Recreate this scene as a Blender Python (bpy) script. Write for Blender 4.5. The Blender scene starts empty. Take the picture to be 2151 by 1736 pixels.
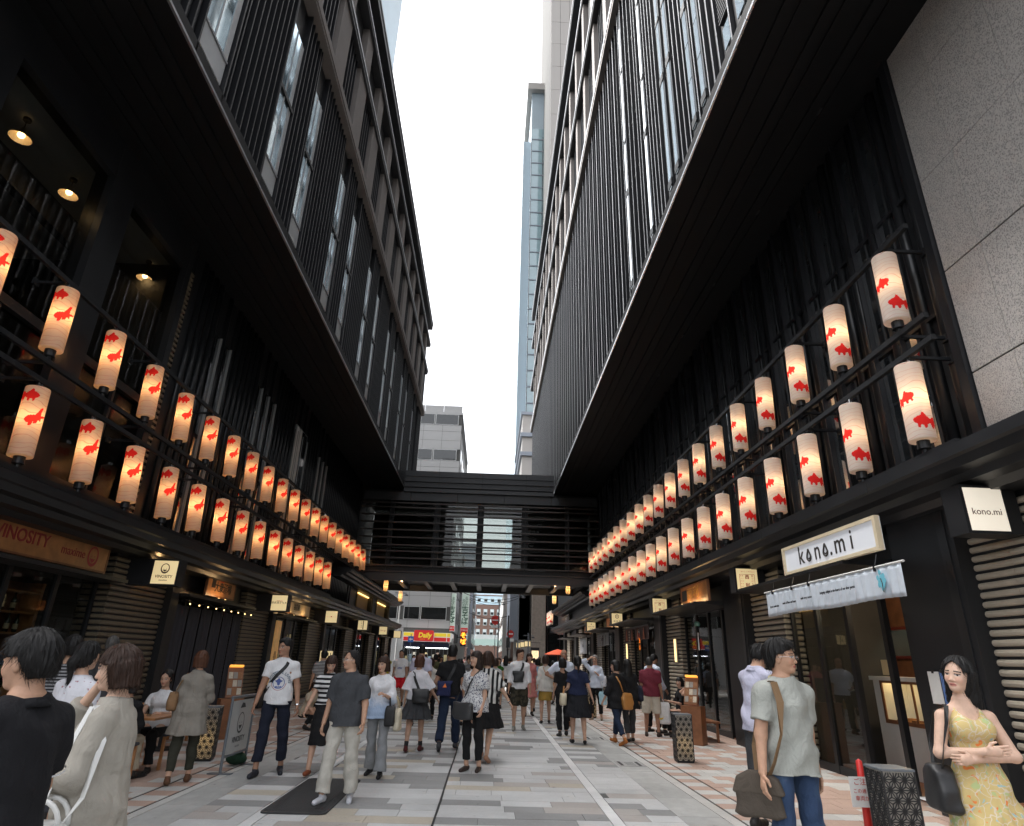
import bpy, math, random
import numpy as np
from mathutils import Vector, Matrix

# ---------------------------------------------------------------- camera, world, sun, exposure
scene = bpy.context.scene
COL = scene.collection
CAM_H = 1.58
PITCH, YAW, ROLL = 0.379, 0.0268, 0.0296

def cam_basis():
    cy, sy, cp, sp = math.cos(YAW), math.sin(YAW), math.cos(PITCH), math.sin(PITCH)
    f = Vector((sy * cp, cy * cp, sp)); r = Vector((cy, -sy, 0)); u = r.cross(f)
    return (math.cos(ROLL) * r + math.sin(ROLL) * u, -math.sin(ROLL) * r + math.cos(ROLL) * u, f)
_r, _u, _f = cam_basis()
cam_data = bpy.data.cameras.new('camera')
cam_data.sensor_fit = 'HORIZONTAL'; cam_data.sensor_width = 36.0
cam_data.lens = 1297.2 / 2151 * 36.0
cam_data.clip_start = 0.05; cam_data.clip_end = 2000
cam = bpy.data.objects.new('camera', cam_data); COL.objects.link(cam)
M = Matrix.Identity(4)
for i in range(3):
    M[i][0], M[i][1], M[i][2] = _r[i], _u[i], -_f[i]
M[2][3] = CAM_H
cam.matrix_world = M
scene.camera = cam

SUN_EL, SUN_AZ = math.radians(60), math.radians(-70)
world = bpy.data.worlds.new('World'); scene.world = world; world.use_nodes = True
wn = world.node_tree.nodes; wl = world.node_tree.links
sky = wn.new('ShaderNodeTexSky'); sky.sky_type = 'NISHITA'; sky.sun_disc = False
sky.sun_elevation = SUN_EL; sky.sun_rotation = SUN_AZ
sky.air_density = 1.0; sky.dust_density = 6.0; sky.ozone_density = 1.0
hs = wn.new('ShaderNodeHueSaturation'); hs.inputs['Saturation'].default_value = 0.22
bg = wn['Background']; bg.inputs['Strength'].default_value = 0.15
wl.new(sky.outputs['Color'], hs.inputs['Color']); wl.new(hs.outputs['Color'], bg.inputs['Color'])

sun_data = bpy.data.lights.new('sun', 'SUN'); sun_data.energy = 1.0; sun_data.angle = math.radians(30)
sun_data.color = (1.0, 0.97, 0.93)
sun = bpy.data.objects.new('sun', sun_data); COL.objects.link(sun)
sun_dir = Vector((math.sin(SUN_AZ) * math.cos(SUN_EL), math.cos(SUN_AZ) * math.cos(SUN_EL), math.sin(SUN_EL)))
sun.rotation_euler = sun_dir.to_track_quat('Z', 'Y').to_euler()

vs = scene.view_settings
vs.view_transform = 'Standard'; vs.look = 'None'; vs.gamma = 1.0; vs.use_curve_mapping = False
vs.exposure = 1.92
scene.cycles.use_denoising = True
scene.cycles.max_bounces = 6; scene.cycles.diffuse_bounces = 3; scene.cycles.glossy_bounces = 3
scene.cycles.transmission_bounces = 4; scene.cycles.transparent_max_bounces = 8
scene.cycles.sample_clamp_indirect = 6.0
scene.cycles.caustics_reflective = False; scene.cycles.caustics_refractive = False

# ---------------------------------------------------------------- helpers
rng = random.Random(7)

def ray(x, y):
    return (x - 1075.5) * _r + (868 - y) * _u + 1297.2 * _f
def bp(x, y, X=None, Y=None, Z=None):
    """A photograph pixel (2151 px wide) as a point on the plane X=, Y= or Z= it lies on."""
    d = ray(x, y)
    t = X / d.x if X is not None else (Y / d.y if Y is not None else (Z - CAM_H) / d.z)
    p = d * t
    return Vector((p.x, p.y, p.z + CAM_H))

def link(o, parent=None):
    COL.objects.link(o)
    if parent is not None:
        o.parent = parent
    return o
def tag(o, label=None, cat=None, group=None, kind=None):
    if label: o['label'] = label
    if cat: o['category'] = cat
    if group: o['group'] = group
    if kind: o['kind'] = kind
    return o
def thing(name, label, cat, loc=(0, 0, 0), rz=0.0, group=None):
    o = bpy.data.objects.new(name, None); o.empty_display_size = 0.1
    link(o); o.location = loc; o.rotation_euler = (0, 0, rz)
    return tag(o, label, cat, group)
def struct(name, loc=(0, 0, 0)):
    o = bpy.data.objects.new(name, None); link(o); o.location = loc
    o['kind'] = 'structure'
    return o

class MB:
    """collects shapes, builds one mesh"""
    def __init__(s):
        s.v = []; s.f = []
    def add(s, vs, fs):
        n = len(s.v); s.v += [tuple(v) for v in vs]; s.f += [tuple(i + n for i in f) for f in fs]
        return s
    def box(s, x0, x1, y0, y1, z0, z1):
        x0, x1 = min(x0, x1), max(x0, x1); y0, y1 = min(y0, y1), max(y0, y1); z0, z1 = min(z0, z1), max(z0, z1)
        return s.add([(x0, y0, z0), (x1, y0, z0), (x1, y1, z0), (x0, y1, z0), (x0, y0, z1), (x1, y0, z1), (x1, y1, z1), (x0, y1, z1)],
                     [(0, 3, 2, 1), (4, 5, 6, 7), (0, 1, 5, 4), (1, 2, 6, 5), (2, 3, 7, 6), (3, 0, 4, 7)])
    def bevbox(s, x0, x1, y0, y1, z0, z1, b):
        """box with chamfered top edges and vertical edges"""
        x0, x1 = min(x0, x1), max(x0, x1); y0, y1 = min(y0, y1), max(y0, y1)
        def ring(i, z):
            return [(x0 + i, y0 + i, z), (x1 - i, y0 + i, z), (x1 - i, y1 - i, z), (x0 + i, y1 - i, z)]
        vs = ring(0, z0) + ring(0, z1 - b) + ring(b, z1)
        fs = [(0, 3, 2, 1), (8, 9, 10, 11)]
        for k in (0, 4):
            fs += [(k + i, k + (i + 1) % 4, k + 4 + (i + 1) % 4, k + 4 + i) for i in range(4)]
        return s.add(vs, fs)
    def loft(s, rings, cap=True, closed=True):
        n = len(rings[0]); vs = [p for r in rings for p in r]; fs = []
        for k in range(len(rings) - 1):
            for i in range(n if closed else n - 1):
                j = (i + 1) % n
                fs.append((k * n + i, k * n + j, (k + 1) * n + j, (k + 1) * n + i))
        if cap and closed:
            fs.append(tuple(range(n - 1, -1, -1))); m = (len(rings) - 1) * n
            fs.append(tuple(m + i for i in range(n)))
        return s.add(vs, fs)
    def cyl(s, p, r, h, n=12, r2=None):
        x, y, z = p; r2 = r if r2 is None else r2
        c = [(math.cos(2 * math.pi * i / n), math.sin(2 * math.pi * i / n)) for i in range(n)]
        return s.loft([[(x + r * a, y + r * b, z) for a, b in c], [(x + r2 * a, y + r2 * b, z + h) for a, b in c]])
    def lathe(s, p, prof, n=16, cap=True):
        x, y, z = p
        c = [(math.cos(2 * math.pi * i / n), math.sin(2 * math.pi * i / n)) for i in range(n)]
        return s.loft([[(x + r * a, y + r * b, z + h) for a, b in c] for r, h in prof], cap)
    def tube(s, pts, r, n=8, cap=True):
        pts = [Vector(p) for p in pts]; rings = []
        for i, p in enumerate(pts):
            t = (pts[min(i + 1, len(pts) - 1)] - pts[max(i - 1, 0)]).normalized()
            a = t.orthogonal().normalized()
            if i and rings:
                a = (pa - t * pa.dot(t)); a = a.normalized() if a.length > 1e-6 else t.orthogonal().normalized()
            pa = a; b = t.cross(a)
            rr = r[i] if isinstance(r, (list, tuple)) else r
            rings.append([tuple(p + (a * math.cos(2 * math.pi * k / n) + b * math.sin(2 * math.pi * k / n)) * rr) for k in range(n)])
        return s.loft(rings, cap)
    def ext_y(s, prof, y0, y1):
        """profile of (x,z) extruded along y"""
        return s.loft([[(x, y0, z) for x, z in prof], [(x, y1, z) for x, z in prof]])
    def ext_x(s, prof, x0, x1):
        return s.loft([[(x0, y, z) for y, z in prof], [(x1, y, z) for y, z in prof]])
    def ext_z(s, prof, z0, z1):
        return s.loft([[(x, y, z0) for x, y in prof], [(x, y, z1) for x, y in prof]])
    def sphere(s, c, r, n=10, m=7):
        x, y, z = c; rx, ry, rz = (r, r, r) if not isinstance(r, (tuple, list)) else r
        rings = []
        for k in range(m + 1):
            t = -math.pi / 2 + math.pi * k / m; q = max(math.cos(t), 0.02)
            rings.append([(x + rx * q * math.cos(2 * math.pi * i / n), y + ry * q * math.sin(2 * math.pi * i / n), z + rz * math.sin(t)) for i in range(n)])
        return s.loft(rings)
    def mesh(s, name, smooth=False, fix=True):
        me = bpy.data.meshes.new(name); me.from_pydata(s.v, [], s.f)
        if fix:
            import bmesh
            b = bmesh.new(); b.from_mesh(me); bmesh.ops.recalc_face_normals(b, faces=b.faces); b.to_mesh(me); b.free()
        if smooth:
            me.polygons.foreach_set('use_smooth', [True] * len(me.polygons))
        return me
    def build(s, name, mat, parent=None, smooth=False, loc=None):
        me = s.mesh(name, smooth)
        if mat: me.materials.append(mat)
        o = bpy.data.objects.new(name, me); link(o, parent)
        if loc: o.location = loc
        return o
def inst(me, name, parent, loc=(0, 0, 0), rot=None, scale=None):
    o = bpy.data.objects.new(name, me); link(o, parent); o.location = loc
    if rot: o.rotation_euler = rot
    if scale: o.scale = scale
    return o
def box(name, mat, parent, x0, x1, y0, y1, z0, z1):
    return MB().box(x0, x1, y0, y1, z0, z1).build(name, mat, parent)
_unit = {}
def ubox(name, mat, parent, x0, x1, y0, y1, z0, z1):
    """box piece that shares one unit mesh per material"""
    k = mat.name
    if k not in _unit:
        me = MB().box(-.5, .5, -.5, .5, -.5, .5).mesh('unit_' + k); me.materials.append(mat); _unit[k] = me
    return inst(_unit[k], name, parent, ((x0 + x1) / 2, (y0 + y1) / 2, (z0 + z1) / 2), None, (abs(x1 - x0), abs(y1 - y0), abs(z1 - z0)))

def copy_tree(o, parent=None):
    c = o.copy(); COL.objects.link(c); c.parent = parent
    for ch in list(o.children):
        copy_tree(ch, c)
    return c

# ---------------------------------------------------------------- materials
def mk(name, col, rough=0.6, metal=0.0, var=0.12, scale=6.0, bump=0.0, bscale=60.0, spec=0.5, coat=0.0, rvar=0.08):
    m = bpy.data.materials.new(name); m.use_nodes = True
    nt = m.node_tree; N = nt.nodes; L = nt.links; b = N['Principled BSDF']
    tc = N.new('ShaderNodeTexCoord'); no = N.new('ShaderNodeTexNoise')
    no.inputs['Scale'].default_value = scale; no.inputs['Detail'].default_value = 5; no.inputs['Roughness'].default_value = 0.6
    L.new(tc.outputs['Object'], no.inputs['Vector'])
    mr = N.new('ShaderNodeMapRange'); mr.inputs['From Min'].default_value = 0.25; mr.inputs['From Max'].default_value = 0.75
    mr.inputs['To Min'].default_value = 1 - var; mr.inputs['To Max'].default_value = 1 + var
    L.new(no.outputs['Fac'], mr.inputs['Value'])
    mx = N.new('ShaderNodeVectorMath'); mx.operation = 'SCALE'; mx.inputs[0].default_value = col[:3]
    L.new(mr.outputs['Result'], mx.inputs['Scale']); L.new(mx.outputs['Vector'], b.inputs['Base Color'])
    m2 = N.new('ShaderNodeMapRange'); m2.inputs['To Min'].default_value = max(0.02, rough - rvar); m2.inputs['To Max'].default_value = min(1, rough + rvar)
    L.new(no.outputs['Fac'], m2.inputs['Value']); L.new(m2.outputs['Result'], b.inputs['Roughness'])
    b.inputs['Metallic'].default_value = metal; b.inputs['Specular IOR Level'].default_value = spec
    b.inputs['Coat Weight'].default_value = coat
    if bump:
        n2 = N.new('ShaderNodeTexNoise'); n2.inputs['Scale'].default_value = bscale; n2.inputs['Detail'].default_value = 3
        L.new(tc.outputs['Object'], n2.inputs['Vector'])
        bu = N.new('ShaderNodeBump'); bu.inputs['Strength'].default_value = bump; bu.inputs['Distance'].default_value = 0.01
        L.new(n2.outputs['Fac'], bu.inputs['Height']); L.new(bu.outputs['Normal'], b.inputs['Normal'])
    m['b'] = 1
    return m
def nodes(m):
    return m.node_tree.nodes, m.node_tree.links, m.node_tree.nodes['Principled BSDF']
def emit(name, col, strength, var=0.0, scale=5.0):
    m = mk(name, col, 0.5, var=max(var, 0.02), scale=scale)
    N, L, b = nodes(m)
    b.inputs['Emission Strength'].default_value = strength
    b.inputs['Emission Color'].default_value = (*col, 1)
    return m
def speckle(name, base, c1, c2, scale=120.0, rough=0.5, bump=0.05):
    """granite-like: three grains"""
    m = mk(name, base, rough, var=0.06, scale=1.5, bump=bump, bscale=scale)
    N, L, b = nodes(m)
    tc = N.new('ShaderNodeTexCoord'); vo = N.new('ShaderNodeTexVoronoi'); vo.inputs['Scale'].default_value = scale
    L.new(tc.outputs['Object'], vo.inputs['Vector'])
    cr = N.new('ShaderNodeValToRGB'); cr.color_ramp.interpolation = 'CONSTANT'
    e = cr.color_ramp.elements; e[0].color = (*c1, 1); e[0].position = 0
    e[1].color = (*base, 1); e[1].position = 0.25
    x = e.new(0.7); x.color = (*c2, 1)
    sp = N.new('ShaderNodeSeparateColor'); L.new(vo.outputs['Color'], sp.inputs['Color']); L.new(sp.outputs[0], cr.inputs['Fac'])
    src = b.inputs['Base Color'].links[0].from_socket
    mx = N.new('ShaderNodeMix'); mx.data_type = 'RGBA'; mx.inputs['Factor'].default_value = 0.8
    L.new(src, mx.inputs[6]); L.new(cr.outputs['Color'], mx.inputs[7]); L.new(mx.outputs[2], b.inputs['Base Color'])
    return m
def glass(name, tint, refl=1.0, rough=0.02):
    m = bpy.data.materials.new(name); m.use_nodes = True
    N = m.node_tree.nodes; L = m.node_tree.links; N.clear()
    out = N.new('ShaderNodeOutputMaterial'); mi = N.new('ShaderNodeMixShader'); tr = N.new('ShaderNodeBsdfTransparent')
    gl = N.new('ShaderNodeBsdfGlossy'); fr = N.new('ShaderNodeFresnel'); mu = N.new('ShaderNodeMath'); mu.operation = 'MULTIPLY'
    mu.use_clamp = True; mu.inputs[1].default_value = refl; fr.inputs['IOR'].default_value = 1.6
    tc = N.new('ShaderNodeTexCoord'); no = N.new('ShaderNodeTexNoise'); no.inputs['Scale'].default_value = 0.7
    bu = N.new('ShaderNodeBump'); bu.inputs['Strength'].default_value = 0.05
    L.new(tc.outputs['Object'], no.inputs['Vector']); L.new(no.outputs['Fac'], bu.inputs['Height']); L.new(bu.outputs['Normal'], gl.inputs['Normal'])
    tr.inputs['Color'].default_value = (*tint, 1); gl.inputs['Roughness'].default_value = rough
    ge = N.new('ShaderNodeNewGeometry'); iv = N.new('ShaderNodeMath'); iv.operation = 'SUBTRACT'; iv.inputs[0].default_value = 1.0; L.new(ge.outputs['Backfacing'], iv.inputs[1])
    m3 = N.new('ShaderNodeMath'); m3.operation = 'MULTIPLY'; L.new(mu.outputs[0], m3.inputs[0]); L.new(iv.outputs[0], m3.inputs[1])
    L.new(fr.outputs['Fac'], mu.inputs[0]); L.new(m3.outputs[0], mi.inputs['Fac'])
    L.new(tr.outputs[0], mi.inputs[1]); L.new(gl.outputs[0], mi.inputs[2]); L.new(mi.outputs[0], out.inputs['Surface'])
    return m
def mirror_glass(name, col, ior=1.9, wob=0.025):
    m = mk(name, col, 0.04, var=0.1, scale=1.2, rvar=0.02, spec=0.9)
    N, L, b = nodes(m); b.inputs['IOR'].default_value = ior
    tc = N.new('ShaderNodeTexCoord'); no = N.new('ShaderNodeTexNoise'); no.inputs['Scale'].default_value = 0.8
    bu = N.new('ShaderNodeBump'); bu.inputs['Strength'].default_value = wob; bu.inputs['Distance'].default_value = 0.05
    L.new(tc.outputs['Object'], no.inputs['Vector']); L.new(no.outputs['Fac'], bu.inputs['Height']); L.new(bu.outputs['Normal'], b.inputs['Normal'])
    return m

MT = {}
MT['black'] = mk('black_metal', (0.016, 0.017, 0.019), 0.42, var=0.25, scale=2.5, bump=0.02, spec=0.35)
MT['flute'] = mk('fluted_metal', (0.018, 0.019, 0.021), 0.30, var=0.2, scale=1.5, spec=0.4)
MT['fin'] = mk('fin_metal', (0.018, 0.019, 0.022), 0.38, var=0.2, scale=1.5, spec=0.4)
MT['panel'] = mk('grey_panel', (0.05, 0.052, 0.056), 0.4, var=0.15, scale=1.2)
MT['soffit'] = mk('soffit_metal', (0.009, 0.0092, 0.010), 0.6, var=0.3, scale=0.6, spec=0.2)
MT['trim'] = mk('bright_trim', (0.62, 0.63, 0.65), 0.25, metal=0.9, var=0.08)
MT['granite'] = speckle('grey_granite', (0.44, 0.42, 0.40), (0.22, 0.21, 0.205), (0.54, 0.505, 0.47), 90)
MT['stone'] = mk('warm_stone', (0.25, 0.225, 0.21), 0.7, var=0.12, scale=1.5, bump=0.05)
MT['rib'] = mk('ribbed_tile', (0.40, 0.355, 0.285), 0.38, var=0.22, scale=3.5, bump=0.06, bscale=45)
MT['glass'] = glass('shop_glass', (0.72, 0.74, 0.73), 1.0)
MT['wglass'] = mirror_glass('window_glass', (0.02, 0.024, 0.028), 2.3)
MT['wglassL'] = mirror_glass('window_glass_blue', (0.58, 0.76, 0.86), 1.6)
MT['slit'] = mirror_glass('slit_glass', (0.72, 0.78, 0.82), 1.6)
for k in ('wglassL', 'slit'): nodes(MT[k])[2].inputs['Metallic'].default_value = 0.75
MT['edge'] = mk('pale_edge', (0.30, 0.31, 0.33), 0.4, var=0.1)
MT['sill'] = mk('pale_spandrel', (0.52, 0.54, 0.55), 0.5, var=0.05)
MT['frame'] = mk('steel_frame', (0.30, 0.31, 0.31), 0.35, var=0.1)
MT['wood'] = mk('brown_wood', (0.22, 0.09, 0.04), 0.45, var=0.35, scale=5)
MT['orange_wood'] = mk('varnished_wood', (0.42, 0.19, 0.07), 0.4, var=0.3, scale=5)
MT['white'] = mk('white_paint', (0.72, 0.72, 0.70), 0.5, var=0.05)
MT['concrete'] = mk('concrete', (0.40, 0.40, 0.385), 0.85, var=0.14, scale=3.0, bump=0.15, bscale=90)
MT['louvre'] = mk('brown_louvre', (0.055, 0.042, 0.036), 0.4, var=0.2)
MT['rubber'] = mk('rubber_mat', (0.028, 0.028, 0.029), 0.8, var=0.15, scale=8, bump=0.3, bscale=120)
MT['ribL'] = mk('shaded_ribbed_tile', (0.19, 0.155, 0.105), 0.42, var=0.25, scale=3.5, bump=0.06, bscale=45)  # same tile as rib, darkened in colour for the dimmer side of the street
# ---------------------------------------------------------------- ground, street and pavements
MT['pv0'] = speckle('pale_granite_paver', (0.53, 0.535, 0.53), (0.44, 0.445, 0.445), (0.58, 0.58, 0.57), 160, 0.75)
MT['pv1'] = speckle('grey_granite_paver', (0.27, 0.272, 0.266), (0.21, 0.21, 0.21), (0.32, 0.32, 0.315), 160, 0.75)
MT['pv2'] = speckle('cream_granite_paver', (0.47, 0.42, 0.34), (0.38, 0.34, 0.28), (0.52, 0.48, 0.40), 160, 0.75)
MT['pv3'] = speckle('pinkish_granite_paver', (0.40, 0.37, 0.345), (0.32, 0.30, 0.28), (0.45, 0.42, 0.39), 160, 0.75)
MT['pv4'] = speckle('white_stone_block', (0.68, 0.68, 0.67), (0.60, 0.60, 0.60), (0.72, 0.72, 0.71), 150, 0.7)
MT['tc0'] = speckle('terracotta_paver', (0.43, 0.305, 0.245), (0.37, 0.255, 0.20), (0.48, 0.35, 0.29), 130, 0.8)
MT['tc1'] = speckle('pale_paver', (0.50, 0.49, 0.465), (0.42, 0.41, 0.39), (0.55, 0.54, 0.51), 130, 0.8)
MT['joint'] = mk('dark_joint', (0.10, 0.10, 0.095), 0.9, var=0.2)
MT['slot'] = mk('drain_slot', (0.012, 0.012, 0.012), 0.7, var=0.2)
MT['iron'] = mk('dark_iron', (0.03, 0.03, 0.032), 0.5, var=0.2)
MT['asphalt'] = mk('asphalt', (0.055, 0.055, 0.055), 0.9, var=0.2, scale=2, bump=0.2)
def weather(m, scale=0.7, amt=0.22, spots=True):
    """broad stains and small dark marks, in world space so that they cross the joints"""
    N, L, b = nodes(m)
    src = b.inputs['Base Color'].links[0].from_socket
    ge = N.new('ShaderNodeNewGeometry')
    n1 = N.new('ShaderNodeTexNoise'); n1.inputs['Scale'].default_value = scale; n1.inputs['Detail'].default_value = 6; n1.inputs['Roughness'].default_value = 0.65
    L.new(ge.outputs['Position'], n1.inputs['Vector'])
    r1 = N.new('ShaderNodeMapRange'); r1.inputs['From Min'].default_value = 0.3; r1.inputs['From Max'].default_value = 0.7
    r1.inputs['To Min'].default_value = 1 - amt; r1.inputs['To Max'].default_value = 1 + amt * 0.5
    L.new(n1.outputs['Fac'], r1.inputs['Value'])
    n2 = N.new('ShaderNodeTexNoise'); n2.inputs['Scale'].default_value = 9.0; n2.inputs['Detail'].default_value = 4
    L.new(ge.outputs['Position'], n2.inputs['Vector'])
    r2 = N.new('ShaderNodeMapRange'); r2.inputs['From Min'].default_value = 0.66; r2.inputs['From Max'].default_value = 0.74
    r2.inputs['To Min'].default_value = 1.0; r2.inputs['To Max'].default_value = 0.72
    L.new(n2.outputs['Fac'], r2.inputs['Value'])
    rn = N.new('ShaderNodeObjectInfo'); r3 = N.new('ShaderNodeMapRange')
    r3.inputs['To Min'].default_value = 0.93; r3.inputs['To Max'].default_value = 1.07
    L.new(rn.outputs['Random'], r3.inputs['Value'])
    m1 = N.new('ShaderNodeMath'); m1.operation = 'MULTIPLY'; L.new(r1.outputs[0], m1.inputs[0]); L.new(r2.outputs[0], m1.inputs[1])
    m2 = N.new('ShaderNodeMath'); m2.operation = 'MULTIPLY'; L.new(m1.outputs[0], m2.inputs[0]); L.new(r3.outputs[0], m2.inputs[1])
    sc = N.new('ShaderNodeVectorMath'); sc.operation = 'SCALE'
    L.new(src, sc.inputs[0]); L.new(m2.outputs[0], sc.inputs['Scale']); L.new(sc.outputs['Vector'], b.inputs['Base Color'])
for k in ('pv0', 'pv1', 'pv2', 'pv3', 'pv4', 'tc0', 'tc1'):
    weather(MT[k])
weather(MT['concrete'], 0.8, 0.2)

g = MB().add([(-700, -60, -0.12), (700, -60, -0.12), (700, 1500, -0.12), (-700, 1500, -0.12)], [(0, 1, 2, 3)]).build('ground', MT['asphalt'])
g['kind'] = 'structure'
sb = box('street_bed', MT['joint'], None, -7.4, 6.2, -8, 46.498, -0.1, -0.008); sb['kind'] = 'structure'
# the cross street and the street that goes on beyond it
rd = box('road', MT['asphalt'], None, -60, 60, 46.5, 53.5, -0.1, -0.004); rd['kind'] = 'structure'
rd2 = box('road', MT['concrete'], None, -9, 9, 53.502, 190, -0.1, -0.006); rd2['kind'] = 'structure'

_pm = {}
def paver_mesh(k):
    if k not in _pm:
        me = MB().bevbox(-.5, .5, -.5, .5, -1, 0, 0.02).mesh('paver_' + k); me.materials.append(MT[k]); _pm[k] = me
    return _pm[k]
def lay(parent, tiles, limit=300, name='paver'):
    """tiles: (x0,x1,y0,y1,key); the nearest ones singly, the rest joined"""
    g = 0.005
    tiles = sorted(tiles, key=lambda t: abs(max(t[2], 6.2) - 6.2) + (3 if t[2] < 5.8 else 0) * 10)
    for x0, x1, y0, y1, k in tiles[:limit]:
        o = inst(paver_mesh(k), name, parent, ((x0 + x1) / 2, (y0 + y1) / 2, rng.uniform(-0.0015, 0.0015)), None, (x1 - x0 - g, y1 - y0 - g, 0.03))
    for k in set(t[4] for t in tiles[limit:]):
        mb = MB()
        for x0, x1, y0, y1, kk in tiles[limit:]:
            if kk == k:
                z = rng.uniform(-0.0015, 0.0015)
                mb.add([(x0 + g / 2, y0 + g / 2, z), (x1 - g / 2, y0 + g / 2, z), (x1 - g / 2, y1 - g / 2, z), (x0 + g / 2, y1 - g / 2, z)], [(0, 1, 2, 3)])
        o = mb.build('pavers', MT[k], parent); o['kind'] = 'stuff'

street = struct('street')
tiles = []
def pick():
    r = rng.random()
    return 'pv0' if r < 0.50 else 'pv1' if r < 0.80 else 'pv2' if r < 0.9 else 'pv3'
y = 2.0; row = 0
while y < 46.3:
    for a, b in ((-3.02, -2.375), (-2.235, -0.495), (-0.475, 1.385), (1.525, 2.20)):
        x = a - rng.uniform(0, 0.6)
        while x < b:
            w = rng.choice((0.45, 0.6, 0.75, 0.9, 1.05, 1.2))
            x0, x1 = max(x, a), min(x + w, b)
            if b - x1 < 0.14: x1 = b
            if x1 - x0 > 0.08: tiles.append((x0, x1, y, y + 0.3, pick()))
            x = x1 if x1 == b else x + w
            if x >= b: break
    y += 0.3
lay(street, tiles)
# white stone lines
for x0, x1 in ((-2.37, -2.24), (1.39, 1.52)):
    t = []; y = 2.0
    while y < 46.3:
        t.append((x0, x1, y, y + 0.36, 'pv4')); y += 0.36
    lay(street, t, 90, 'line_block')
# expansion joint, a little wavy
mb = MB(); pts = []
yy = 2.0
while yy < 46:
    pts.append((-0.485 + 0.006 * math.sin(yy * 1.7) + rng.uniform(-.003, .003), yy)); yy += 0.25
for (a, ya), (b, yb) in zip(pts, pts[1:]):
    mb.add([(a - .011, ya, .003), (a + .011, ya, .003), (b + .011, yb, .003), (b - .011, yb, .003)], [(0, 1, 2, 3)])
mb.build('expansion_joint', MT['slot'], street)

def side(sg, edge, gut0, gut1, slot1, slot2, wall, nm, hi):
    """gutter, kerb strip, two drain slots and the tiled pavement on one side"""
    pv = struct('pavement')
    S = lambda a, b: (min(sg * a, sg * b), max(sg * a, sg * b))
    t = []; y = 2.0
    while y < 46.3:
        t.append((*S(gut0, gut1), y, y + 1.0, 'cg')); y += 1.0
    for x0, x1, ya, yb, k in t:
        ubox('gutter_slab', MT['concrete'], pv, x0 + .003, x1 - .003, ya + .003, yb - .003, -0.03, -0.002 + rng.uniform(-.001, .001))
    y = 2.0
    while y < 46.3:
        x0, x1 = S(gut1, slot1)
        ubox('kerb_stone', MT['tc1'], pv, x0 + .002, x1 - .002, y + .003, min(y + 0.9, 46.4) - .003, -0.03, 0.001); y += 0.9
    for s in (slot1, slot2):
        x0, x1 = S(s, s + 0.03)
        box('drain_slot', MT['slot'], pv, x0, x1, 2.0, 46.3, -0.05, -0.006)
    tl = []; y = 2.0; k = 0
    while y < 46.3:
        x0, x1 = S(slot1 + 0.03, slot2)
        tl.append((x0, x1, y, y + 0.28, 'tc0' if k % 2 else 'tc1')); y += 0.28; k += 1
    y = 2.0; r = 0
    while y < 46.3:
        x = slot2 + 0.03 - (0.15 if r % 2 else 0); c = 0
        while x < wall:
            a, b = max(x, slot2 + 0.03), min(x + 0.30, wall)
            if b - a > 0.05:
                tl.append((*S(a, b), y, y + 0.30, 'tc1' if rng.random() < (0.62 if (c * 3 + r * 7) % 4 == 0 else 0.26) else 'tc0'))
            x += 0.30; c += 1
        y += 0.30; r += 1
    lay(pv, tl)
    return pv
pav_r = side(1, 2.2, 2.2, 2.70, 2.84, 3.17, 6.1, 'r', 6.1)
pav_l = side(-1, 3.02, 3.02, 3.48, 3.59, 3.93, 7.3, 'l', 7.3)

# drain covers in the gutter
for y in (11.45, 15.0, 20.4, 25.6):
    dc = MB().box(2.25, 2.68, y, y + 0.55, 0.0, 0.004).build('drain_cover', MT['concrete'], street)
    for dx, dy in ((0.03, 0.06), (0.33, 0.06)):
        ubox('lifting_slot', MT['slot'], dc, 2.25 + dx, 2.25 + dx + 0.05, y + dy, y + dy + 0.42, 0.0045, 0.0055)
    for q in range(3):
        ubox('grate_line', MT['slot'], dc, 2.25 + 0.14, 2.25 + 0.29, y + 0.12 + q * 0.13, y + 0.145 + q * 0.13, 0.0045, 0.0055)
# rubber mat
mb = MB(); x0, x1, y0, y1, c = -2.33, -1.63, 7.66, 9.66, 0.07
pr = []
for cx, cy, a0 in ((x1 - c, y1 - c, 0), (x0 + c, y1 - c, 90), (x0 + c, y0 + c, 180), (x1 - c, y0 + c, 270)):
    for q in range(4):
        a = math.radians(a0 + 30 * q); pr.append((cx + c * math.cos(a), cy + c * math.sin(a)))
mb.ext_z(pr, 0.0, 0.012)
mat = thing('rubber_mat', 'black rounded rubber mat lying on the paving across the white stone line', 'mat', (0, 0, 0.003))
mb.build('mat_sheet', MT['rubber'], mat)
for q in range(22):
    ubox('mat_rib', MT['rubber'], mat, x0 + 0.03 + q * 0.0295, x0 + 0.042 + q * 0.0295, y0 + 0.09, y1 - 0.09, 0.0122, 0.0145)
# ---------------------------------------------------------------- right building
XR, XL = 5.7, -7.0          # wall planes behind the lanterns
YN = 2.0                    # the buildings start here, beside the photographer
SO = 10.17                  # soffit height
FR, FL = 3.35, -4.9         # outer faces of the overhanging storeys

RB = thing('dark_metal_building', 'black fluted metal building with grey granite wall and pale stone upper piers', 'building')
LB = thing('dark_metal_building', 'black fluted metal building with glazed restaurant storey and pendant lamps inside', 'building')

def flute_mesh(r, h, n=7):
    mb = MB()
    prof = [(-r * math.sin(math.pi * i / (n - 1)), -r * math.cos(math.pi * i / (n - 1))) for i in range(n)]
    mb.loft([[(x, y, 0) for x, y in prof], [(x, y, h) for x, y in prof]], cap=True, closed=True)
    me = mb.mesh('flute', True); me.materials.append(MT['flute'])
    return me

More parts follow.
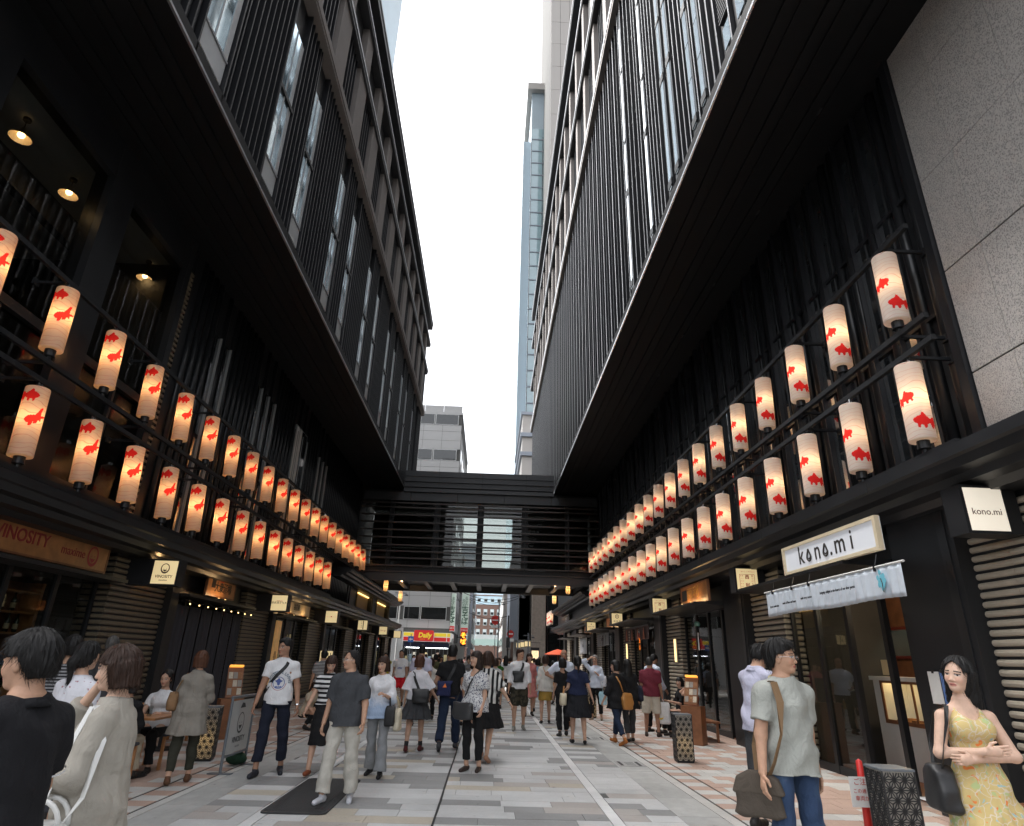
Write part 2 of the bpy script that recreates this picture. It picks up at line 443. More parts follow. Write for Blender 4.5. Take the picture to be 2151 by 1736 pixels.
def ribbed_pillar(parent, sx, xw, y0, y1, z1, label=None, depth=0.55, side_only=False):
    """tiled pillar: a dark core with horizontal convex ribs on its street face and near side"""
    core = MB().box(xw + sx * 0.03, xw + sx * depth, y0 + 0.03, y1 - 0.03, 0, z1).build('pillar', MT['black'], parent)
    prof = []
    for i in range(5):
        a = math.pi * i / 4
        prof.append((-math.sin(a) * 0.028, 0.036 - 0.036 * math.cos(a)))
    W = abs(y1 - y0)
    ring = lambda y, q: [(x * sx, y, z) for x, z in q]
    me = MB()
    for seg in range(int(round(W / 0.6)) or 1):
        n = int(round(W / 0.6)) or 1
        a, b = W * seg / n + 0.003, W * (seg + 1) / n - 0.003
        me.loft([[(sx * (0.03 + x), a, z) for x, z in prof + [(0.01, 0.072), (0.01, 0)]],
                 [(sx * (0.03 + x), b, z) for x, z in prof + [(0.01, 0.072), (0.01, 0)]]])
    # return on the near side
    me.loft([[(sx * 0.03, 0.03 + x, z) for x, z in prof + [(0.01, 0.072), (0.01, 0)]],
             [(sx * depth, 0.03 + x, z) for x, z in prof + [(0.01, 0.072), (0.01, 0)]]])
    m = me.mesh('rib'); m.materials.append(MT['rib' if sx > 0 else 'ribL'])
    z = 0.12
    while z < z1 - 0.08:
        inst(m, 'rib', core, (xw, y0, z)); z += 0.102
    return core

# ---- wall behind the lanterns, right
def ledge_profile(nose, wall, z0, z1, s):
    return [(wall, z0), (nose + s * 0.5, z0), (nose + s * 0.42, z0 + 0.07), (nose + s * 0.26, z0 + 0.09), (nose + s * 0.22, z0 + 0.17), (nose + s * 0.08, z0 + 0.19),
            (nose + s * 0.04, z0 + 0.28), (nose, z0 + 0.30), (nose, z1), (wall, z1 + 0.03)]
L0, L1 = 6.55, 32.9
# backing wall
box('back_wall', MT['black'], RB, XR + 0.10, XR + 0.4, L0, 33, 3.87, SO)
fm = flute_mesh(0.085, SO - 3.92)
y = L0 + 0.28; k = 0
while y < 32.8:
    if k % 5 in (0, 1, 3):
        inst(fm, 'flute', RB, (XR + 0.10, y, 3.9))
    else:
        # dark glass strip split in panes
        f = ubox('window', MT['black'], RB, XR + 0.07, XR + 0.1, y - 0.15, y + 0.15, 4.0, SO - 0.05)
        for z0, z1 in ((4.3, 5.9), (5.97, 7.9), (7.97, 9.6)):
            ubox('pane', MT['wglass'], RB, XR + 0.055, XR + 0.069, y - 0.11, y + 0.11, z0, z1)
        ubox('blade', MT['fin'], RB, XR - 0.02, XR + 0.06, y + 0.115, y + 0.145, 3.9, SO - 0.02)
    y += 0.31; k += 1
for z in (6.0, 7.95):
    ubox('transom', MT['fin'], RB, XR + 0.035, XR + 0.09, L0 + 0.2, 32.8, z - 0.06, z + 0.0)
ubox('corner_post', MT['fin'], RB, XR - 0.06, XR + 0.2, L0 - 0.02, L0 + 0.12, 3.88, SO - 0.003)
# granite wall nearer than the lanterns: slabs with open joints
gr = box('granite_wall', MT['slot'], RB, XR + 0.02, XR + 0.5, YN, L0 - 0.03, 3.4, SO - 0.002)
zs = [3.9, 4.92, 6.36, 7.8, 9.24, SO - 0.004]
for a, b in zip(zs, zs[1:]):
    yb = L0 - 0.035; q = 0
    while yb > YN:
        ya = max(yb - (0.62 if q == 0 else 0.98), YN)
        jw = 0.022 if abs(a - 4.92) < .01 or abs(a - 6.36) < .01 else 0.008
        ubox('granite_slab', MT['granite'], gr, XR, XR + 0.03, ya + .006, yb - .0, a + jw, b)
        yb = ya; q += 1
# ledge over the shops
mb = MB(); mb.ext_y(ledge_profile(4.85, XR + 0.1, 3.42, 3.84, 1), YN, 33)
mb.build('ledge', MT['black'], RB)
y = 1.0
while y < 33:
    ubox('ledge_seam', MT['slot'], RB, 4.846, 4.849, y, y + 0.02, 3.70, 3.845); y += 3.32
# soffit and its channels
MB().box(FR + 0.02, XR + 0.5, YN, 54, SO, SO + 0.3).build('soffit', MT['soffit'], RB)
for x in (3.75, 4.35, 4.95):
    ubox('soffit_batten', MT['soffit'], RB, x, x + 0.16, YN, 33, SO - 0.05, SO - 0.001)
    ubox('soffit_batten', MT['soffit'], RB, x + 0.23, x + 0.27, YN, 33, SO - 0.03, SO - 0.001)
for y in (7.4, 9.9, 12.5, 15.1, 17.7):
    s = ubox('downlight', MT['fin'], RB, 5.05, 5.21, y, y + 0.16, SO - 0.012, SO - 0.001)
# outer edge trim in lengths
y = YN
while y < 33:
    ubox('edge_trim', MT['trim'], RB, FR - 0.012, FR + 0.019, y + .008, y + 3.99, SO - 0.02, SO + 0.03); y += 4.0
ubox('edge_trim', MT['trim'], RB, FR - 0.012, FR + 0.019, y + .008, 53.9, SO - 0.02, SO + 0.03)

# ---- overhanging storeys, right: fins and slit windows up to the first cornice
C1R = 21.2
box('upper_wall', MT['black'], RB, FR + 0.16, FR + 2.4, YN, 54, SO + 0.302, C1R + 16)
def fin_mesh(s, h, e='edge', w=0.019):
    me = MB().box(-s * 0.13, 0, -0.02, 0.02, 0, h).box(-s * 0.133, -s * 0.1301, -w, w, 0, h).mesh('fin', fix=False)
    me.materials.append(MT['fin']); me.materials.append(MT[e]); me.polygons.foreach_set('material_index', [0] * 6 + [1] * 6)
    return me
fin = fin_mesh(1, C1R - SO - 0.05); fin_b = fin_mesh(1, C1R - SO - 0.05, 'black'); fin_w = fin_mesh(1, C1R - SO - 0.05, 'edge', 0.04); kf = 0
win_y = [3.55, 5.05, 7.85, 8.36, 9.48, 9.97, 11.5, 13.6]
louv_y = [6.2, 6.72]
y = YN
while y < 53.8:
    if not any(abs(y - w) < 0.17 for w in win_y + louv_y): inst(fin if y < 14 else (fin_b, fin_w)[kf % 2], 'fin', RB, (FR + 0.16, y, SO + 0.05)); kf += 1
    if 2.5 < y < 12: ubox('wall_panel', MT['panel'], RB, FR + 0.10, FR + 0.158, y + 0.03, y + 0.21, SO + 0.32, C1R - 0.05)
    y += 0.2525 if y < 12 else 0.42
bays = [(SO + 0.45, 10.68), (10.86, 13.62), (13.82, 15.5), (15.62, 18.3), (18.45, 20.9)]
for w in win_y:
    wf = ubox('window', MT['fin'], RB, FR + 0.056, FR + 0.158, w - 0.14, w + 0.14, SO + 0.35, C1R - 0.1)
    for a, b in bays:
        m = 3 if b - a > 2 and w < 9 else 1
        for q in range(m):
            za, zb = a + (b - a) * q / m, a + (b - a) * (q + 1) / m
            ubox('pane', MT['slit'], RB, FR + 0.04, FR + 0.055, w - 0.08, w + 0.08, za + 0.02, zb - 0.02)
    for a, b in zip(bays, bays[1:]):
        ubox('window_band', MT['black'], RB, FR + 0.03, FR + 0.0555, w - 0.125, w + 0.125, a[1], b[0])
for w in louv_y:
    z = SO + 1.1
    while z < 16:
        ubox('louvre_blade', MT['fin'], RB, FR + 0.03, FR + 0.1, w - 0.19, w + 0.19, z, z + 0.03); z += 0.085
    for za, zb in ((SO + 0.45, SO + 0.9),):
        ubox('pane', MT['slit'], RB, FR + 0.04, FR + 0.06, w - 0.12, w + 0.12, za, zb)
for z in (13.62, 15.5, 18.3):
    ubox('band_joint', MT['slot'], RB, FR + 0.095, FR + 0.0995, 2.6, 53.9, z, z + 0.05)
# cornices and stone piers above
def cornice(parent, xo, s, ya, yb, z0, z1, out, m='stone'):
    """s: direction towards the wall"""
    MB().box(xo - s * out, xo + s * 1.2, ya, yb, z0, z1).build('cornice', MT[m], parent)
cornice(RB, FR, 1, YN, 54, C1R, C1R + 0.35, 0.14)
MB().box(FR - 0.165, FR - 0.141, YN, 54.05, C1R + 0.2, C1R + 0.37).build('cornice_lip', MT['trim'], RB)
for (za, zb), out in (((25.6, 25.9), 0.16), ((30.2, 30.45), 0.12), ((33.4, 33.8), 0.18)):
    cornice(RB, FR, 1, YN, 54.5, za, zb, out, 'panel')
    MB().box(FR - out - 0.03, FR - out - 0.001, YN, 54.5, zb - 0.12, zb + 0.02).build('cornice_lip', MT['trim'], RB)
y = 0.5
while y < 53:
    MB().box(FR - 0.06, FR + 0.159, y, y + 0.5, C1R + 0.352, 25.598).build('stone_pier', MT['stone'], RB)
    MB().box(FR - 0.06, FR + 0.159, y, y + 0.5, 25.902, 30.198).build('stone_pier', MT['stone'], RB)
    for q in range(4):
        ubox('louvre_fin', MT['fin'], RB, FR + 0.06, FR + 0.158, y + 1.15 + q * 0.3, y + 1.2 + q * 0.3, C1R + 0.352, 25.598)
    y += 2.4

# ---------------------------------------------------------------- left building
box('back_wall', MT['black'], LB, XL - 0.4, XL - 0.10, 12.35, 33, 3.6, SO)
fmL = flute_mesh(0.085, SO - 3.7)
y = 12.75; k = 0
while y < 32.8:
    slit = any(a < y < b for a, b in ((13.6, 15.2), (17.0, 18.8), (20.6, 22.4), (23.6, 25.2)))
    if slit and k % 2 == 0:
        for z0, z1 in ((4.0, 6.2), (6.3, 8.9)):
            ubox('pane', MT['wglass'], LB, XL - 0.07, XL - 0.055, y - 0.1, y + 0.1, z0, z1)
        ubox('mullion', MT['frame'], LB, XL - 0.06, XL + 0.0, y + 0.1, y + 0.125, 4.0, 8.9)
    else:
        inst(fmL, 'flute', LB, (XL - 0.10, y, 3.7), (0, 0, math.pi))
    y += 0.31; k += 1
# bright unshaded opening far along: tall pale window
for ya, yb in ((20.75, 22.1),):
    w = ubox('window', MT['frame'], LB, XL - 0.09, XL - 0.03, ya, yb, 6.9, 9.1)
    ubox('blind', MT['white'], LB, XL - 0.03, XL - 0.02, ya + 0.06, yb - 0.7, 6.96, 9.05)
    ubox('pane', MT['wglass'], LB, XL - 0.03, XL - 0.021, yb - 0.66, yb - 0.05, 6.96, 9.05)
# strip of slanted slats between restaurant window and flutes
ls = ubox('slat_strip', MT['black'], LB, XL - 0.3, XL - 0.12, 12.02, 12.34, 3.6, SO - 0.003)
z = 3.75
while z < 9.6:
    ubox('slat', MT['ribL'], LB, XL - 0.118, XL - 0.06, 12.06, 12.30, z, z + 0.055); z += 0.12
# ribbed wall at the near end above the ledge
rw = ubox('ribbed_wall', MT['black'], LB, XL - 0.5, XL - 0.06, YN, 5.95, 3.6, SO - 0.003)
z = 3.75
while z < SO - 0.1:
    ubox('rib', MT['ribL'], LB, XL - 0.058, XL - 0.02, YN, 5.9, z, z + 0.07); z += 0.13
# restaurant storey: posts, frames, panes and the room behind
room = MT['room'] = mk('dark_plaster', (0.07, 0.066, 0.06), 0.8, var=0.2, scale=1.5)
MT['room_ceiling'] = mk('room_ceiling', (0.5, 0.5, 0.48), 0.8, var=0.1, scale=1.5)
box('room_wall', room, LB, XL - 6.2, XL - 6.0, 5.95, 12.0, 3.7, SO)
box('room_wall', room, LB, XL - 6.0, XL - 0.35, 5.75, 5.95, 3.7, SO)
box('room_wall', room, LB, XL - 6.0, XL - 0.35, 12.0, 12.018, 3.7, SO)
box('room_floor', MT['wood'], LB, XL - 6.0, XL - 0.35, 5.95, 12.0, 3.62, 3.7)
box('room_ceiling', MT['room_ceiling'], LB, XL - 6.0, XL - 0.2, 5.95, 12.0, 9.62, 9.8)
box('ceiling_fascia', room, LB, XL - 1.9, XL - 1.7, 5.95, 12.0, 9.1, 9.62)
MT['dim_glass'] = glass('dim_glass', (0.62, 0.64, 0.64), 0.45)
posts = [(6.0, 6.62), (8.98, 9.62), (11.8, 12.0)]
for a, b in posts:
    ubox('post', MT['flute'], LB, XL - 0.35, XL + 0.02, a, b, 3.6, SO - 0.003)
for a, b in ((6.62, 8.98), (9.62, 11.8)):
    ubox('window_head', MT['flute'], LB, XL - 0.3, XL + 0.01, a, b, 9.42, SO - 0.004)
    ubox('window_rail', MT['flute'], LB, XL - 0.2, XL - 0.02, a, b, 6.05, 6.2)
    ubox('window_rail', MT['flute'], LB, XL - 0.2, XL - 0.02, a, b, 3.62, 4.1)
    ubox('mullion', MT['fin'], LB, XL - 0.18, XL - 0.06, (a + b) / 2 - 0.03, (a + b) / 2 + 0.03, 4.1, 6.05)
    for z0, z1 in ((4.1, 6.05), (6.2, 9.42)):
        ubox('pane', MT['dim_glass'], LB, XL - 0.13, XL - 0.115, a, b, z0, z1)
MT['bulb'] = emit('warm_bulb', (1.0, 0.62, 0.25), 5.0)
MT['shade'] = mk('lamp_shade', (0.30, 0.24, 0.17), 0.4, var=0.1)
def pendant(x, y, z, ztop):
    t = thing('pendant_lamp', 'shallow dish pendant lamp hanging behind the restaurant window', 'lamp', (x, y, z), 0, 'pendant lamps in the restaurant')
    MB().lathe((0, 0, 0), [(0.16, 0.0), (0.157, 0.025), (0.09, 0.09), (0.04, 0.14), (0.03, 0.2)], 18, False).build('lamp_shade', MT['shade'], t, True)
    MB().sphere((0, 0, 0.06), 0.055).build('bulb', MT['bulb'], t, True)
    MB().cyl((0, 0, 0.18), 0.008, ztop - z - 0.18, 6).build('cord', MT['black'], t)
    MB().cyl((0, 0, ztop - z - 0.05), 0.06, 0.05, 10).build('ceiling_rose', MT['black'], t)
    ld = bpy.data.lights.new('pendant_light', 'POINT'); ld.energy = 0.7; ld.color = (1, 0.66, 0.33); ld.shadow_soft_size = 0.05
    lo = bpy.data.objects.new('lamp_light', ld); link(lo, t); lo.location = (0, 0, -0.03)
for px, py, xx in ((42, 290, XL - 0.9), (143, 410, XL - 1.0), (303, 585, XL - 0.9)):
    p = bp(px, py, X=xx); pendant(p.x, p.y, p.z, 9.62)
for px, py in ((60, 425), (203, 427)):
    p = bp(px, py, X=XL - 3.2)
    t = thing('spot_lamp', 'small round spotlight shining deep inside the restaurant storey', 'lamp', tuple(p), 0, 'small spotlights in the restaurant')
    MB().lathe((0, 0, -0.03), [(0.07, 0), (0.08, 0.03), (0.05, 0.1)], 12).build('lamp_housing', MT['black'], t)
    MB().sphere((0, 0, -0.02), (0.06, 0.06, 0.03)).build('bulb', MT['bulb'], t, True)
    MB().cyl((0, 0, 0.08), 0.01, 9.62 - p.z - 0.08, 6).build('stem', MT['black'], t)
# ledge, soffit, trim
mb = MB(); mb.ext_y([(x, z) for x, z in ledge_profile(-6.1, XL - 0.1, 3.2, 3.62, -1)], YN, 33)
mb.build('ledge', MT['black'], LB)
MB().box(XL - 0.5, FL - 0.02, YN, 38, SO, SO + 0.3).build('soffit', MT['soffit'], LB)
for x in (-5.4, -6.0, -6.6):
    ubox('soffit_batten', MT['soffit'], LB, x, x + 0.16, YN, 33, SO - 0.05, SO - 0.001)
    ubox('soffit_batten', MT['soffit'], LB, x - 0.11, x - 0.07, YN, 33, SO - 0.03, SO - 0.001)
y = YN
MT['trimL'] = mk('dull_trim', (0.30, 0.31, 0.33), 0.35, metal=0.6, var=0.08)
while y < 37.9:
    ubox('edge_trim', MT['trimL'], LB, FL - 0.02, FL + 0.02, y + .008, min(y + 3.99, 37.95), SO - 0.02, SO + 0.03); y += 4.0
# overhanging storeys, left
C1L = 16.25
box('upper_wall', MT['black'], LB, FL - 2.4, FL - 0.16, YN, 38, SO + 0.302, 22.9)
finL = fin_mesh(-1, C1L - SO - 0.05, 'black')
wy = []
for k in range(0, 7):
    wy += [(5.28 + 4.71 * k, 5.28 + 4.71 * k + 0.78), (7.1 + 4.72 * k, 7.1 + 4.72 * k + (0.9 if k == 0 else 0.74))]
y = YN
while y < 37.9:
    if not any(a - 0.05 < y < b + 0.05 for a, b in wy):
        inst(finL, 'fin', LB, (FL - 0.16, y, SO + 0.04))
        ubox('wall_panel', MT['black'], LB, FL - 0.158, FL - 0.12, y + 0.04, y + 0.18, SO + 0.32, C1L - 0.1)
    y += 0.22
for a, b in wy:
    if b > 36: continue
    ubox('fin', MT['fin'], LB, FL - 0.158, FL - 0.02, a - 0.06, a - 0.02, SO + 0.04, C1L)
    ubox('fin', MT['fin'], LB, FL - 0.158, FL - 0.02, b + 0.02, b + 0.06, SO + 0.04, C1L)
    w = ubox('window', MT['frame'], LB, FL - 0.158, FL - 0.12, a, b, SO + 0.35, 15.1)
    ubox('spandrel', MT['sill'], LB, FL - 0.12, FL - 0.085, a + 0.01, b - 0.01, 10.62, 11.12)
    ubox('window_sill', MT['trimL'], LB, FL - 0.12, FL - 0.06, a + 0.005, b - 0.005, 11.125, 11.17)
    ubox('window_band', MT['black'], LB, FL - 0.12, FL - 0.03, a, b, 13.0, 13.1)
    ubox('window_post', MT['sill'], LB, FL - 0.12, FL - 0.07, b - 0.16, b - 0.02, 11.172, 15.05)
    m = (b - a - 0.2)
    for q in range(2):
        ya, yb = a + 0.03 + q * m / 2, a + 0.01 + (q + 1) * m / 2
        for za, zb in ((11.18, 12.1), (12.12, 12.98), (13.12, 14.1), (14.12, 15.05)):
            ubox('pane', MT['wglassL'], LB, FL - 0.09, FL - 0.075, ya, yb, za, zb)
        ubox('mullion', MT['sill'], LB, FL - 0.104, FL - 0.06, yb + 0.001, yb + 0.03, 11.172, 15.05)
# cornices: stone band with rounded dark heads under it
cornice(LB, FL, -1, YN, 38, C1L, C1L + 0.32, 0.13)
MB().box(FL + 0.131, FL + 0.155, YN, 38.02, C1L + 0.1, C1L + 0.34).build('cornice_lip', MT['stone'], LB)
for (za, zb), out in (((19.35, 19.6), 0.12), ((21.45, 21.65), 0.14), ((22.8, 23.2), 0.2)):
    cornice(LB, FL, -1, YN, 38.2, za, zb, out, 'panel')
    MB().box(FL + out + 0.001, FL + out + 0.03, YN, 38.2, zb - 0.1, zb + 0.02).build('cornice_lip', MT['trimL'], LB)
y = 0.6
while y < 37.5:
    MB().box(FL - 0.159, FL + 0.05, y, y + 0.95, C1L + 0.322, 19.348).build('stone_pier', MT['stone'], LB)
    MB().box(FL - 0.159, FL + 0.05, y + 0.2, y + 0.95, 19.602, 21.448).build('stone_pier', MT['stone'], LB)
    for q in range(5):
        ubox('louvre_fin', MT['fin'], LB, FL - 0.158, FL - 0.02, y + 1.1 + q * 0.25, y + 1.14 + q * 0.25, C1L + 0.322, 19.348)
    y += 2.36
# building ends beyond the bridge
box('end_wall', MT['panel'], LB, XL - 4, FL - 2.401, 33, 38, 3.2, 22.8)
box('core_block', MT['black'], RB, XR + 0.6, XR + 7, YN, 54, 3.45, 33)
box('core_block', MT['black'], RB, 9.4, XR + 7, YN, 54, 0, 3.449)
box('core_block', MT['black'], LB, XL - 14, XL - 6.3, YN, 38, 0, 22)
# back roofs close the volumes
box('roof_slab', MT['panel'], RB, FR + 1.21, XR + 7, YN, 54, 33.81, 34.0)
box('roof_slab', MT['panel'], LB, XL - 14, FL - 1.21, YN, 38, 23.0, 23.19)
# ---------------------------------------------------------------- lettering
def text(s, size, mat, parent, loc, face='-Y', align='CENTER', ext=0.002, name='lettering', sx=1.0, shear=0.0, bold=0.0, spacing=1.0):
    c = bpy.data.curves.new('t', 'FONT'); c.body = s; c.size = size; c.align_x = align; c.align_y = 'CENTER'
    c.extrude = ext; c.shear = shear; c.offset = bold; c.space_character = spacing; c.resolution_u = 3
    o = bpy.data.objects.new('t', c)
    me = bpy.data.meshes.new_from_object(o); me.name = name
    bpy.data.objects.remove(o); bpy.data.curves.remove(c)
    me.materials.clear(); me.materials.append(mat)
    t = bpy.data.objects.new(name, me); link(t, parent)
    rz = {'-Y': 0.0, '-X': -math.pi / 2, '+X': math.pi / 2, '+Y': math.pi}[face]
    t.location = loc; t.rotation_euler = (math.pi / 2, 0, rz); t.scale = (sx, 1, 1)
    return t
MT['ink'] = mk('dark_ink', (0.03, 0.025, 0.022), 0.6, var=0.05)
MT['brown_ink'] = mk('brown_ink', (0.10, 0.045, 0.03), 0.6, var=0.05)
MT['red_ink'] = mk('red_ink', (0.55, 0.05, 0.03), 0.6, var=0.05)
MT['gold'] = mk('gold_leaf', (0.75, 0.5, 0.15), 0.35, metal=0.7, var=0.1)
MT['sign_warm'] = emit('lit_sign_face', (0.92, 0.72, 0.38), 0.15, var=0.03)
MT['sign_white'] = emit('lit_sign_face_white', (0.92, 0.84, 0.70), 0.15, var=0.03)
MT['cream'] = mk('cream_frame', (0.70, 0.60, 0.42), 0.5, var=0.08)
MT['board'] = emit('lit_board', (0.60, 0.62, 0.66), 0.09, var=0.04)
MT['noren'] = mk('white_cloth', (0.58, 0.64, 0.71), 0.9, var=0.06, scale=12, bump=0.1, bscale=200)
MT['grey_cloth'] = mk('grey_cloth', (0.42, 0.44, 0.47), 0.9, var=0.1, scale=12)
MT['dark_cloth'] = mk('dark_cloth', (0.05, 0.05, 0.06), 0.9, var=0.15, scale=8)
MT['warm_light'] = emit('warm_lamp', (1.0, 0.66, 0.25), 1.4)
MT['slatwood'] = mk('dark_slat_wood', (0.05, 0.03, 0.022), 0.5, var=0.3)

# ---------------------------------------------------------------- shops along the right side
SHOP_X = 5.78
pil_r = [(5.70, 7.15), (12.2, 13.65), (18.95, 20.45), (25.7, 27.15), (32.4, 33.85), (39.1, 40.5), (45.0, 46.4)]
for i, (a, b) in enumerate(pil_r):
    if i == 0: a = 3.2
    ribbed_pillar(RB, 1, 5.62, a, b, 3.42)
    ubox('column', MT['black'], RB, 5.47, 6.2, b + 0.002, b + (1.22 if i < 2 else 0.95), 0, 3.42)
    ubox('column', MT['flute'], RB, 5.455, 5.469, b + 0.10, b + 0.24, 0.02, 3.40)
def shop_right(y0, y1, i):
    """header, canopy, sliding glass doors and a room"""
    ubox('header', MT['black'], RB, SHOP_X - 0.05, SHOP_X + 0.2, y0, y1, 2.86, 3.418)
    cz = 2.88
    MB().loft([[(4.78, y0 + 0.02, cz + 0.03), (4.78, y1 - 0.02, cz + 0.03), (SHOP_X - 0.051, y1 - 0.02, cz), (SHOP_X - 0.051, y0 + 0.02, cz)],
               [(4.78, y0 + 0.02, cz + 0.07), (4.78, y1 - 0.02, cz + 0.07), (SHOP_X - 0.051, y1 - 0.02, cz + 0.13), (SHOP_X - 0.051, y0 + 0.02, cz + 0.13)]]).build('canopy', MT['black'], RB)
    box('room_floor', MT['wood'], RB, SHOP_X, 9.2, y0, y1, -0.004, 0.03)
    box('room_wall', MT['room'], RB, 9.2, 9.3, y0, y1, 0, 3.4)
    box('room_wall', MT['room'], RB, SHOP_X + 0.2, 9.2, y1 - 0.05, y1 - 0.002, 0, 3.4)
    box('room_wall', MT['room'], RB, SHOP_X + 0.2, 9.2, y0 + 0.002, y0 + 0.05, 0, 3.4)
    box('room_ceiling', MT['room'], RB, SHOP_X + 0.201, 9.2, y0, y1, 2.9, 3.0)
    n = 4; w = (y1 - y0) / n
    for k in range(n + 1):
        yy = y0 + w * k
        ubox('door_frame', MT['black'], RB, SHOP_X - 0.02, SHOP_X + 0.06, max(yy - 0.05, y0), min(yy + 0.05, y1), 0, 2.86)
    return n, w
def panes(y0, w, ks):
    for k in ks:
        ubox('glass_pane', MT['glass'], RB, SHOP_X + 0.015, SHOP_X + 0.027, y0 + w * k + 0.05, y0 + w * (k + 1) - 0.05, 0.12, 2.86)
        ubox('kick_rail', MT['black'], RB, SHOP_X - 0.01, SHOP_X + 0.05, y0 + w * k + 0.05, y0 + w * (k + 1) - 0.05, 0, 0.12)
bays_r = [(8.37, 12.2), (14.87, 18.95), (21.4, 25.7), (28.1, 32.4), (34.8, 39.1), (41.45, 45.0)]
for i, (a, b) in enumerate(bays_r):
    n, w = shop_right(a, b, i)
    panes(a, w, [2, 3] if i == 0 else ([1, 2, 3] if i == 1 else [0, 1, 2, 3]))
    box('shop_light', MT['warm_light'], RB, 7.4, 7.5, a + 1.0, a + 1.9, 2.86, 2.895)
    if i:
        for k in range(10):
            yy = a + 0.5 + k * (b - a - 0.9) / 10; zz = 0.96 + 0.4 * (k % 3)
            ubox('shop_goods', MT[('orange_wood', 'cream', 'wood', 'red_ink', 'white')[(k * 3 + i) % 5]], RB, 8.7, 9.0, yy, yy + 0.26, zz, zz + 0.16 + 0.05 * (k % 4))
        for zz in (0.93, 1.33, 1.73):
            ubox('shop_shelf', MT['orange_wood'], RB, 8.65, 9.19, a + 0.3, b - 0.3, zz, zz + 0.028)
        ubox('shop_counter', MT['orange_wood'], RB, 7.2, 7.9, a + 0.6, b - 1.2, 0.03, 0.95)
# the confectioner's: wooden wall with rounded hatch, white counter with lit niche
KA, KB = bays_r[0]
mb = MB(); x = 7.6
mb.box(x, x + 0.08, KA, 14.0, 0.03, 1.80); mb.box(x, x + 0.08, KA, 14.0, 2.30, 2.9); mb.box(x, x + 0.08, 13.1, 14.0, 1.80, 2.30); mb.box(x, x + 0.08, KA, 10.9, 1.80, 2.30)
mb.build('wood_partition', MT['wood'], RB)
fr = []
for cx, cz, a0 in ((13.0, 2.2, 0), (11.0, 2.2, 90), (11.0, 1.9, 180), (13.0, 1.9, 270)):
    for q in range(4):
        a = math.radians(a0 + q * 30); fr.append((x - 0.02, cx + 0.1 * math.cos(a), cz + 0.1 * math.sin(a)))
MB().tube(fr + fr[:1], 0.03, 6).build('hatch_frame', mk('red_lacquer', (0.2, 0.03, 0.02), 0.3), RB)
MT['tile_white'] = mk('white_tile', (0.55, 0.62, 0.55), 0.3, var=0.05)
box('kitchen_wall', MT['tile_white'], RB, 8.9, 9.0, KA + 0.1, 14.0, 0.03, 2.85)
box('kitchen_light', emit('kitchen_lamp', (0.9, 1.0, 0.8), 2.5), RB, 8.2, 8.35, 11.0, 13.2, 2.80, 2.84)
ld = bpy.data.lights.new('shop_fill_light', 'POINT'); ld.energy = 14; ld.color = (1, 0.8, 0.55); ld.shadow_soft_size = 0.1  # fill light added to brighten the room
lo = bpy.data.objects.new('lamp_light', ld); link(lo, RB); lo.location = (6.5, 10.0, 2.75)
box('added_fill_panel', MT['warm_light'], RB, 6.42, 6.58, 9.9, 10.1, 2.85, 2.895)  # glowing panel added to go with the fill light
ctr = MB().box(6.6, 7.15, 9.4, 11.25, 0.03, 0.80).box(6.6, 7.15, 9.4, 9.55, 0.80, 1.42).box(6.6, 7.15, 11.0, 11.25, 0.80, 1.42).box(7.0, 7.15, 9.55, 11.0, 0.80, 1.42).box(6.56, 7.19, 9.36, 11.29, 1.42, 1.48).build('shop_counter', MT['white'], RB)
MB().box(6.585, 6.6, 9.5, 11.05, 0.78, 0.84).box(6.585, 6.6, 9.5, 11.05, 1.38, 1.42).box(6.585, 6.6, 9.5, 9.56, 0.84, 1.38).box(6.585, 6.6, 10.99, 11.05, 0.84, 1.38).box(6.585, 6.6, 10.2, 10.24, 0.84, 1.38).build('niche_frame', MT['wood'], ctr)
box('niche_light', emit('niche_lamp', (1.0, 0.72, 0.3), 3.0), ctr, 6.7, 6.74, 9.6, 10.95, 1.385, 1.40)
for k in range(7):
    ubox('sweet_box', MT['orange_wood'] if k % 2 else MT['wood'], ctr, 6.68, 6.82, 9.65 + k * 0.19, 9.76 + k * 0.19, 0.80, 0.84 + 0.02 * (k % 3))
for (ya, yb, za, zb, mm) in ((11.5, 11.75, 1.5, 1.75, 'cream'), (11.5, 11.72, 1.1, 1.45, 'board'), (10.5, 10.85, 1.5, 1.58, 'white'), (9.7, 10.3, 1.5, 1.7, 'cream')):
    ubox('shop_card', MT[mm], RB, 7.1, 7.11, ya, yb, za, zb)
ubox('threshold', MT['board'], RB, SHOP_X - 0.06, SHOP_X + 0.3, KA + 0.01, KA + 0.9, 0.0301, 0.036)

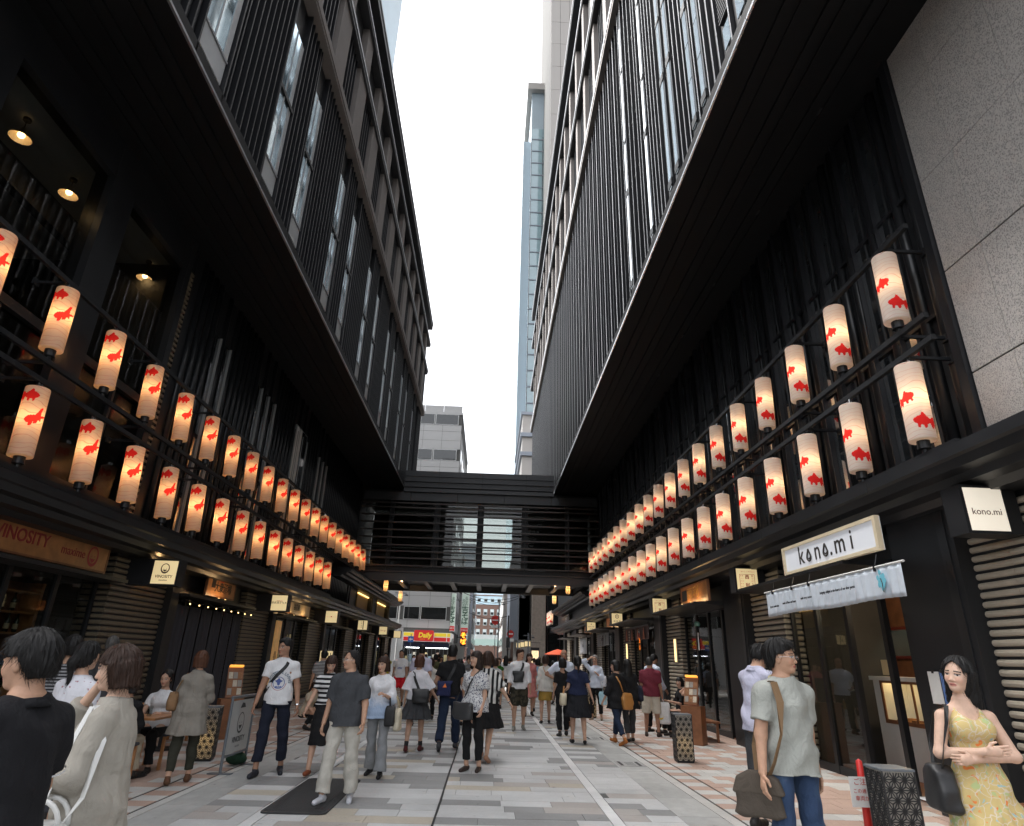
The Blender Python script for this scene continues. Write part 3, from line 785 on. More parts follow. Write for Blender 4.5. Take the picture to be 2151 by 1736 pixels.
# signboard kono.mi
kb = thing('sign_board', 'long pale signboard lettered kono.mi in a cream frame above the canopy', 'sign', (4.83, 8.83, 3.175))
MB().box(-0.02, 0.04, -1.29, 1.29, -0.21, 0.21).build('board', MT['board'], kb)
MB().box(-0.045, 0.02, -1.31, 1.31, 0.17, 0.215).box(-0.045, 0.02, -1.31, 1.31, -0.215, -0.17).box(-0.045, 0.02, -1.31, -1.25, -0.17, 0.17).box(-0.045, 0.02, 1.25, 1.31, -0.17, 0.17).build('frame', MT['cream'], kb)
def drop(parent, y, z, s, x=-0.03, face='-X', mat=None, r=None):
    pts = []
    for k in range(17):
        a = 2 * math.pi * k / 16 + math.pi / 2
        cy, cz = math.cos(a) * s * 0.62, math.sin(a) * s * 0.62 - 0.2 * s
        if math.sin(a) > 0.2: cy *= (1.2 - math.sin(a)) / 1.0; cz = cz + (math.sin(a) - 0.2) * s * 0.75
        pts.append((cy, cz))
    sm = [(-0.45 * s + 0.9 * s * k / 6, -0.25 * s - 0.25 * s * math.sin(math.pi * k / 6)) for k in range(7)]
    r = r or s * 0.13
    f = (lambda p: (x, y + p[0], z + p[1])) if face == '-X' else (lambda p: (y + p[0], x, z + p[1]))
    mb = MB().tube([f(p) for p in pts], r, 6).tube([f(p) for p in sm], r * 0.8, 5)
    return mb.build('lettering', mat or MT['ink'], parent)
for ch, yy in (('k', 0.72), ('n', 0.22), ('.', -0.16), ('m', -0.40), ('i', -0.70)):
    text(ch, 0.38, MT['ink'], kb, (-0.024, yy, 0.01), '-X', bold=0.002)
drop(kb, 0.47, -0.02, 0.095); drop(kb, -0.02, -0.02, 0.095)
# white cloth valance under it, hung from a rod
def cloth(name, mat, parent, axis, p0, p1, ztop, zbot, amp=0.02, waves=14, n=60, splits=()):
    """hanging cloth between two points with folds that deepen downwards"""
    p0 = Vector(p0); p1 = Vector(p1); d = (p1 - p0); L = d.length; d.normalize(); nrm = Vector((-d.y, d.x, 0))
    rows = 7; vs = []; fs = []
    for j in range(rows):
        t = j / (rows - 1)
        for i in range(n + 1):
            s = i / n
            a = amp * (0.35 + 0.65 * t) * (math.sin(s * waves * 6.283 + 1.3 * math.sin(s * 9)) + 0.4 * math.sin(s * waves * 14.0 + 2))
            z = ztop + (zbot - ztop) * t + 0.012 * math.sin(s * 11) * t
            q = p0 + d * (L * s) + nrm * a
            vs.append((q.x, q.y, z))
    for j in range(rows - 1):
        for i in range(n):
            if any(abs((i + 0.5) / n - sp) < 0.6 / n and j > 0 for sp in splits): continue
            fs.append((j * (n + 1) + i, j * (n + 1) + i + 1, (j + 1) * (n + 1) + i + 1, (j + 1) * (n + 1) + i))
    me = bpy.data.meshes.new(name); me.from_pydata(vs, [], fs); me.materials.append(mat)
    me.polygons.foreach_set('use_smooth', [True] * len(fs))
    o = bpy.data.objects.new(name, me); link(o, parent)
    sm = o.modifiers.new('thickness', 'SOLIDIFY'); sm.thickness = 0.003
    return o
nr = thing('cloth_banner', 'long white cloth valance with fine script and a blue tree below the kono.mi signboard', 'banner', (4.76, 9.0, 2.56))
cloth('cloth', MT['noren'], nr, 'y', (0, -1.86, 0), (0, 1.86, 0), 0.19, -0.19, 0.012, 20, 120)
MB().tube([(0, -1.92, 0.2), (0, 1.92, 0.2)], 0.014, 8).build('rod', MT['white'], nr)
for yy in (-1.35, 0.35, 0.9, 1.6):
    MB().tube([(0, yy, 0.2), (0.05, yy, 0.36)], 0.008, 5).box(-0.02, 0.02, yy - 0.015, yy + 0.015, 0.15, 0.22).build('clip', MT['fin'], nr)
for k_, s_ in enumerate(('kyoto confection', 'made of flour and beans', 'with every season', 'bringing delight in the hearts of our dear guests')):
    text(s_, 0.055, MT['fin'], nr, (-0.036, (1.52, 0.98, 0.42, -0.45)[k_], -0.05 + 0.022 * k_), '-X', sx=0.86, shear=0.3)
MT['blue_print'] = mk('blue_print', (0.16, 0.50, 0.62), 0.9, var=0.1)
tr_ = MB()
for k in range(14):
    a = k * 2.4; r = 0.03 + 0.05 * (k % 3) / 2
    tr_.sphere((-0.034, -1.5 + r * math.cos(a), 0.03 + 1.2 * r * math.sin(a)), (0.004, 0.028, 0.034), 8, 4)
tr_.build('tree_print', MT['blue_print'], nr)
MB().tube([(-0.037, -1.5, -0.11), (-0.037, -1.5, 0.0), (-0.037, -1.48, 0.05)], 0.006, 5).build('trunk_print', MT['ink'], nr)

# ---- projecting lit sign boxes
def sign_box(x0, x1, y, z0, z1, sx, label, draw, face='sign_warm', cat='sign', dep=0.28):
    """square lit face towards the passer-by on a black casing that reaches the wall at side sx"""
    w = thing('sign_box', label, cat, ((x0 + x1) / 2, y, (z0 + z1) / 2), 0, 'lit sign boxes on the pillars')
    hx, hz = (x1 - x0) / 2, (z1 - z0) / 2
    reach = (5.60 if sx > 0 else XL + 0.10) - (x0 + x1) / 2
    a, b = (-hx - 0.04, reach) if sx > 0 else (reach, hx + 0.04)
    MB().box(a, b, 0.012, dep, -hz - 0.03, hz + 0.03).build('casing', MT['black'], w)
    MB().box(a, b, 0.0, 0.0119, hz + 0.003, hz + 0.03).box(a, b, 0.0, 0.0119, -hz - 0.03, -hz - 0.003).box(a, -hx - 0.003, 0.0, 0.0119, -hz - 0.003, hz + 0.003).box(hx + 0.003, b, 0.0, 0.0119, -hz - 0.003, hz + 0.003).build('rim', MT['black'], w)
    MB().box(-hx, hx, 0.004, 0.0119, -hz, hz).build('lit_face', MT[face], w)
    draw(w, hx, hz)
    return w
def d_text(*lines):
    def f(w, hx, hz):
        for s, size, z, m in lines:
            text(s, size, MT[m], w, (0, 0.002, z), '-Y', ext=0.001)
    return f
def d_kono(w, hx, hz):
    text('kono.mi', 0.10, MT['brown_ink'], w, (0, 0.002, -0.03), '-Y', ext=0.001)
sign_box(5.03, 5.45, 6.28, 2.97, 3.43, 1, 'white lit sign box lettered kono.mi on the ribbed pillar beside the granite wall', d_kono, 'sign_white')
def d_nishi(w, hx, hz):
    for a, b, c, d in ((-0.15, 0.15, 0.105, 0.112), (-0.15, 0.15, -0.172, -0.165), (-0.155, -0.148, -0.17, 0.11), (0.148, 0.155, -0.17, 0.11)):
        MB().box(a, b, 0.001, 0.0035, c, d).build('red_border', MT['red_ink'], w)
    text('西', 0.09, MT['red_ink'], w, (0, 0.002, 0.05), ext=0.001, bold=0.002); text('利', 0.09, MT['red_ink'], w, (0, 0.002, -0.11), ext=0.001, bold=0.002)
    for k, s in enumerate('京つけもの'):
        text(s, 0.045, MT['red_ink'], w, (0.105, 0.002, 0.075 - k * 0.052), ext=0.001)
        text(s, 0.032, MT['red_ink'], w, (-0.09, 0.002, 0.075 - k * 0.052), ext=0.001)
        text(s, 0.032, MT['red_ink'], w, (-0.125, 0.002, 0.075 - k * 0.052), ext=0.001)
    text('おいしくやさしい', 0.036, MT['red_ink'], w, (0.02, 0.002, 0.16), ext=0.001)
sign_box(5.02, 5.45, 12.75, 2.99, 3.43, 1, 'lit sign box with red bordered characters, on the pillar nearer the granite wall', d_nishi)
sign_box(5.02, 5.45, 19.6, 2.99, 3.43, 1, 'lit sign box with red bordered characters, beside the copper brown signboard', d_nishi)
def d_ring(w, hx, hz):
    MB().tube([(0.07 * math.cos(k * math.pi / 8), 0.001, 0.1 + 0.07 * math.sin(k * math.pi / 8)) for k in range(17)], 0.010, 5).build('ring_mark', MT['brown_ink'], w)
    text('回', 0.08, MT['brown_ink'], w, (0, 0.002, 0.1), ext=0.001)
    text('加悦屋', 0.085, MT['brown_ink'], w, (0, 0.002, -0.09), ext=0.001, spacing=1.5)
sign_box(5.02, 5.45, 26.3, 2.99, 3.43, 1, 'lit sign box with a ring mark over three dark characters on a pillar', d_ring)
sign_box(5.02, 5.45, 33.0, 2.99, 3.43, 1, 'lit sign box with a star over two brown lines of print', d_text(('★', 0.09, 0.12, 'brown_ink'), ('HANA CAFE', 0.06, 0.0, 'brown_ink'), ('SALON', 0.055, -0.08, 'brown_ink'), ('DINING', 0.055, -0.15, 'brown_ink')))
# hanging shop boards along the right side
def board(x, y, z, w, h, sx, mat, label, draw=None, cat='sign', glow=None):
    b = thing('sign_board', label, cat, (x, y, z))
    MB().box(-0.02, 0.02, -w / 2, w / 2, -h / 2, h / 2).build('board', mat, b)
    ed = 0.035
    MB().box(-0.028, 0.028, -w / 2 - ed, w / 2 + ed, h / 2 + .001, h / 2 + ed).box(-0.028, 0.028, -w / 2 - ed, w / 2 + ed, -h / 2 - ed, -h / 2 - .001).box(-0.028, 0.028, -w / 2 - ed, -w / 2 - .001, -h / 2, h / 2).box(-0.028, 0.028, w / 2 + .001, w / 2 + ed, -h / 2, h / 2).build('frame', MT['wood'], b)
    if draw: draw(b)
    return b
def d_shop(b):
    text('西利', 0.30, MT['gold'], b, (-0.024, 0.05, 0.02), '-X', sx=1.6)
    MB().box(-0.024, -0.021, 0.55, 0.95, -0.12, 0.14).build('grey_mark', MT['fin'], b)
board(5.12, 15.85, 3.22, 2.1, 0.42, 1, MT['orange_wood'], 'copper brown signboard with golden brushed characters above a shop door', d_shop)
board(5.45, 29.0, 3.20, 1.5, 0.40, 1, MT['orange_wood'], 'plain brown wooden signboard beside the ring mark sign box', lambda b: text('京菓', 0.25, MT['brown_ink'], b, (-0.024, 0, 0), '-X'))
board(5.45, 35.6, 3.15, 2.2, 0.42, 1, MT['orange_wood'], 'glowing brown wooden signboard above the grey entrance curtain', lambda b: text('和の菓子', 0.26, MT['brown_ink'], b, (-0.024, 0, 0), '-X'))
# entrance curtains
def noren(x, y0, y1, z1, z0, mat, label, splits=(0.25, 0.5, 0.75), txt=None, amp=0.02):
    t = thing('entrance_curtain', label, 'curtain', (x, (y0 + y1) / 2, z1))
    w = (y1 - y0) / 2
    cloth('cloth', mat, t, 'y', (0, -w, 0), (0, w, 0), 0, z0 - z1, amp, 5, 40, splits)
    MB().tube([(0, -w - 0.08, 0), (0, w + 0.08, 0)], 0.018, 8).build('rod', MT['black'], t)
    for s in (-1, 1):
        MB().tube([(0, s * (w - .1), 0), (0.02, s * (w - .1), 2.9 - z1 if z1 < 2.9 else 0.05)], 0.008, 5).build('hanger', MT['black'], t)
    if txt: text(txt, 0.2, MT['fin'], t, (-0.03, 0, (z0 - z1) / 2), '-X')
    return t
noren(5.3, 28.6, 31.6, 2.80, 2.25, MT['grey_cloth'], 'pale lilac grey entrance curtain split into flaps', (0.25, 0.5, 0.75), 'あべの')
noren(5.3, 35.0, 37.6, 2.78, 1.95, MT['grey_cloth'], 'plain grey entrance curtain with faint brushed characters', (0.5,), 'いずみ')
MT['lilac'] = mk('brown_cloth', (0.14, 0.09, 0.09), 0.9, var=0.15)
MT['salmon'] = mk('salmon_cloth', (0.55, 0.22, 0.14), 0.9, var=0.1)
t = noren(5.35, 21.6, 25.4, 2.78, 2.32, MT['lilac'], 'dark brown entrance curtain with four salmon triangles', (0.2, 0.4, 0.6, 0.8))
for k in range(4):
    yy = -1.3 + k * 0.9
    MB().add([(-0.045, yy, -0.05), (-0.045, yy - 0.16, -0.44), (-0.045, yy + 0.16, -0.44), (-0.041, yy, -0.05), (-0.041, yy - 0.16, -0.44), (-0.041, yy + 0.16, -0.44)], [(0, 1, 2), (5, 4, 3), (0, 3, 4, 1), (1, 4, 5, 2), (2, 5, 3, 0)]).build('triangle_print', MT['salmon'], t)
# wind chime with paper strip, door curtain rail
wc = thing('wind_chime', 'glass wind chime with white paper strip hung under a canopy', 'wind chime', (5.1, 15.75, 2.45))
MB().lathe((0, 0, 0), [(0.06, 0), (0.075, 0.05), (0.05, 0.1), (0.01, 0.12)], 12, False).build('bell', mk('green_glass', (0.12, 0.25, 0.2), 0.1), wc, True)
MB().box(-0.002, 0.002, -0.035, 0.035, -0.55, -0.15).build('paper_strip', MT['white'], wc)
MB().cyl((0, 0, -0.15), 0.003, 0.6, 5).build('string', MT['ink'], wc)
# small lit wall panels on the ribbed pillars
for i, y in ((2, 19.4), (3, 26.2)):
    t = thing('wall_lamp', 'slim upright glowing wall lamp on a ribbed pillar', 'lamp', (5.57, y, 1.95), 0, 'slim lamps on the ribbed pillars')
    MB().box(0, 0.03, -0.11, 0.11, -0.33, 0.33).build('lamp_box', MT['cream'], t)
    MB().box(-0.012, -0.001, -0.09, 0.09, -0.31, 0.31).build('diffuser', emit('lamp_panel%d' % i, (1.0, 0.72, 0.32), 0.5), t)
# little uplights that leave warm spots on the ribs
def spotlets(x, ys, sx):
    for y in ys:
        ld = bpy.data.lights.new('eave_light', 'POINT'); ld.energy = 0.7; ld.color = (1, 0.6, 0.25); ld.shadow_soft_size = 0.03
        t = thing('eave_lamp', 'tiny downlight under the ledge above a ribbed pillar', 'lamp', (x, y, 3.38 if sx > 0 else 3.16), 0, 'downlights above the ribbed pillars')
        MB().cyl((0, 0, 0.0), 0.045, 0.04 , 10).build('lamp_ring', MT['fin'], t)
        MB().cyl((0, 0, -0.006), 0.03, 0.005, 10).build('lens', MT['warm_light'], t)
        lo = bpy.data.objects.new('lamp_light', ld); link(lo, t); lo.location = (0, 0, -0.05)
spotlets(5.35, [(a + b) / 2 + 0.15 for a, b in pil_r[1:5]] + [6.55], 1)

# ---------------------------------------------------------------- shops along the left side
pil_l = [(11.85, 13.9), (18.55, 20.6), (25.3, 27.25), (32.0, 33.9), (38.5, 40.2), (44.6, 46.3)]
for a, b in pil_l:
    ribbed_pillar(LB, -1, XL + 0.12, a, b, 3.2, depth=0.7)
    ubox('column', MT['black'], LB, XL - 0.5, XL + 0.25, b + 0.002, b + 0.35, 0, 3.2)
bays_l = [(3.0, 11.8), (14.26, 18.5), (20.96, 25.25), (27.62, 31.95), (34.27, 38.45), (40.57, 44.55)]
for i, (a, b) in enumerate(bays_l):
    X0 = XL - 0.05
    ubox('header', MT['black'], LB, X0 - 0.3, X0, a, b, 2.72, 3.198)
    box('canopy', MT['black'], LB, X0 + 0.001, X0 + 0.5, a + 0.02, b - 0.02, 2.66, 2.72)
    box('room_floor', MT['wood'], LB, X0 - 3.5, X0, a, b, -0.004, 0.03)
    box('room_wall', MT['room'], LB, X0 - 3.6, X0 - 3.5, a, b, 0, 3.2)
    box('room_wall', MT['room'], LB, X0 - 3.5, X0 - 0.3, b - 0.05, b - 0.002, 0, 3.19)
    box('room_ceiling', MT['room'], LB, X0 - 3.5, X0 - 0.301, a, b - 0.051, 2.72, 2.8)
    n = max(4, int((b - a) / 1.05)); w = (b - a) / n
    for k in range(n + 1):
        ubox('door_frame', MT['black'], LB, X0 - 0.1, X0 - 0.02, max(a + w * k - 0.045, a), min(a + w * k + 0.045, b), 0, 2.72)
    for k in range(n):
        if i == 1 and k in (1, 2): continue
        ubox('glass_pane', MT['glass'], LB, X0 - 0.066, X0 - 0.054, a + w * k + 0.045, a + w * (k + 1) - 0.045, 0.12, 2.72)
    if i in (0, 2, 4):
        box('shop_light', MT['warm_light'], LB, X0 - 1.6, X0 - 1.5, a + 1.0 + (2.5 if i == 0 else 0), a + 1.8 + (2.5 if i == 0 else 0), 2.68, 2.715)
# wine shelves behind the first front
MT['bottle'] = mk('bottle_glass', (0.02, 0.035, 0.02), 0.08, var=0.1, spec=0.8)
MT['label_paper'] = mk('label_paper', (0.6, 0.5, 0.3), 0.7, var=0.1)
sh = thing('wine_shelf', 'tall wooden wine shelf glowing behind the dark shop window', 'shelf', (XL - 0.55, 9.9, 0.03))
for s in (-1.0, 1.0):
    MB().box(-0.15, 0.15, s - 0.03, s + 0.03, 0, 2.5).build('upright', MT['orange_wood'], sh)
for k in range(8):
    MB().box(-0.15, 0.15, -0.97, 0.97, 0.15 + k * 0.31, 0.175 + k * 0.31).build('shelf_board', MT['orange_wood'], sh)
MB().box(-0.17, -0.151, -1.0, 1.0, 0, 2.5).build('back_board', MT['wood'], sh)
bm = MB().lathe((0, 0, 0), [(0.036, 0), (0.037, 0.17), (0.03, 0.2), (0.014, 0.23), (0.014, 0.28)], 10).mesh('bottle', True); bm.materials.append(MT['bottle'])
lm = MB().lathe((0, 0, 0.05), [(0.038, 0), (0.038, 0.08)], 10, False).mesh('bottle_label', True); lm.materials.append(MT['label_paper'])
for r_ in range(7):
    for c_ in range(9):
        if rng.random() < 0.25: continue
        bt = inst(bm, 'bottle', None, (XL - 0.55 + rng.uniform(-.03, .05), 9.9 - 0.85 + c_ * 0.21, 0.03 + 0.176 + r_ * 0.31))
        tag(bt, 'dark wine bottle with cream label standing on the wooden shelf', 'bottle', 'bottles on the wine shelf')
        inst(lm, 'bottle_label', bt)
def face_logo(parent, c, s, mat, face='-Y', bold=1.0):
    """ring that opens at the foot, filled below by a smile and with two dots"""
    def P(u, v): return (c[0] + u, c[1], c[2] + v) if face == '-Y' else (c[0], c[1] + u, c[2] + v)
    mb = MB()
    n = 22
    for k in range(n):
        a0 = math.pi * (-0.5 + 2 * k / n); a1 = math.pi * (-0.5 + 2 * (k + 1) / n)
        t0 = s * (0.16 + 0.16 * (1 - math.sin(a0)) / 2) * bold; t1 = s * (0.16 + 0.16 * (1 - math.sin(a1)) / 2) * bold
        q = [P(s * math.cos(a0), 1.12 * s * math.sin(a0)), P(s * math.cos(a1), 1.12 * s * math.sin(a1)), P((s - t1) * math.cos(a1), 1.12 * (s - t1) * math.sin(a1)), P((s - t0) * math.cos(a0), 1.12 * (s - t0) * math.sin(a0))]
        mb.add(q, [(0, 1, 2, 3)])
    sm = [P(-0.5 * s + s * k / 8, -0.25 * s) for k in range(9)] + [P(0.5 * s - s * k / 8, -0.25 * s - 0.42 * s * math.sin(math.pi * k / 8)) for k in range(1, 8)]
    mb.add(sm, [tuple(range(len(sm)))])
    for u in (-0.3, 0.3):
        mb.add([P(u * s + 0.07 * s * math.cos(k * 1.047), 0.02 * s + 0.07 * s * math.sin(k * 1.047)) for k in range(6)], [tuple(range(6))])
    return mb.build('logo_mark', mat, parent)
def d_vino(w, hx, hz):
    face_logo(w, (0, 0.002, 0.07), 0.085, MT['brown_ink'])
    text('VINOSITY', 0.075, MT['brown_ink'], w, (0, 0.002, -0.08), ext=0.001, bold=0.001)
    text('maxime', 0.05, MT['brown_ink'], w, (0, 0.002, -0.145), ext=0.001)
sxl = (-6.43, -5.98)
sign_box(*sxl, 12.3, 2.72, 3.15, -1, 'lit sign box with a smiling ring mark over VINOSITY', d_vino)
sign_box(*sxl, 19.3, 2.72, 3.15, -1, 'lit sign box with one line of dark brushed characters', d_text(('鉄板焼き九太', 0.075, 0, 'ink'), ('TEPPAN', 0.05, 0.05, 'red_ink')))
sign_box(*sxl, 25.9, 2.72, 3.15, -1, 'lit sign box with a small red dot in a thin grey line of print', d_text(('———●———', 0.06, 0, 'red_ink')))
sign_box(*sxl, 32.5, 2.72, 3.15, -1, 'lit sign box with a tall dark bar beside fine upright print', lambda w, hx, hz: [MB().box(0.01, 0.05, 0.001, 0.0035, -0.2, 0.2).build('dark_bar', MT['ink'], w)] + [text(s, 0.06, MT['ink'], w, (-0.06, 0.002, 0.14 - 0.08 * k), ext=0.001) for k, s in enumerate('日本料理')])
sign_box(*sxl, 39.0, 2.72, 3.15, -1, 'lit sign box with faint orange script across the middle', d_text(('Marugo', 0.11, 0, 'salmon')))
sign_box(*sxl, 45.2, 2.72, 3.15, -1, 'lit sign box with a blank warm face near the street corner', lambda w, hx, hz: None)
spotlets(-6.65, [(a + b) / 2 for a, b in pil_l[:4]], -1)
def d_v(b):
    text('VINOSITY', 0.26, mk('dark_red_letter', (0.28, 0.02, 0.025), 0.5), b, (0.024, -0.55, 0.04), '+X', bold=0.004)
    text('maxime', 0.2, mk('dark_red_letter2', (0.28, 0.02, 0.025), 0.5), b, (0.024, 0.65, 0.0), '+X')
    face_logo(b, (0.026, 1.18, 0.0), 0.15, mk('red_mark', (0.38, 0.03, 0.04), 0.5), '+X')
board(XL + 0.12, 9.9, 3.02, 3.2, 0.40, -1, MT['orange_wood'], 'long dim wooden signboard lettered VINOSITY maxime in dark red', d_v)
board(XL + 0.2, 16.45, 3.06, 1.7, 0.44, -1, MT['orange_wood'], 'glowing orange signboard with bold black brushed characters and a blue stain', lambda b: (text('大衆酒場', 0.26, MT['ink'], b, (0.024, 0.1, -0.03), '+X', bold=0.004), MB().box(0.021, 0.024, -0.62, -0.4, -0.05, 0.18).build('blue_mark', MT['fin'], b), text('牛たん', 0.12, MT['red_ink'], b, (0.024, -0.1, 0.15), '+X')))
board(XL + 0.2, 23.1, 3.05, 3.4, 0.40, -1, MT['cream'], 'long pale wooden signboard with three small dark characters', lambda b: text('福栄和', 0.24, MT['ink'], b, (0.024, 0.0, 0), '+X'))
# uplights that make two of the boards glow
for (x, y, z, e) in ((XL + 0.42, 16.3, 2.76, 3.0), (XL + 0.42, 15.9, 2.76, 2.0), (XL + 0.42, 22.2, 2.76, 3.0), (XL + 0.42, 23.9, 2.76, 3.0), (4.9, 15.5, 2.99, 3.0), (4.9, 16.2, 2.99, 3.0), (5.1, 29.0, 2.99, 4.0), (5.1, 35.6, 2.99, 4.0)):
    ld = bpy.data.lights.new('board_light', 'POINT'); ld.energy = e * 0.4; ld.color = (1, 0.62, 0.28); ld.shadow_soft_size = 0.05
    t = thing('picture_lamp', 'small uplight on a shop canopy shining on the signboard', 'lamp', (x, y, z), 0, 'uplights on the canopies')
    MB().cyl((0, 0, -0.035), 0.03, 0.03, 8).build('lamp_body', MT['black'], t)
    MB().cyl((0, 0, -0.004), 0.022, 0.004, 8).build('lens', MT['warm_light'], t)
    lo = bpy.data.objects.new('lamp_light', ld); link(lo, t); lo.location = (0, 0, 0.04)
# string of bulbs over the second front
st = thing('string_lights', 'string of small warm bulbs under the canopy above dark curtains', 'string lights', (XL + 0.4, 16.4, 2.56))
MB().tube([(0, -2.0 + 0.25 * k, 0.03 * math.cos(k * 1.57)) for k in range(17)], 0.01, 5).build('cable', MT['black'], st)
for k in range(9):
    MB().sphere((0, -1.9 + 0.475 * k, -0.045), 0.016, 8, 5).build('bulb', MT['warm_light'], st)
for s in (-1.9, 1.9):
    MB().box(-0.41, 0.0, s - 0.01, s + 0.01, 0.0, 0.02).build('bracket', MT['black'], st)
for k in range(6):
    c_ = cloth('door_curtain', MT['dark_cloth'], LB, 'y', (XL + 0.12, 14.5 + k * 0.66, 0), (XL + 0.12, 15.1 + k * 0.66, 0), 2.5, 0.15, 0.03, 3, 20)
# tall lit poster in the third front, long wall poster
tp = thing('poster', 'tall narrow glowing poster standing behind the glass of a shop front', 'poster', (XL + 0.06, 21.9, 1.45))
MB().box(-0.02, 0.02, -0.27, 0.27, -1.1, 1.1).build('panel', emit('poster_print', (0.75, 0.42, 0.16), 0.06, var=0.3, scale=3), tp)
MB().box(-0.03, 0.03, -0.3, 0.3, 1.1, 1.14).box(-0.03, 0.03, -0.3, 0.3, -1.45, -1.1).build('poster_frame', MT['black'], tp)
for k, s in enumerate('春夏秋冬'):
    text(s, 0.3, MT['brown_ink'], tp, (0.022, 0, -0.1 - k * 0.26 + 0.1), '+X')
# DELI FLOOR lit sign
dl = bp(684, 1388, Y=26.2)
dsg = thing('lit_sign', 'pale yellow lit sign lettered DELI FLOOR on a dark post', 'sign', (dl.x, 26.2, 0.02))
MB().box(-0.25, 0.25, 0, 0.12, dl.z - 0.36, dl.z + 0.34).build('casing', MT['black'], dsg)
MB().box(-0.24, 0.24, -0.012, -0.001, dl.z - 0.34, dl.z + 0.33).build('lit_face', MT['sign_warm'], dsg)
MB().cyl((0, 0.06, 0), 0.035, dl.z - 0.36, 10).cyl((0, 0.06, 0), 0.22, 0.03, 16).build('post', MT['black'], dsg)
text('DELI', 0.19, MT['ink'], dsg, (0, -0.014, dl.z + 0.19), bold=0.004); text('FLOOR', 0.13, MT['ink'], dsg, (0, -0.014, dl.z + 0.03), bold=0.002); text('by tonoto', 0.07, MT['ink'], dsg, (0, -0.014, dl.z - 0.14))
# upper ledge and gold windows farther along
mb = MB(); mb.ext_y(ledge_profile(-6.1, XL - 0.1, 4.78, 5.15, -1), 28.2, 46.2); mb.build('ledge', MT['black'], LB)
mb = MB(); mb.ext_y(ledge_profile(-6.1, XL - 0.1, 3.2, 3.62, -1), 33.005, 46.3); mb.build('ledge', MT['black'], LB)
MT['gold_wall'] = mk('gold_wall', (0.42, 0.28, 0.10), 0.5, var=0.15)
MT['gold_strip'] = emit('gold_strip', (1.0, 0.62, 0.2), 1.2)
for a, b in ((28.9, 32.4), (35.3, 39.0), (41.7, 45.5)):
    box('gold_window', MT['gold_wall'], LB, XL - 0.25, XL - 0.2, a, b, 3.64, 4.77)
    ubox('light_strip', MT['gold_strip'], LB, XL - 0.19, XL - 0.15, b - 0.12, b - 0.06, 3.7, 4.72)
    ubox('light_strip', MT['gold_strip'], LB, XL - 0.19, XL - 0.15, a, b - 0.15, 4.70, 4.74)
    ubox('window_post', MT['black'], LB, XL - 0.3, XL + 0.02, b + 0.002, b + 0.5, 3.64, 4.77)
    ubox('window_post', MT['black'], LB, XL - 0.3, XL + 0.02, b - 0.5, b - 0.42, 3.64, 4.77)
box('podium_wall', MT['black'], LB, XL - 6, XL - 0.26, 33.01, 46.2, 3.21, 5.4)
# second ledge on the right beyond the bridge
mb = MB(); mb.ext_y(ledge_profile(4.85, XR + 0.1, 4.72, 5.08, 1), 34, 50); mb.build('ledge', MT['black'], RB)
mb = MB(); mb.ext_y(ledge_profile(4.85, XR + 0.1, 3.42, 3.84, 1), 33.005, 50); mb.build('ledge', MT['black'], RB)
box('podium_wall', MT['black'], RB, XR + 0.11, XR + 0.6, 33.01, 54, 3.85, SO - 0.002)
vs_ = thing('sign_board', 'black signboard lettered CREHA between the two far ledges', 'sign', (5.62, 46.5, 4.3))
MB().box(-0.03, 0.03, -1.6, 1.6, -0.33, 0.33).build('board', MT['black'], vs_)
text('CREHA', 0.42, MT['frame'], vs_, (-0.034, 0, 0), '-X')
# ---------------------------------------------------------------- bridge across the street
BY0, BY1 = 33.0, 37.4
BR = thing('footbridge', 'dark glazed footbridge with brown horizontal louvres joining both buildings', 'bridge')
MB().box(FL + 0.03, FR - 0.04, BY0, BY0 + 0.3, 10.05, 11.08).build('parapet', MT['panel'], BR)
for z0, z1, o in ((10.76, 10.80, 0.06), (10.45, 10.49, 0.10), (10.14, 10.18, 0.14), (9.86, 10.05, 0.18)):
    ubox('parapet_step', MT['panel'], BR, FL + 0.04, FR - 0.05, BY0 - o, BY0 - 0.002, z0, z1)
for x in (-3.0, -0.63, 1.77):
    ubox('parapet_seam', MT['slot'], BR, x, x + 0.02, BY0 - 0.004, BY0 - 0.0005, 10.2, 11.08)
box('roof_slab', MT['black'], BR, XL, XR, BY0 + 0.301, BY1, 9.5, 10.04)
for k in range(5):
    x0 = XL + k * (XR - XL) / 5; x1 = XL + (k + 1) * (XR - XL) / 5
    ubox('fascia_panel', MT['panel'], BR, x0 + .01, x1 - .01, BY0 - 0.02, BY0 + 0.29, 9.4, 9.85)
box('floor_slab', MT['black'], BR, XL, XR, BY0 + 0.1, BY1, 5.45, 5.9)
zz = [9.24, 9.0, 8.6, 8.2, 7.8, 7.4, 7.0, 6.68, 6.33, 5.94, 5.63]
for z in zz:
    ubox('louvre', MT['louvre'], BR, XL, XR, BY0 - 0.12, BY0 + 0.06, z - 0.035, z + 0.025)
for x in (-5.45, -3.0, -0.635, 1.77, 4.08):
    ubox('louvre_rod', MT['fin'], BR, x - 0.015, x + 0.015, BY0 - 0.145, BY0 - 0.121, 5.6, 9.4)
for x in (-5.45, -3.0, -0.635, 1.77, 4.08):
    w = 0.17 if x in (-3.0, -0.635, 1.77) else 0.12
    ubox('bridge_post', MT['black'], BR, x - w, x + w, BY0 + 0.3, BY0 + 0.5, 5.9, 9.5)
    ubox('bridge_post', MT['black'], BR, x - 0.08, x + 0.08, BY1 - 0.3, BY1 - 0.12, 5.9, 9.5)
xs = [XL, -5.45, -3.0, -0.635, 1.77, 4.08, XR]
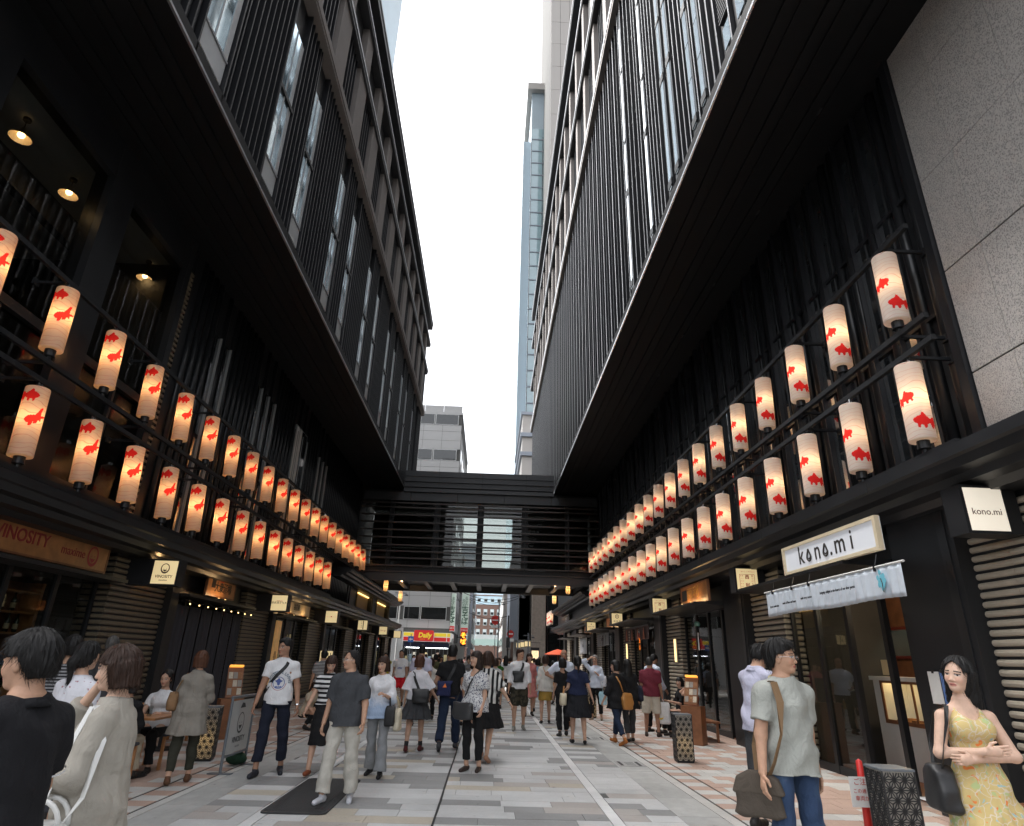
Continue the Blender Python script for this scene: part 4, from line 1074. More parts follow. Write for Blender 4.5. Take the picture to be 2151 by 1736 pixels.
for a, b in zip(xs, xs[1:]):
    ubox('glass_pane', MT['glass'], BR, a + 0.12, b - 0.12, BY0 + 0.38, BY0 + 0.392, 5.9, 9.5)
    ubox('glass_pane', MT['glass'], BR, a + 0.08, b - 0.08, BY1 - 0.22, BY1 - 0.208, 5.9, 9.5)
ubox('window_rail', MT['black'], BR, XL, XR, BY1 - 0.3, BY1 - 0.223, 8.0, 8.2)
ubox('window_rail', MT['black'], BR, XL, XR, BY1 - 0.3, BY1 - 0.223, 5.9, 6.5)
ubox('handrail', MT['frame'], BR, XL, XR, BY0 + 0.6, BY0 + 0.64, 6.95, 6.99)
for a, b in ((-7, -2.3), (1.2, 5.7)):
    ubox('inner_wall', MT['room'], BR, a, b, BY1 - 0.8, BY1 - 0.7, 5.9, 9.4)
# front beam and underside
ubox('edge_beam', MT['panel'], BR, XL, XR, BY0 - 0.02, BY0 + 0.099, 5.18, 5.58)
ubox('edge_beam', MT['panel'], BR, XL, XR, BY1 + 0.001, BY1 + 0.1, 5.1, 5.9)
for k in range(9):
    x = -6.2 + k * 1.4
    ubox('underside_beam', MT['fin'], BR, x - 0.13, x + 0.13, BY0 + 0.11, BY1 - 0.001, 5.2, 5.449)
for x, y in ((-4.6, 34.3), (3.35, 34.3)):
    t = thing('eave_lamp', 'small warm downlight under the footbridge', 'lamp', (x, y, 5.40), 0, 'downlights under the footbridge')
    MB().cyl((0, 0, 0), 0.09, 0.045, 12).build('lamp_ring', MT['fin'], t)
    MB().cyl((0, 0, -0.01), 0.07, 0.009, 12).build('lens', MT['warm_light'], t)
    ld = bpy.data.lights.new('bridge_light', 'POINT'); ld.energy = 4; ld.color = (1, 0.6, 0.28); ld.shadow_soft_size = 0.06
    lo = bpy.data.objects.new('lamp_light', ld); link(lo, t); lo.location = (0, 0, -0.08)
# ---------------------------------------------------------------- far buildings
MT['grey_tile'] = mk('grey_facade_panel', (0.46, 0.46, 0.455), 0.6, var=0.06, scale=0.7)
MT['dark_win'] = mirror_glass('dark_window', (0.02, 0.022, 0.022), 1.5)
MT['win_frame'] = mk('pale_window_frame', (0.62, 0.63, 0.62), 0.5, var=0.05)
MT['beige'] = mk('beige_cladding', (0.46, 0.43, 0.40), 0.7, var=0.05, scale=0.3)
MT['blue_glass'] = mirror_glass('blue_green_glass', (0.26, 0.42, 0.46), 1.9)
MT['white_clad'] = mk('white_cladding', (0.62, 0.72, 0.78), 0.6, var=0.04, scale=0.2)
MT['brick'] = mk('brown_brick', (0.20, 0.11, 0.085), 0.85, var=0.15, scale=1.0)
MT['red_sign'] = emit('red_sign', (0.62, 0.03, 0.03), 0.1)
MT['yellow_sign'] = emit('yellow_sign', (0.85, 0.65, 0.05), 0.1)
MT['white_sign'] = emit('white_sign', (0.85, 0.87, 0.84), 0.06)
MT['mint_sign'] = emit('mint_sign', (0.72, 0.86, 0.76), 0.06)
MT['green_ink'] = mk('green_ink', (0.02, 0.13, 0.06), 0.6)
MT['orange_neon'] = emit('orange_neon', (1.0, 0.22, 0.02), 1.2)
MT['lcd_red'] = emit('neon_red', (0.9, 0.08, 0.02), 1.0)
DY = 54.0
def D(px, py, Y=DY): return bp(px, py, Y=Y)
DB = thing('corner_shop_building', 'grey panelled office block with a red and yellow convenience store at its foot', 'building')
xr = D(948, 1250).x; xl_ = -16.0; ztop = D(925, 871).z
MB().box(xl_, xr, DY, DY + 16, 3.0, ztop).build('wall', MT['joint'], DB)
# facade panels in rows, windows between them
pw = 1.75
fl = 3.45
z = 3.75
while z < ztop - 1.0:
    x = xr; k = 0
    while x > xl_ + 0.1:
        w = pw
        ubox('facade_panel', MT['grey_tile'], DB, max(x - w, xl_) + .012, x - .012, DY - 0.03, DY - 0.001, z + .012, z + 0.62)
        ubox('facade_panel', MT['grey_tile'], DB, max(x - w, xl_) + .012, x - .012, DY - 0.03, DY - 0.001, z + 1.72, z + 2.55)
        if z + 3.4 < ztop + 0.3:
            ubox('facade_panel', MT['grey_tile'], DB, max(x - w, xl_) + .012, x - .012, DY - 0.03, DY - 0.001, z + 2.57, z + 3.44)
        x -= w; k += 1
    x = xr - 0.3; k = 0
    while x > xl_ + 2:
        w = 2.15 if k % 2 == 0 else 1.35
        wn_ = ubox('window', MT['win_frame'], DB, x - w, x, DY - 0.045, DY - 0.002, z + 0.64, z + 1.7)
        ubox('pane', MT['dark_win'], DB, x - w + 0.06, x - 0.06, DY - 0.056, DY - 0.046, z + 0.70, z + 1.64)
        x -= w + (0.06 if k % 2 == 0 else 0.5); k += 1
    z += fl
# right return of the block
z = 3.75
while z < ztop - 3:
    for k in range(5):
        ubox('facade_panel', MT['grey_tile'], DB, xr + .001, xr + 0.03, DY + 0.02 + 3 * k, DY + 2.98 + 3 * k, z + .012, z + 3.3)
        ubox('pane', MT['dark_win'], DB, xr + .031, xr + 0.04, DY + 0.7 + 3 * k, DY + 2.3 + 3 * k, z + 0.9, z + 2.0)
    z += fl
box('coping', MT['grey_tile'], DB, xl_, xr + 0.05, DY - 0.05, DY + 16, ztop + .001, ztop + 0.25)
for x in (xr - 0.4, xr - 2.2):
    MB().tube([(x, DY + 1, ztop + .2), (x, DY + 1, ztop + 1.2)], 0.05, 6).build('roof_vent', MT['frame'], DB)
# convenience store front
def dd(x, y): return bp((1050 + x / 5.3775) / 1.455, (1740 + y / 5.3775) / 1.455, Y=DY - 0.6)
a = dd(985, 1030); b = dd(1755, 1178)
zt, zb = a.z, dd(985, 1178).z
box('fascia', MT['white_sign'], DB, a.x, b.x, DY - 0.6, DY - 0.031, zb, zt)
ret = MB().box(b.x + .001, b.x + 0.06, DY - 0.59, DY + 3, zb, zt).build('fascia_return', MT['white_sign'], DB)
m0, m1 = dd(1165, 1000), dd(1475, 1188)
ubox('fascia_stripe', MT['yellow_sign'], DB, a.x + 0.03, m0.x - 0.05, DY - 0.615, DY - 0.601, (zt + zb) / 2 + 0.05, zt - 0.03)
ubox('fascia_stripe', MT['red_sign'], DB, a.x + 0.03, m0.x - 0.05, DY - 0.615, DY - 0.601, zb + 0.03, (zt + zb) / 2 - 0.02)
c1 = dd(1690, 1100).x
for xa, xb in ((m1.x + 0.05, c1), (c1 + 0.06, b.x - 0.04)):
    ubox('fascia_stripe', MT['yellow_sign'], DB, xa, xb, DY - 0.615, DY - 0.601, (zt + zb) / 2 + 0.05, zt - 0.03)
    ubox('fascia_stripe', MT['red_sign'], DB, xa, xb, DY - 0.615, DY - 0.601, zb + 0.03, (zt + zb) / 2 - 0.02)
pr = []
cx, cz, hw, hh, rr = (m0.x + m1.x) / 2, (m0.z + m1.z) / 2, (m1.x - m0.x) / 2, (m0.z - m1.z) / 2, 0.12
for sx_, sz_, a0 in ((1, 1, 0), (-1, 1, 90), (-1, -1, 180), (1, -1, 270)):
    for q in range(4):
        t_ = math.radians(a0 + 30 * q); pr.append((cx + sx_ * (hw - rr) + rr * math.cos(t_), cz + sz_ * (hh - rr) + rr * math.sin(t_)))
MB().loft([[(x, DY - 0.70, z) for x, z in pr], [(x, DY - 0.601, z) for x, z in pr]]).build('logo_panel', MT['red_sign'], DB)
text('Daily', hh * 1.25, MT['yellow_sign'], DB, (cx + 0.08, DY - 0.705, cz + 0.02), bold=0.02, shear=0.15)
text('YAMAZAKI', hh * 0.22, MT['yellow_sign'], DB, (cx - 0.1, DY - 0.705, cz - hh * 0.66))
ubox('shop_light', emit('store_lamp', (0.9, 0.95, 1.0), 3.0), DB, a.x + 0.2, b.x - 0.2, DY + 0.3, DY + 0.5, zb - 0.5, zb - 0.45)
box('shop_wall', MT['room'], DB, xl_, xr, DY + 4, DY + 4.1, 0, 3)
box('awning_band', mk('navy_band', (0.03, 0.035, 0.08), 0.5, var=0.3), DB, a.x + 0.1, b.x - 0.1, DY - 0.3, DY - 0.25, zb - 0.42, zb - 0.11)
shel = [((0.5, 0.4, 0.2)), ((0.25, 0.35, 0.4)), ((0.5, 0.45, 0.35)), ((0.3, 0.2, 0.15)), ((0.2, 0.35, 0.2))]
for k in range(12):
    x = a.x + 0.1 + k * (b.x - a.x) / 12
    ubox('shop_goods', mk('goods%d' % k, shel[k % 5], 0.5), DB, x, x + 0.25, DY + 0.8, DY + 1.0, 0.8, 1.6 + 0.15 * (k % 3))
    ubox('shop_mullion', MT['frame'], DB, x - 0.02, x + 0.02, DY - 0.1, DY - 0.04, 0, zb - 0.1)
box('shop_floor', MT['concrete'], DB, xl_, xr, DY - 0.1, DY + 4, -0.003, 0.04)
box('corner_pier', MT['grey_tile'], DB, b.x + 0.2, xr, DY - 0.02, DY + 0.5, 0, 3.0)
box('side_wall', MT['grey_tile'], DB, xl_, a.x - 0.1, DY - 0.02, DY + 0.5, 0, 3.74)
# upright soba signs
def upright(px0, py0, px1, py1, Y, label, red=True):
    p, q = bp(px0, py0, Y=Y), bp(px1, py1, Y=Y)
    cx, w = (p.x + q.x) / 2, abs(q.x - p.x)
    t = thing('upright_sign', label, 'sign', (cx, Y, q.z))
    h = p.z - q.z
    MB().box(-w / 2, w / 2, 0, 0.35, 0, h).build('casing', MT['white_sign'], t)
    MB().box(-w / 2 + .02, w / 2 - .02, -0.02, -0.001, 0.14 * h, h - 0.02).build('face', MT['mint_sign'], t)
    MB().box(-w / 2 + .02, w / 2 - .02, -0.02, -0.001, 0.01 * h, 0.13 * h).build('red_foot', MT['red_sign'], t)
    for k, s in enumerate('吉そば'):
        text(s, w * 0.95, MT['green_ink'], t, (0, -0.024, h * (0.56 - 0.14 * k)), bold=0.01)
    for k, s in enumerate('名代手打'):
        text(s, w * 0.42, MT['green_ink'], t, (0.14 * w, -0.024, h * (0.86 - 0.06 * k)))
        text(s, w * 0.42, MT['green_ink'], t, (-0.25 * w, -0.024, h * (0.8 - 0.06 * k)))
    text('営業中', w * 0.3, MT['white_sign'], t, (0, -0.024, 0.07 * h))
    MB().box(-w / 2 - 0.6, -w / 2, 0.12, 0.2, 0.3 * h, 0.3 * h + 0.08).box(-w / 2 - 0.6, -w / 2, 0.12, 0.2, 0.8 * h, 0.8 * h + 0.08).build('bracket', MT['frame'], t)
    return t
upright((1050 + 1953 / 5.3775) / 1.455, (1740 + 385 / 5.3775) / 1.455, (1050 + 2040 / 5.3775) / 1.455, (1740 + 1058 / 5.3775) / 1.455, 60, 'tall mint green upright sign with large brushed characters and red foot')
upright((1050 + 1745 / 5.3775) / 1.455, (1740 + 395 / 5.3775) / 1.455, (1050 + 1820 / 5.3775) / 1.455, (1740 + 1020 / 5.3775) / 1.455, DY + 0.2, 'mint upright sign fixed against the grey office block')
p = bp((1050 + 1965 / 5.3775) / 1.455, (1740 + 1148 / 5.3775) / 1.455, Y=59.5)
ns = thing('neon_sign', 'small glowing orange neon sign under the tall upright sign', 'sign', tuple(p))
MB().box(-0.24, 0.24, 0.05, 0.2, -0.62, 0.6).box(-0.6, -0.24, 0.1, 0.15, 0.1, 0.15).build('casing', MT['black'], ns)
for k, s in enumerate('そば'):
    text(s, 0.5, MT['orange_neon'], ns, (0, 0.03, 0.28 - 0.55 * k), bold=0.03)
# street running on: left and right rows
def block(name, label, x0, x1, y0, y1, h, m, wm='dark_win', rows=3.2, ww=1.2, face='+X', zb=3.4, front=True):
    t = thing(name, label, 'building')
    MB().box(x0, x1, y0, y1, 0, h).build('wall', m, t)
    z = zb
    xf = x1 if face == '+X' else x0; s = 1 if face == '+X' else -1
    while z < h - 1.2:
        y = y0 + 0.6
        while y < y1 - ww:
            w = ubox('window', MT['win_frame'], t, xf, xf + s * 0.04, y, y + ww, z, z + 1.5)
            ubox('pane', MT[wm], t, xf + s * 0.041, xf + s * 0.05, y + 0.08, y + ww - 0.08, z + 0.08, z + 1.42)
            y += ww + 0.7
        if front:
            x = x0 + 0.5
            while x < x1 - ww:
                ubox('window', MT['win_frame'], t, x, x + ww, y0 - 0.04, y0, z, z + 1.5)
                ubox('pane', MT[wm], t, x + 0.08, x + ww - 0.08, y0 - 0.05, y0 - 0.041, z + 0.08, z + 1.42)
                x += ww + 0.6
        z += rows
    box('coping', m, t, x0 - 0.1, x1 + 0.1, y0 - 0.1, y1, h + .001, h + 0.2)
    box('shopfront', MT['dark_win'], t, xf, xf + s * 0.03, y0 + 0.3, y1 - 0.3, 0.1, 2.7)
    return t
MT['offwhite'] = mk('offwhite_render', (0.50, 0.49, 0.46), 0.8, var=0.1, scale=0.5)
MT['bluegrey'] = mk('bluegrey_render', (0.30, 0.33, 0.38), 0.7, var=0.08, scale=0.3)
MT['brownwall'] = mk('brown_render', (0.16, 0.11, 0.09), 0.8, var=0.1, scale=0.5)
block('terrace_building', 'narrow off white building standing behind the tall upright sign', -12, -2.45, 70.5, 84, 8.2, MT['offwhite'])
block('terrace_building', 'blue grey office block rising behind the off white building', -16, -2.2, 86, 108, 16, MT['bluegrey'])
block('terrace_building', 'low white fronted building towards the brown brick block', -14, -2.6, 110, 134, 9.0, MT['white_clad'])
block('terrace_building', 'brown building with a tall pale sign opposite the blue grey block', 2.9, 12, 82, 100, 14, MT['brownwall'], face='-X')
block('terrace_building', 'pale building with balconies opposite the low white front', 2.3, 12, 102, 134, 11, MT['offwhite'], face='-X')
bb = thing('brick_building', 'brown brick block with white upper storeys closing the street', 'building')
MB().box(-14, 14, 150, 165, 0, 13.2).build('wall', MT['brick'], bb)
MB().box(-14, 14, 149.9, 165, 13.2, 16.2).build('upper_storey', MT['white_clad'], bb)
MB().box(-9, 9, 151, 165, 16.2, 19.5).build('attic', MT['white_clad'], bb)
MB().box(-14.2, 14.2, 149.7, 150, 15.1, 15.3).build('cornice', MT['brick'], bb)
for z in (4.2, 6.4, 8.6, 10.8, 13.7):
    for k in range(14):
        x = -10.5 + k * 1.55
        ubox('window', MT['win_frame'], bb, x, x + 0.85, 149.86 if z < 13 else 149.8, 149.898, z, z + (1.35 if z < 13 else 0.9))
        ubox('pane', MT['dark_win'], bb, x + 0.08, x + 0.77, 149.75 if z > 13 else 149.84, 149.79 if z > 13 else 149.859, z + 0.1, z + (0.7 if z < 13 else 0.7))
for k in range(14):
    ubox('attic_pier', MT['beige'], bb, -8.6 + k * 1.3, -8.2 + k * 1.3, 150.9, 150.99, 16.4, 19.3)
gb = thing('road_bridge', 'pale green girder bridge crossing far down the street', 'bridge')
MB().box(-20, 20, 141, 143, 4.2, 5.4).build('girder', mk('pale_green_paint', (0.36, 0.45, 0.40), 0.6), gb)
MB().box(-20, 20, 141, 141.1, 5.4, 6.3).build('parapet', mk('pale_concrete', (0.5, 0.5, 0.48), 0.8), gb)
for x in (-6, 6):
    MB().box(x - 0.5, x + 0.5, 141.4, 142.6, 0, 4.2).build('pier', MT['concrete'], gb)
# dark building with stone pillar beyond the right one
rb = thing('stone_pillar_building', 'dark glass building with a square stone pillar at the street corner', 'building')
p0, p1 = bp(1118, 1300, Y=62), bp(1146, 1300, Y=62)
MB().box(p0.x, p1.x, 62, 63.2, 0, 11).build('stone_pillar', mk('brown_stone', (0.27, 0.23, 0.19), 0.8, var=0.25, scale=4), rb)
MB().box(p0.x + 0.3, 20, 63.5, 80, 0, 12).build('wall', MT['dark_win'], rb)
MB().box(bp(1065, 1300, Y=80).x, p0.x + 0.29, 70, 81, 3.5, 11).build('wing', MT['bluegrey'], rb)
MB().box(p1.x + 0.5, 20, 61.5, 63.4, 4.0, 4.5).build('canopy', MT['panel'], rb)
for k in range(5):
    x = p0.x + 0.35 + k * 1.2
    ubox('mullion', MT['fin'], rb, x, x + 0.1, 63.4, 63.499, 0, 12)
# towers
MT['tower_side'] = mk('pale_blue_cladding', (0.42, 0.50, 0.55), 0.6, var=0.04, scale=0.2)
tw = thing('glass_tower', 'tall pale tower with a strip of blue green glass panes', 'tower')
TY = 110; q0 = bp(1117, 250, Y=TY); q1 = bp(1140, 400, Y=TY)
tx0 = bp(1086, 900, Y=TY).x; gx0 = bp(1107, 500, Y=TY).x; zt = bp(1118, 183, Y=TY).z
MB().box(gx0 + 0.5, gx0 + 16, TY, TY + 62, 0, zt - 2).build('wall', MT['tower_side'], tw)
MB().box(gx0 - 1.2, gx0 + 0.499, TY + 1.5, TY + 62, 0, zt - 16).build('side_wing', MT['tower_side'], tw)
MB().box(gx0 - 0.6, gx0 + 18, TY - 1.2, TY + 63, zt - 2, zt).build('roof_slab', MT['beige'], tw)
z = 30
while z < zt - 16:
    for k in range(4):
        ubox('pane', MT['blue_glass'], tw, gx0 + 0.6 + k * 2.6, gx0 + 3.1 + k * 2.6, TY - 0.2, TY - 0.01, z + 0.15, z + 3.3)
    ubox('floor_band', MT['bluegrey'], tw, gx0 + 0.55, gx0 + 11.2, TY - 0.3, TY - 0.21, z - 0.12, z + 0.12)
    z += 3.5
for k in range(3):
    ubox('mullion', MT['panel'], tw, gx0 + 0.5 + k * 2.6, gx0 + 0.62 + k * 2.6, TY - 0.28, TY - 0.205, 30, zt - 16)
bt = thing('beige_tower', 'plain beige panelled tower rising above the black building', 'tower')
bx = bp(1157, 150, Y=92).x
MB().box(bx + 0.05, bx + 24, 92, 120, 0, 190).build('wall', MT['joint'], bt)
for k in range(12):
    for j in range(24):
        ubox('cladding_panel', MT['beige'], bt, bx + k * 2.0 + .03, bx + k * 2.0 + 1.97, 91.9, 91.999, 30 + j * 6.6 + .03, 30 + j * 6.6 + 6.57)
rt = thing('striped_stone_building', 'pale stone block with two dark bands beside the glass tower', 'building')
sx0, sx1 = bp(1097, 930, Y=70).x, 12
zz_ = [bp(1100, y, Y=70).z for y in (990, 958, 950, 918, 910, 868)]
MB().box(sx0, sx1, 70, 90, 0, bp(1100, 868, Y=70).z).build('wall', MT['beige'], rt)
for za, zb_ in ((zz_[1], zz_[2]), (zz_[3], zz_[4])):
    MB().box(sx0 - 0.25, sx1, 69.75, 90, za, zb_).build('band', MT['bluegrey'], rt)
MB().box(sx0 - 0.2, sx1, 69.8, 90, bp(1100, 872, Y=70).z, bp(1100, 866, Y=70).z).build('coping', MT['bluegrey'], rt)
lt = thing('white_tower', 'very tall white tower with closely ruled glazing above the roofline', 'tower')
ex = bp(842, 60, Y=112).x
MB().box(ex - 30, ex, 80, 110, 0, 170).build('wall', MT['white_clad'], lt)
z = 20
while z < 168:
    ubox('window_band', MT['blue_glass'], lt, ex - 28, ex - 0.4, 79.9, 79.999, z, z + 1.3); z += 3.6
for k in range(14):
    ubox('mullion', MT['white_clad'], lt, ex - 1.0 - k * 1.2, ex - 0.8 - k * 1.2, 79.6, 79.899, 20, 168)
for k in range(5):
    wt = thing('overhead_wire', 'thin overhead cable sagging across the far street, one of several', 'cable', (0, 56 + 9 * k, 0), 0, 'cables over the far street')
    MB().tube([(-3.4 + 0.75 * j, 0.6 * math.sin(k), 6.3 + 0.5 * (k % 3) + 0.045 * (j - 5) ** 2) for j in range(11)], 0.025, 5).build('cable', MT['black'], wt)
# ---------------------------------------------------------------- paper lanterns with goldfish
def paper_mat(name, col, line=None):
    m = bpy.data.materials.new(name); m.use_nodes = True
    N = m.node_tree.nodes; L = m.node_tree.links; N.clear()
    out = N.new('ShaderNodeOutputMaterial'); mi = N.new('ShaderNodeMixShader'); mi.inputs['Fac'].default_value = 0.5
    df = N.new('ShaderNodeBsdfDiffuse'); tl = N.new('ShaderNodeBsdfTranslucent')
    L.new(df.outputs[0], mi.inputs[1]); L.new(tl.outputs[0], mi.inputs[2]); L.new(mi.outputs[0], out.inputs['Surface'])
    tc = N.new('ShaderNodeTexCoord'); no = N.new('ShaderNodeTexNoise'); no.inputs['Scale'].default_value = 40
    mp = N.new('ShaderNodeMapping'); mp.inputs['Scale'].default_value = (1, 1, 4)
    L.new(tc.outputs['Object'], mp.inputs['Vector']); L.new(mp.outputs['Vector'], no.inputs['Vector'])
    base = N.new('ShaderNodeMix'); base.data_type = 'RGBA'
    base.inputs[6].default_value = (*[c * 0.9 for c in col], 1); base.inputs[7].default_value = (*col, 1)
    L.new(no.outputs['Fac'], base.inputs['Factor']); res = base.outputs[2]
    if line:
        m2 = N.new('ShaderNodeMapping'); m2.inputs['Scale'].default_value = (0.7, 0.7, 1.0)
        L.new(tc.outputs['Object'], m2.inputs['Vector'])
        wv = N.new('ShaderNodeTexWave'); wv.wave_type = 'BANDS'; wv.bands_direction = 'Z'
        wv.inputs['Scale'].default_value = 4.2; wv.inputs['Distortion'].default_value = 9.0; wv.inputs['Detail'].default_value = 0.6
        wv.inputs['Detail Scale'].default_value = 1.2
        L.new(m2.outputs['Vector'], wv.inputs['Vector'])
        cr = N.new('ShaderNodeValToRGB'); e = cr.color_ramp.elements
        e[0].position = 0.972; e[0].color = (0, 0, 0, 1); e[1].position = 0.992; e[1].color = (0.7, 0.7, 0.7, 1)
        L.new(wv.outputs['Fac'], cr.inputs['Fac'])
        mx = N.new('ShaderNodeMix'); mx.data_type = 'RGBA'; mx.inputs[7].default_value = (*line, 1)
        L.new(cr.outputs['Color'], mx.inputs['Factor']); L.new(res, mx.inputs[6]); res = mx.outputs[2]
    L.new(res, df.inputs['Color']); L.new(res, tl.inputs['Color'])
    return m
MT['paper'] = paper_mat('lantern_paper', (0.82, 0.77, 0.72), (0.62, 0.40, 0.34))
MT['fish'] = paper_mat('goldfish_red', (0.80, 0.035, 0.035))
MT['chrome'] = mk('chrome', (0.7, 0.7, 0.7), 0.15, metal=1.0, var=0.05)
# goldfish outlines, head to +u, unit length about 1
fish_side = [(0.50, 0.02), (0.44, 0.12), (0.32, 0.20), (0.22, 0.24), (0.20, 0.38), (0.12, 0.36), (0.02, 0.24), (-0.10, 0.14), (-0.18, 0.12),
             (-0.26, 0.22), (-0.40, 0.26), (-0.44, 0.14), (-0.52, 0.10), (-0.46, 0.0), (-0.56, -0.16), (-0.46, -0.26), (-0.36, -0.16), (-0.34, -0.34), (-0.24, -0.26), (-0.16, -0.10),
             (-0.04, -0.16), (-0.04, -0.30), (0.06, -0.34), (0.10, -0.20), (0.20, -0.18), (0.22, -0.34), (0.30, -0.30), (0.32, -0.16), (0.42, -0.10)]
fish_top = [(0.52, -0.16), (0.46, -0.02), (0.36, 0.06), (0.24, 0.08), (0.10, 0.10), (-0.02, 0.28), (-0.14, 0.48), (-0.26, 0.50), (-0.20, 0.30), (-0.16, 0.10), (-0.34, 0.10), (-0.52, 0.14),
            (-0.40, 0.02), (-0.20, -0.04), (-0.18, -0.18), (-0.04, -0.16), (0.02, -0.30), (0.14, -0.34), (0.16, -0.24), (0.24, -0.44), (0.36, -0.46), (0.34, -0.32), (0.44, -0.28)]
def inside(poly, u, v):
    c = False; n = len(poly); j = n - 1
    for i in range(n):
        (xi, yi), (xj, yj) = poly[i], poly[j]
        if (yi > v) != (yj > v) and u < (xj - xi) * (v - yi) / (yj - yi) + xi: c = not c
        j = i
    return c
MT['paperL'] = paper_mat('lamplit_tint_paper', (0.84, 0.70, 0.56), (0.60, 0.30, 0.22))  # same paper, colour warmed to stand for the weaker daylight on this side
def shade_mesh(fishes, paper='paper', R=0.15, H=1.0, nu=140, nv=120):
    """cylinder whose cells inside a fish outline carry the red print; fishes: (poly, angle, z, size, flip, tilt)"""
    vs = []; fs = []; mi = []
    prof = [(R * 0.965, -H / 2), (R, -H / 2 + 0.012)] + [(R, -H / 2 + 0.012 + (H - 0.024) * k / nv) for k in range(1, nv)] + [(R, H / 2 - 0.012), (R * 0.965, H / 2)]
    for r, z in prof:
        for i in range(nu):
            a = 2 * math.pi * i / nu; vs.append((r * math.cos(a), r * math.sin(a), z))
    for k in range(len(prof) - 1):
        zc = (prof[k][1] + prof[k + 1][1]) / 2
        for i in range(nu):
            fs.append((k * nu + i, k * nu + (i + 1) % nu, (k + 1) * nu + (i + 1) % nu, (k + 1) * nu + i))
            a = 2 * math.pi * (i + 0.5) / nu; m = 0
            for poly, fa, fz, s, fl, tilt in fishes:
                da = (a - fa + math.pi) % (2 * math.pi) - math.pi
                u, v = da * R / s, (zc - fz) / s
                if abs(u) > 0.7 or abs(v) > 0.7: continue
                u2 = u * math.cos(tilt) + v * math.sin(tilt); v2 = -u * math.sin(tilt) + v * math.cos(tilt)
                if inside(poly, u2 * fl, v2): m = 1; break
            mi.append(m)
    n0 = len(vs)
    for z, rr in ((-H / 2, 0.06), (H / 2, 0.06)):
        for i in range(nu):
            a = 2 * math.pi * i / nu; vs.append((rr * math.cos(a), rr * math.sin(a), z))
    top = (len(prof) - 1) * nu
    for i in range(nu):
        j = (i + 1) % nu
        fs.append((n0 + i, n0 + j, j, i)); mi.append(0)
        fs.append((top + i, top + j, n0 + nu + j, n0 + nu + i)); mi.append(0)
    me = bpy.data.meshes.new('paper_shade'); me.from_pydata(vs, [], fs)
    me.materials.append(MT[paper]); me.materials.append(MT['fish'])
    me.polygons.foreach_set('material_index', mi); me.polygons.foreach_set('use_smooth', [True] * len(fs))
    return me
d2 = math.radians
# directions from which the passer-by sees each row (towards -Y and the street)
meR = shade_mesh([(fish_side, d2(196), 0.03, 0.24, 1, 0.35), (fish_side, d2(266), -0.29, 0.285, -1, -0.15), (fish_top, d2(80), 0.1, 0.26, 1, 0)])
meL = shade_mesh([(fish_side, d2(266), 0.35, 0.265, 1, 0.0), (fish_top, d2(330), 0.05, 0.29, -1, 0.1), (fish_side, d2(120), -0.2, 0.24, 1, 0)], 'paperL')
cap_b = MB().cyl((0, 0, -0.60), 0.072, 0.10, 14).mesh('bottom_cap'); cap_b.materials.append(MT['black'])
stem_b = MB().cyl((0, 0, -0.66), 0.03, 0.06, 8).mesh('stem'); stem_b.materials.append(MT['black'])
cap_t = MB().cyl((0, 0, 0.5), 0.062, 0.03, 14).mesh('top_cap'); cap_t.materials.append(MT['white'])
hang = MB().box(-0.015, 0.015, -0.05, -0.03, 0.53, 0.62).box(-0.015, 0.015, 0.03, 0.05, 0.53, 0.62).mesh('hanger'); hang.materials.append(MT['chrome'])
lan_light = bpy.data.lights.new('lantern_light', 'POINT'); lan_light.energy = 0.7; lan_light.color = (1.0, 0.68, 0.36); lan_light.shadow_soft_size = 0.045
LAMPS = {}
for sd_, c_, f_ in (('R', (1.0, 0.68, 0.36), 1.0), ('L', (1.0, 0.58, 0.25), 1.15)):
    LAMPS[sd_] = []
    for e_ in (0.55, 0.7, 0.85):
        q_ = lan_light.copy(); q_.energy = e_ * f_; q_.color = c_; LAMPS[sd_].append(q_)
def lantern(me, x, y, z, tilt, label, group):
    t = thing('paper_lantern', label, 'lantern', (x, y, z), 0, group)
    t.rotation_euler = (rng.uniform(-.014, .014), tilt + rng.uniform(-.012, .012), rng.uniform(-.2, .2))
    inst(me, 'paper_shade', t); inst(cap_b, 'bottom_cap', t); inst(stem_b, 'stem', t); inst(cap_t, 'top_cap', t); inst(hang, 'hanger', t)
    lo = bpy.data.objects.new('lamp_light', rng.choice(LAMPS['R' if x > 0 else 'L'])); link(lo, t); lo.location = (0, 0, 0.04)
    return t
XRl, XLl = 5.147, -6.475
for k in range(-1, 20):
    y = 6.81 + 1.3217 * k
    if k >= 0:
        lantern(meR, XRl, y, 6.27, 0.026, 'white paper lantern with red goldfish in the higher row along the granite-walled building', 'higher lanterns on the granite-walled building')
        lantern(meR, XRl, y + 0.03, 4.65, 0.026, 'white paper lantern with red goldfish in the lower row along the granite-walled building', 'lower lanterns on the granite-walled building')
for k in range(-1, 19):
    lantern(meL, XLl, 8.186 + 1.3217 * k, 6.03, -0.05, 'white paper lantern with red goldfish in the higher row along the restaurant building', 'higher lanterns on the restaurant building')
for k in range(-1, 14):
    lantern(meL, XLl, 8.26 + 1.3217 * k, 4.45, -0.05, 'white paper lantern with red goldfish in the lower row along the restaurant building', 'lower lanterns on the restaurant building')
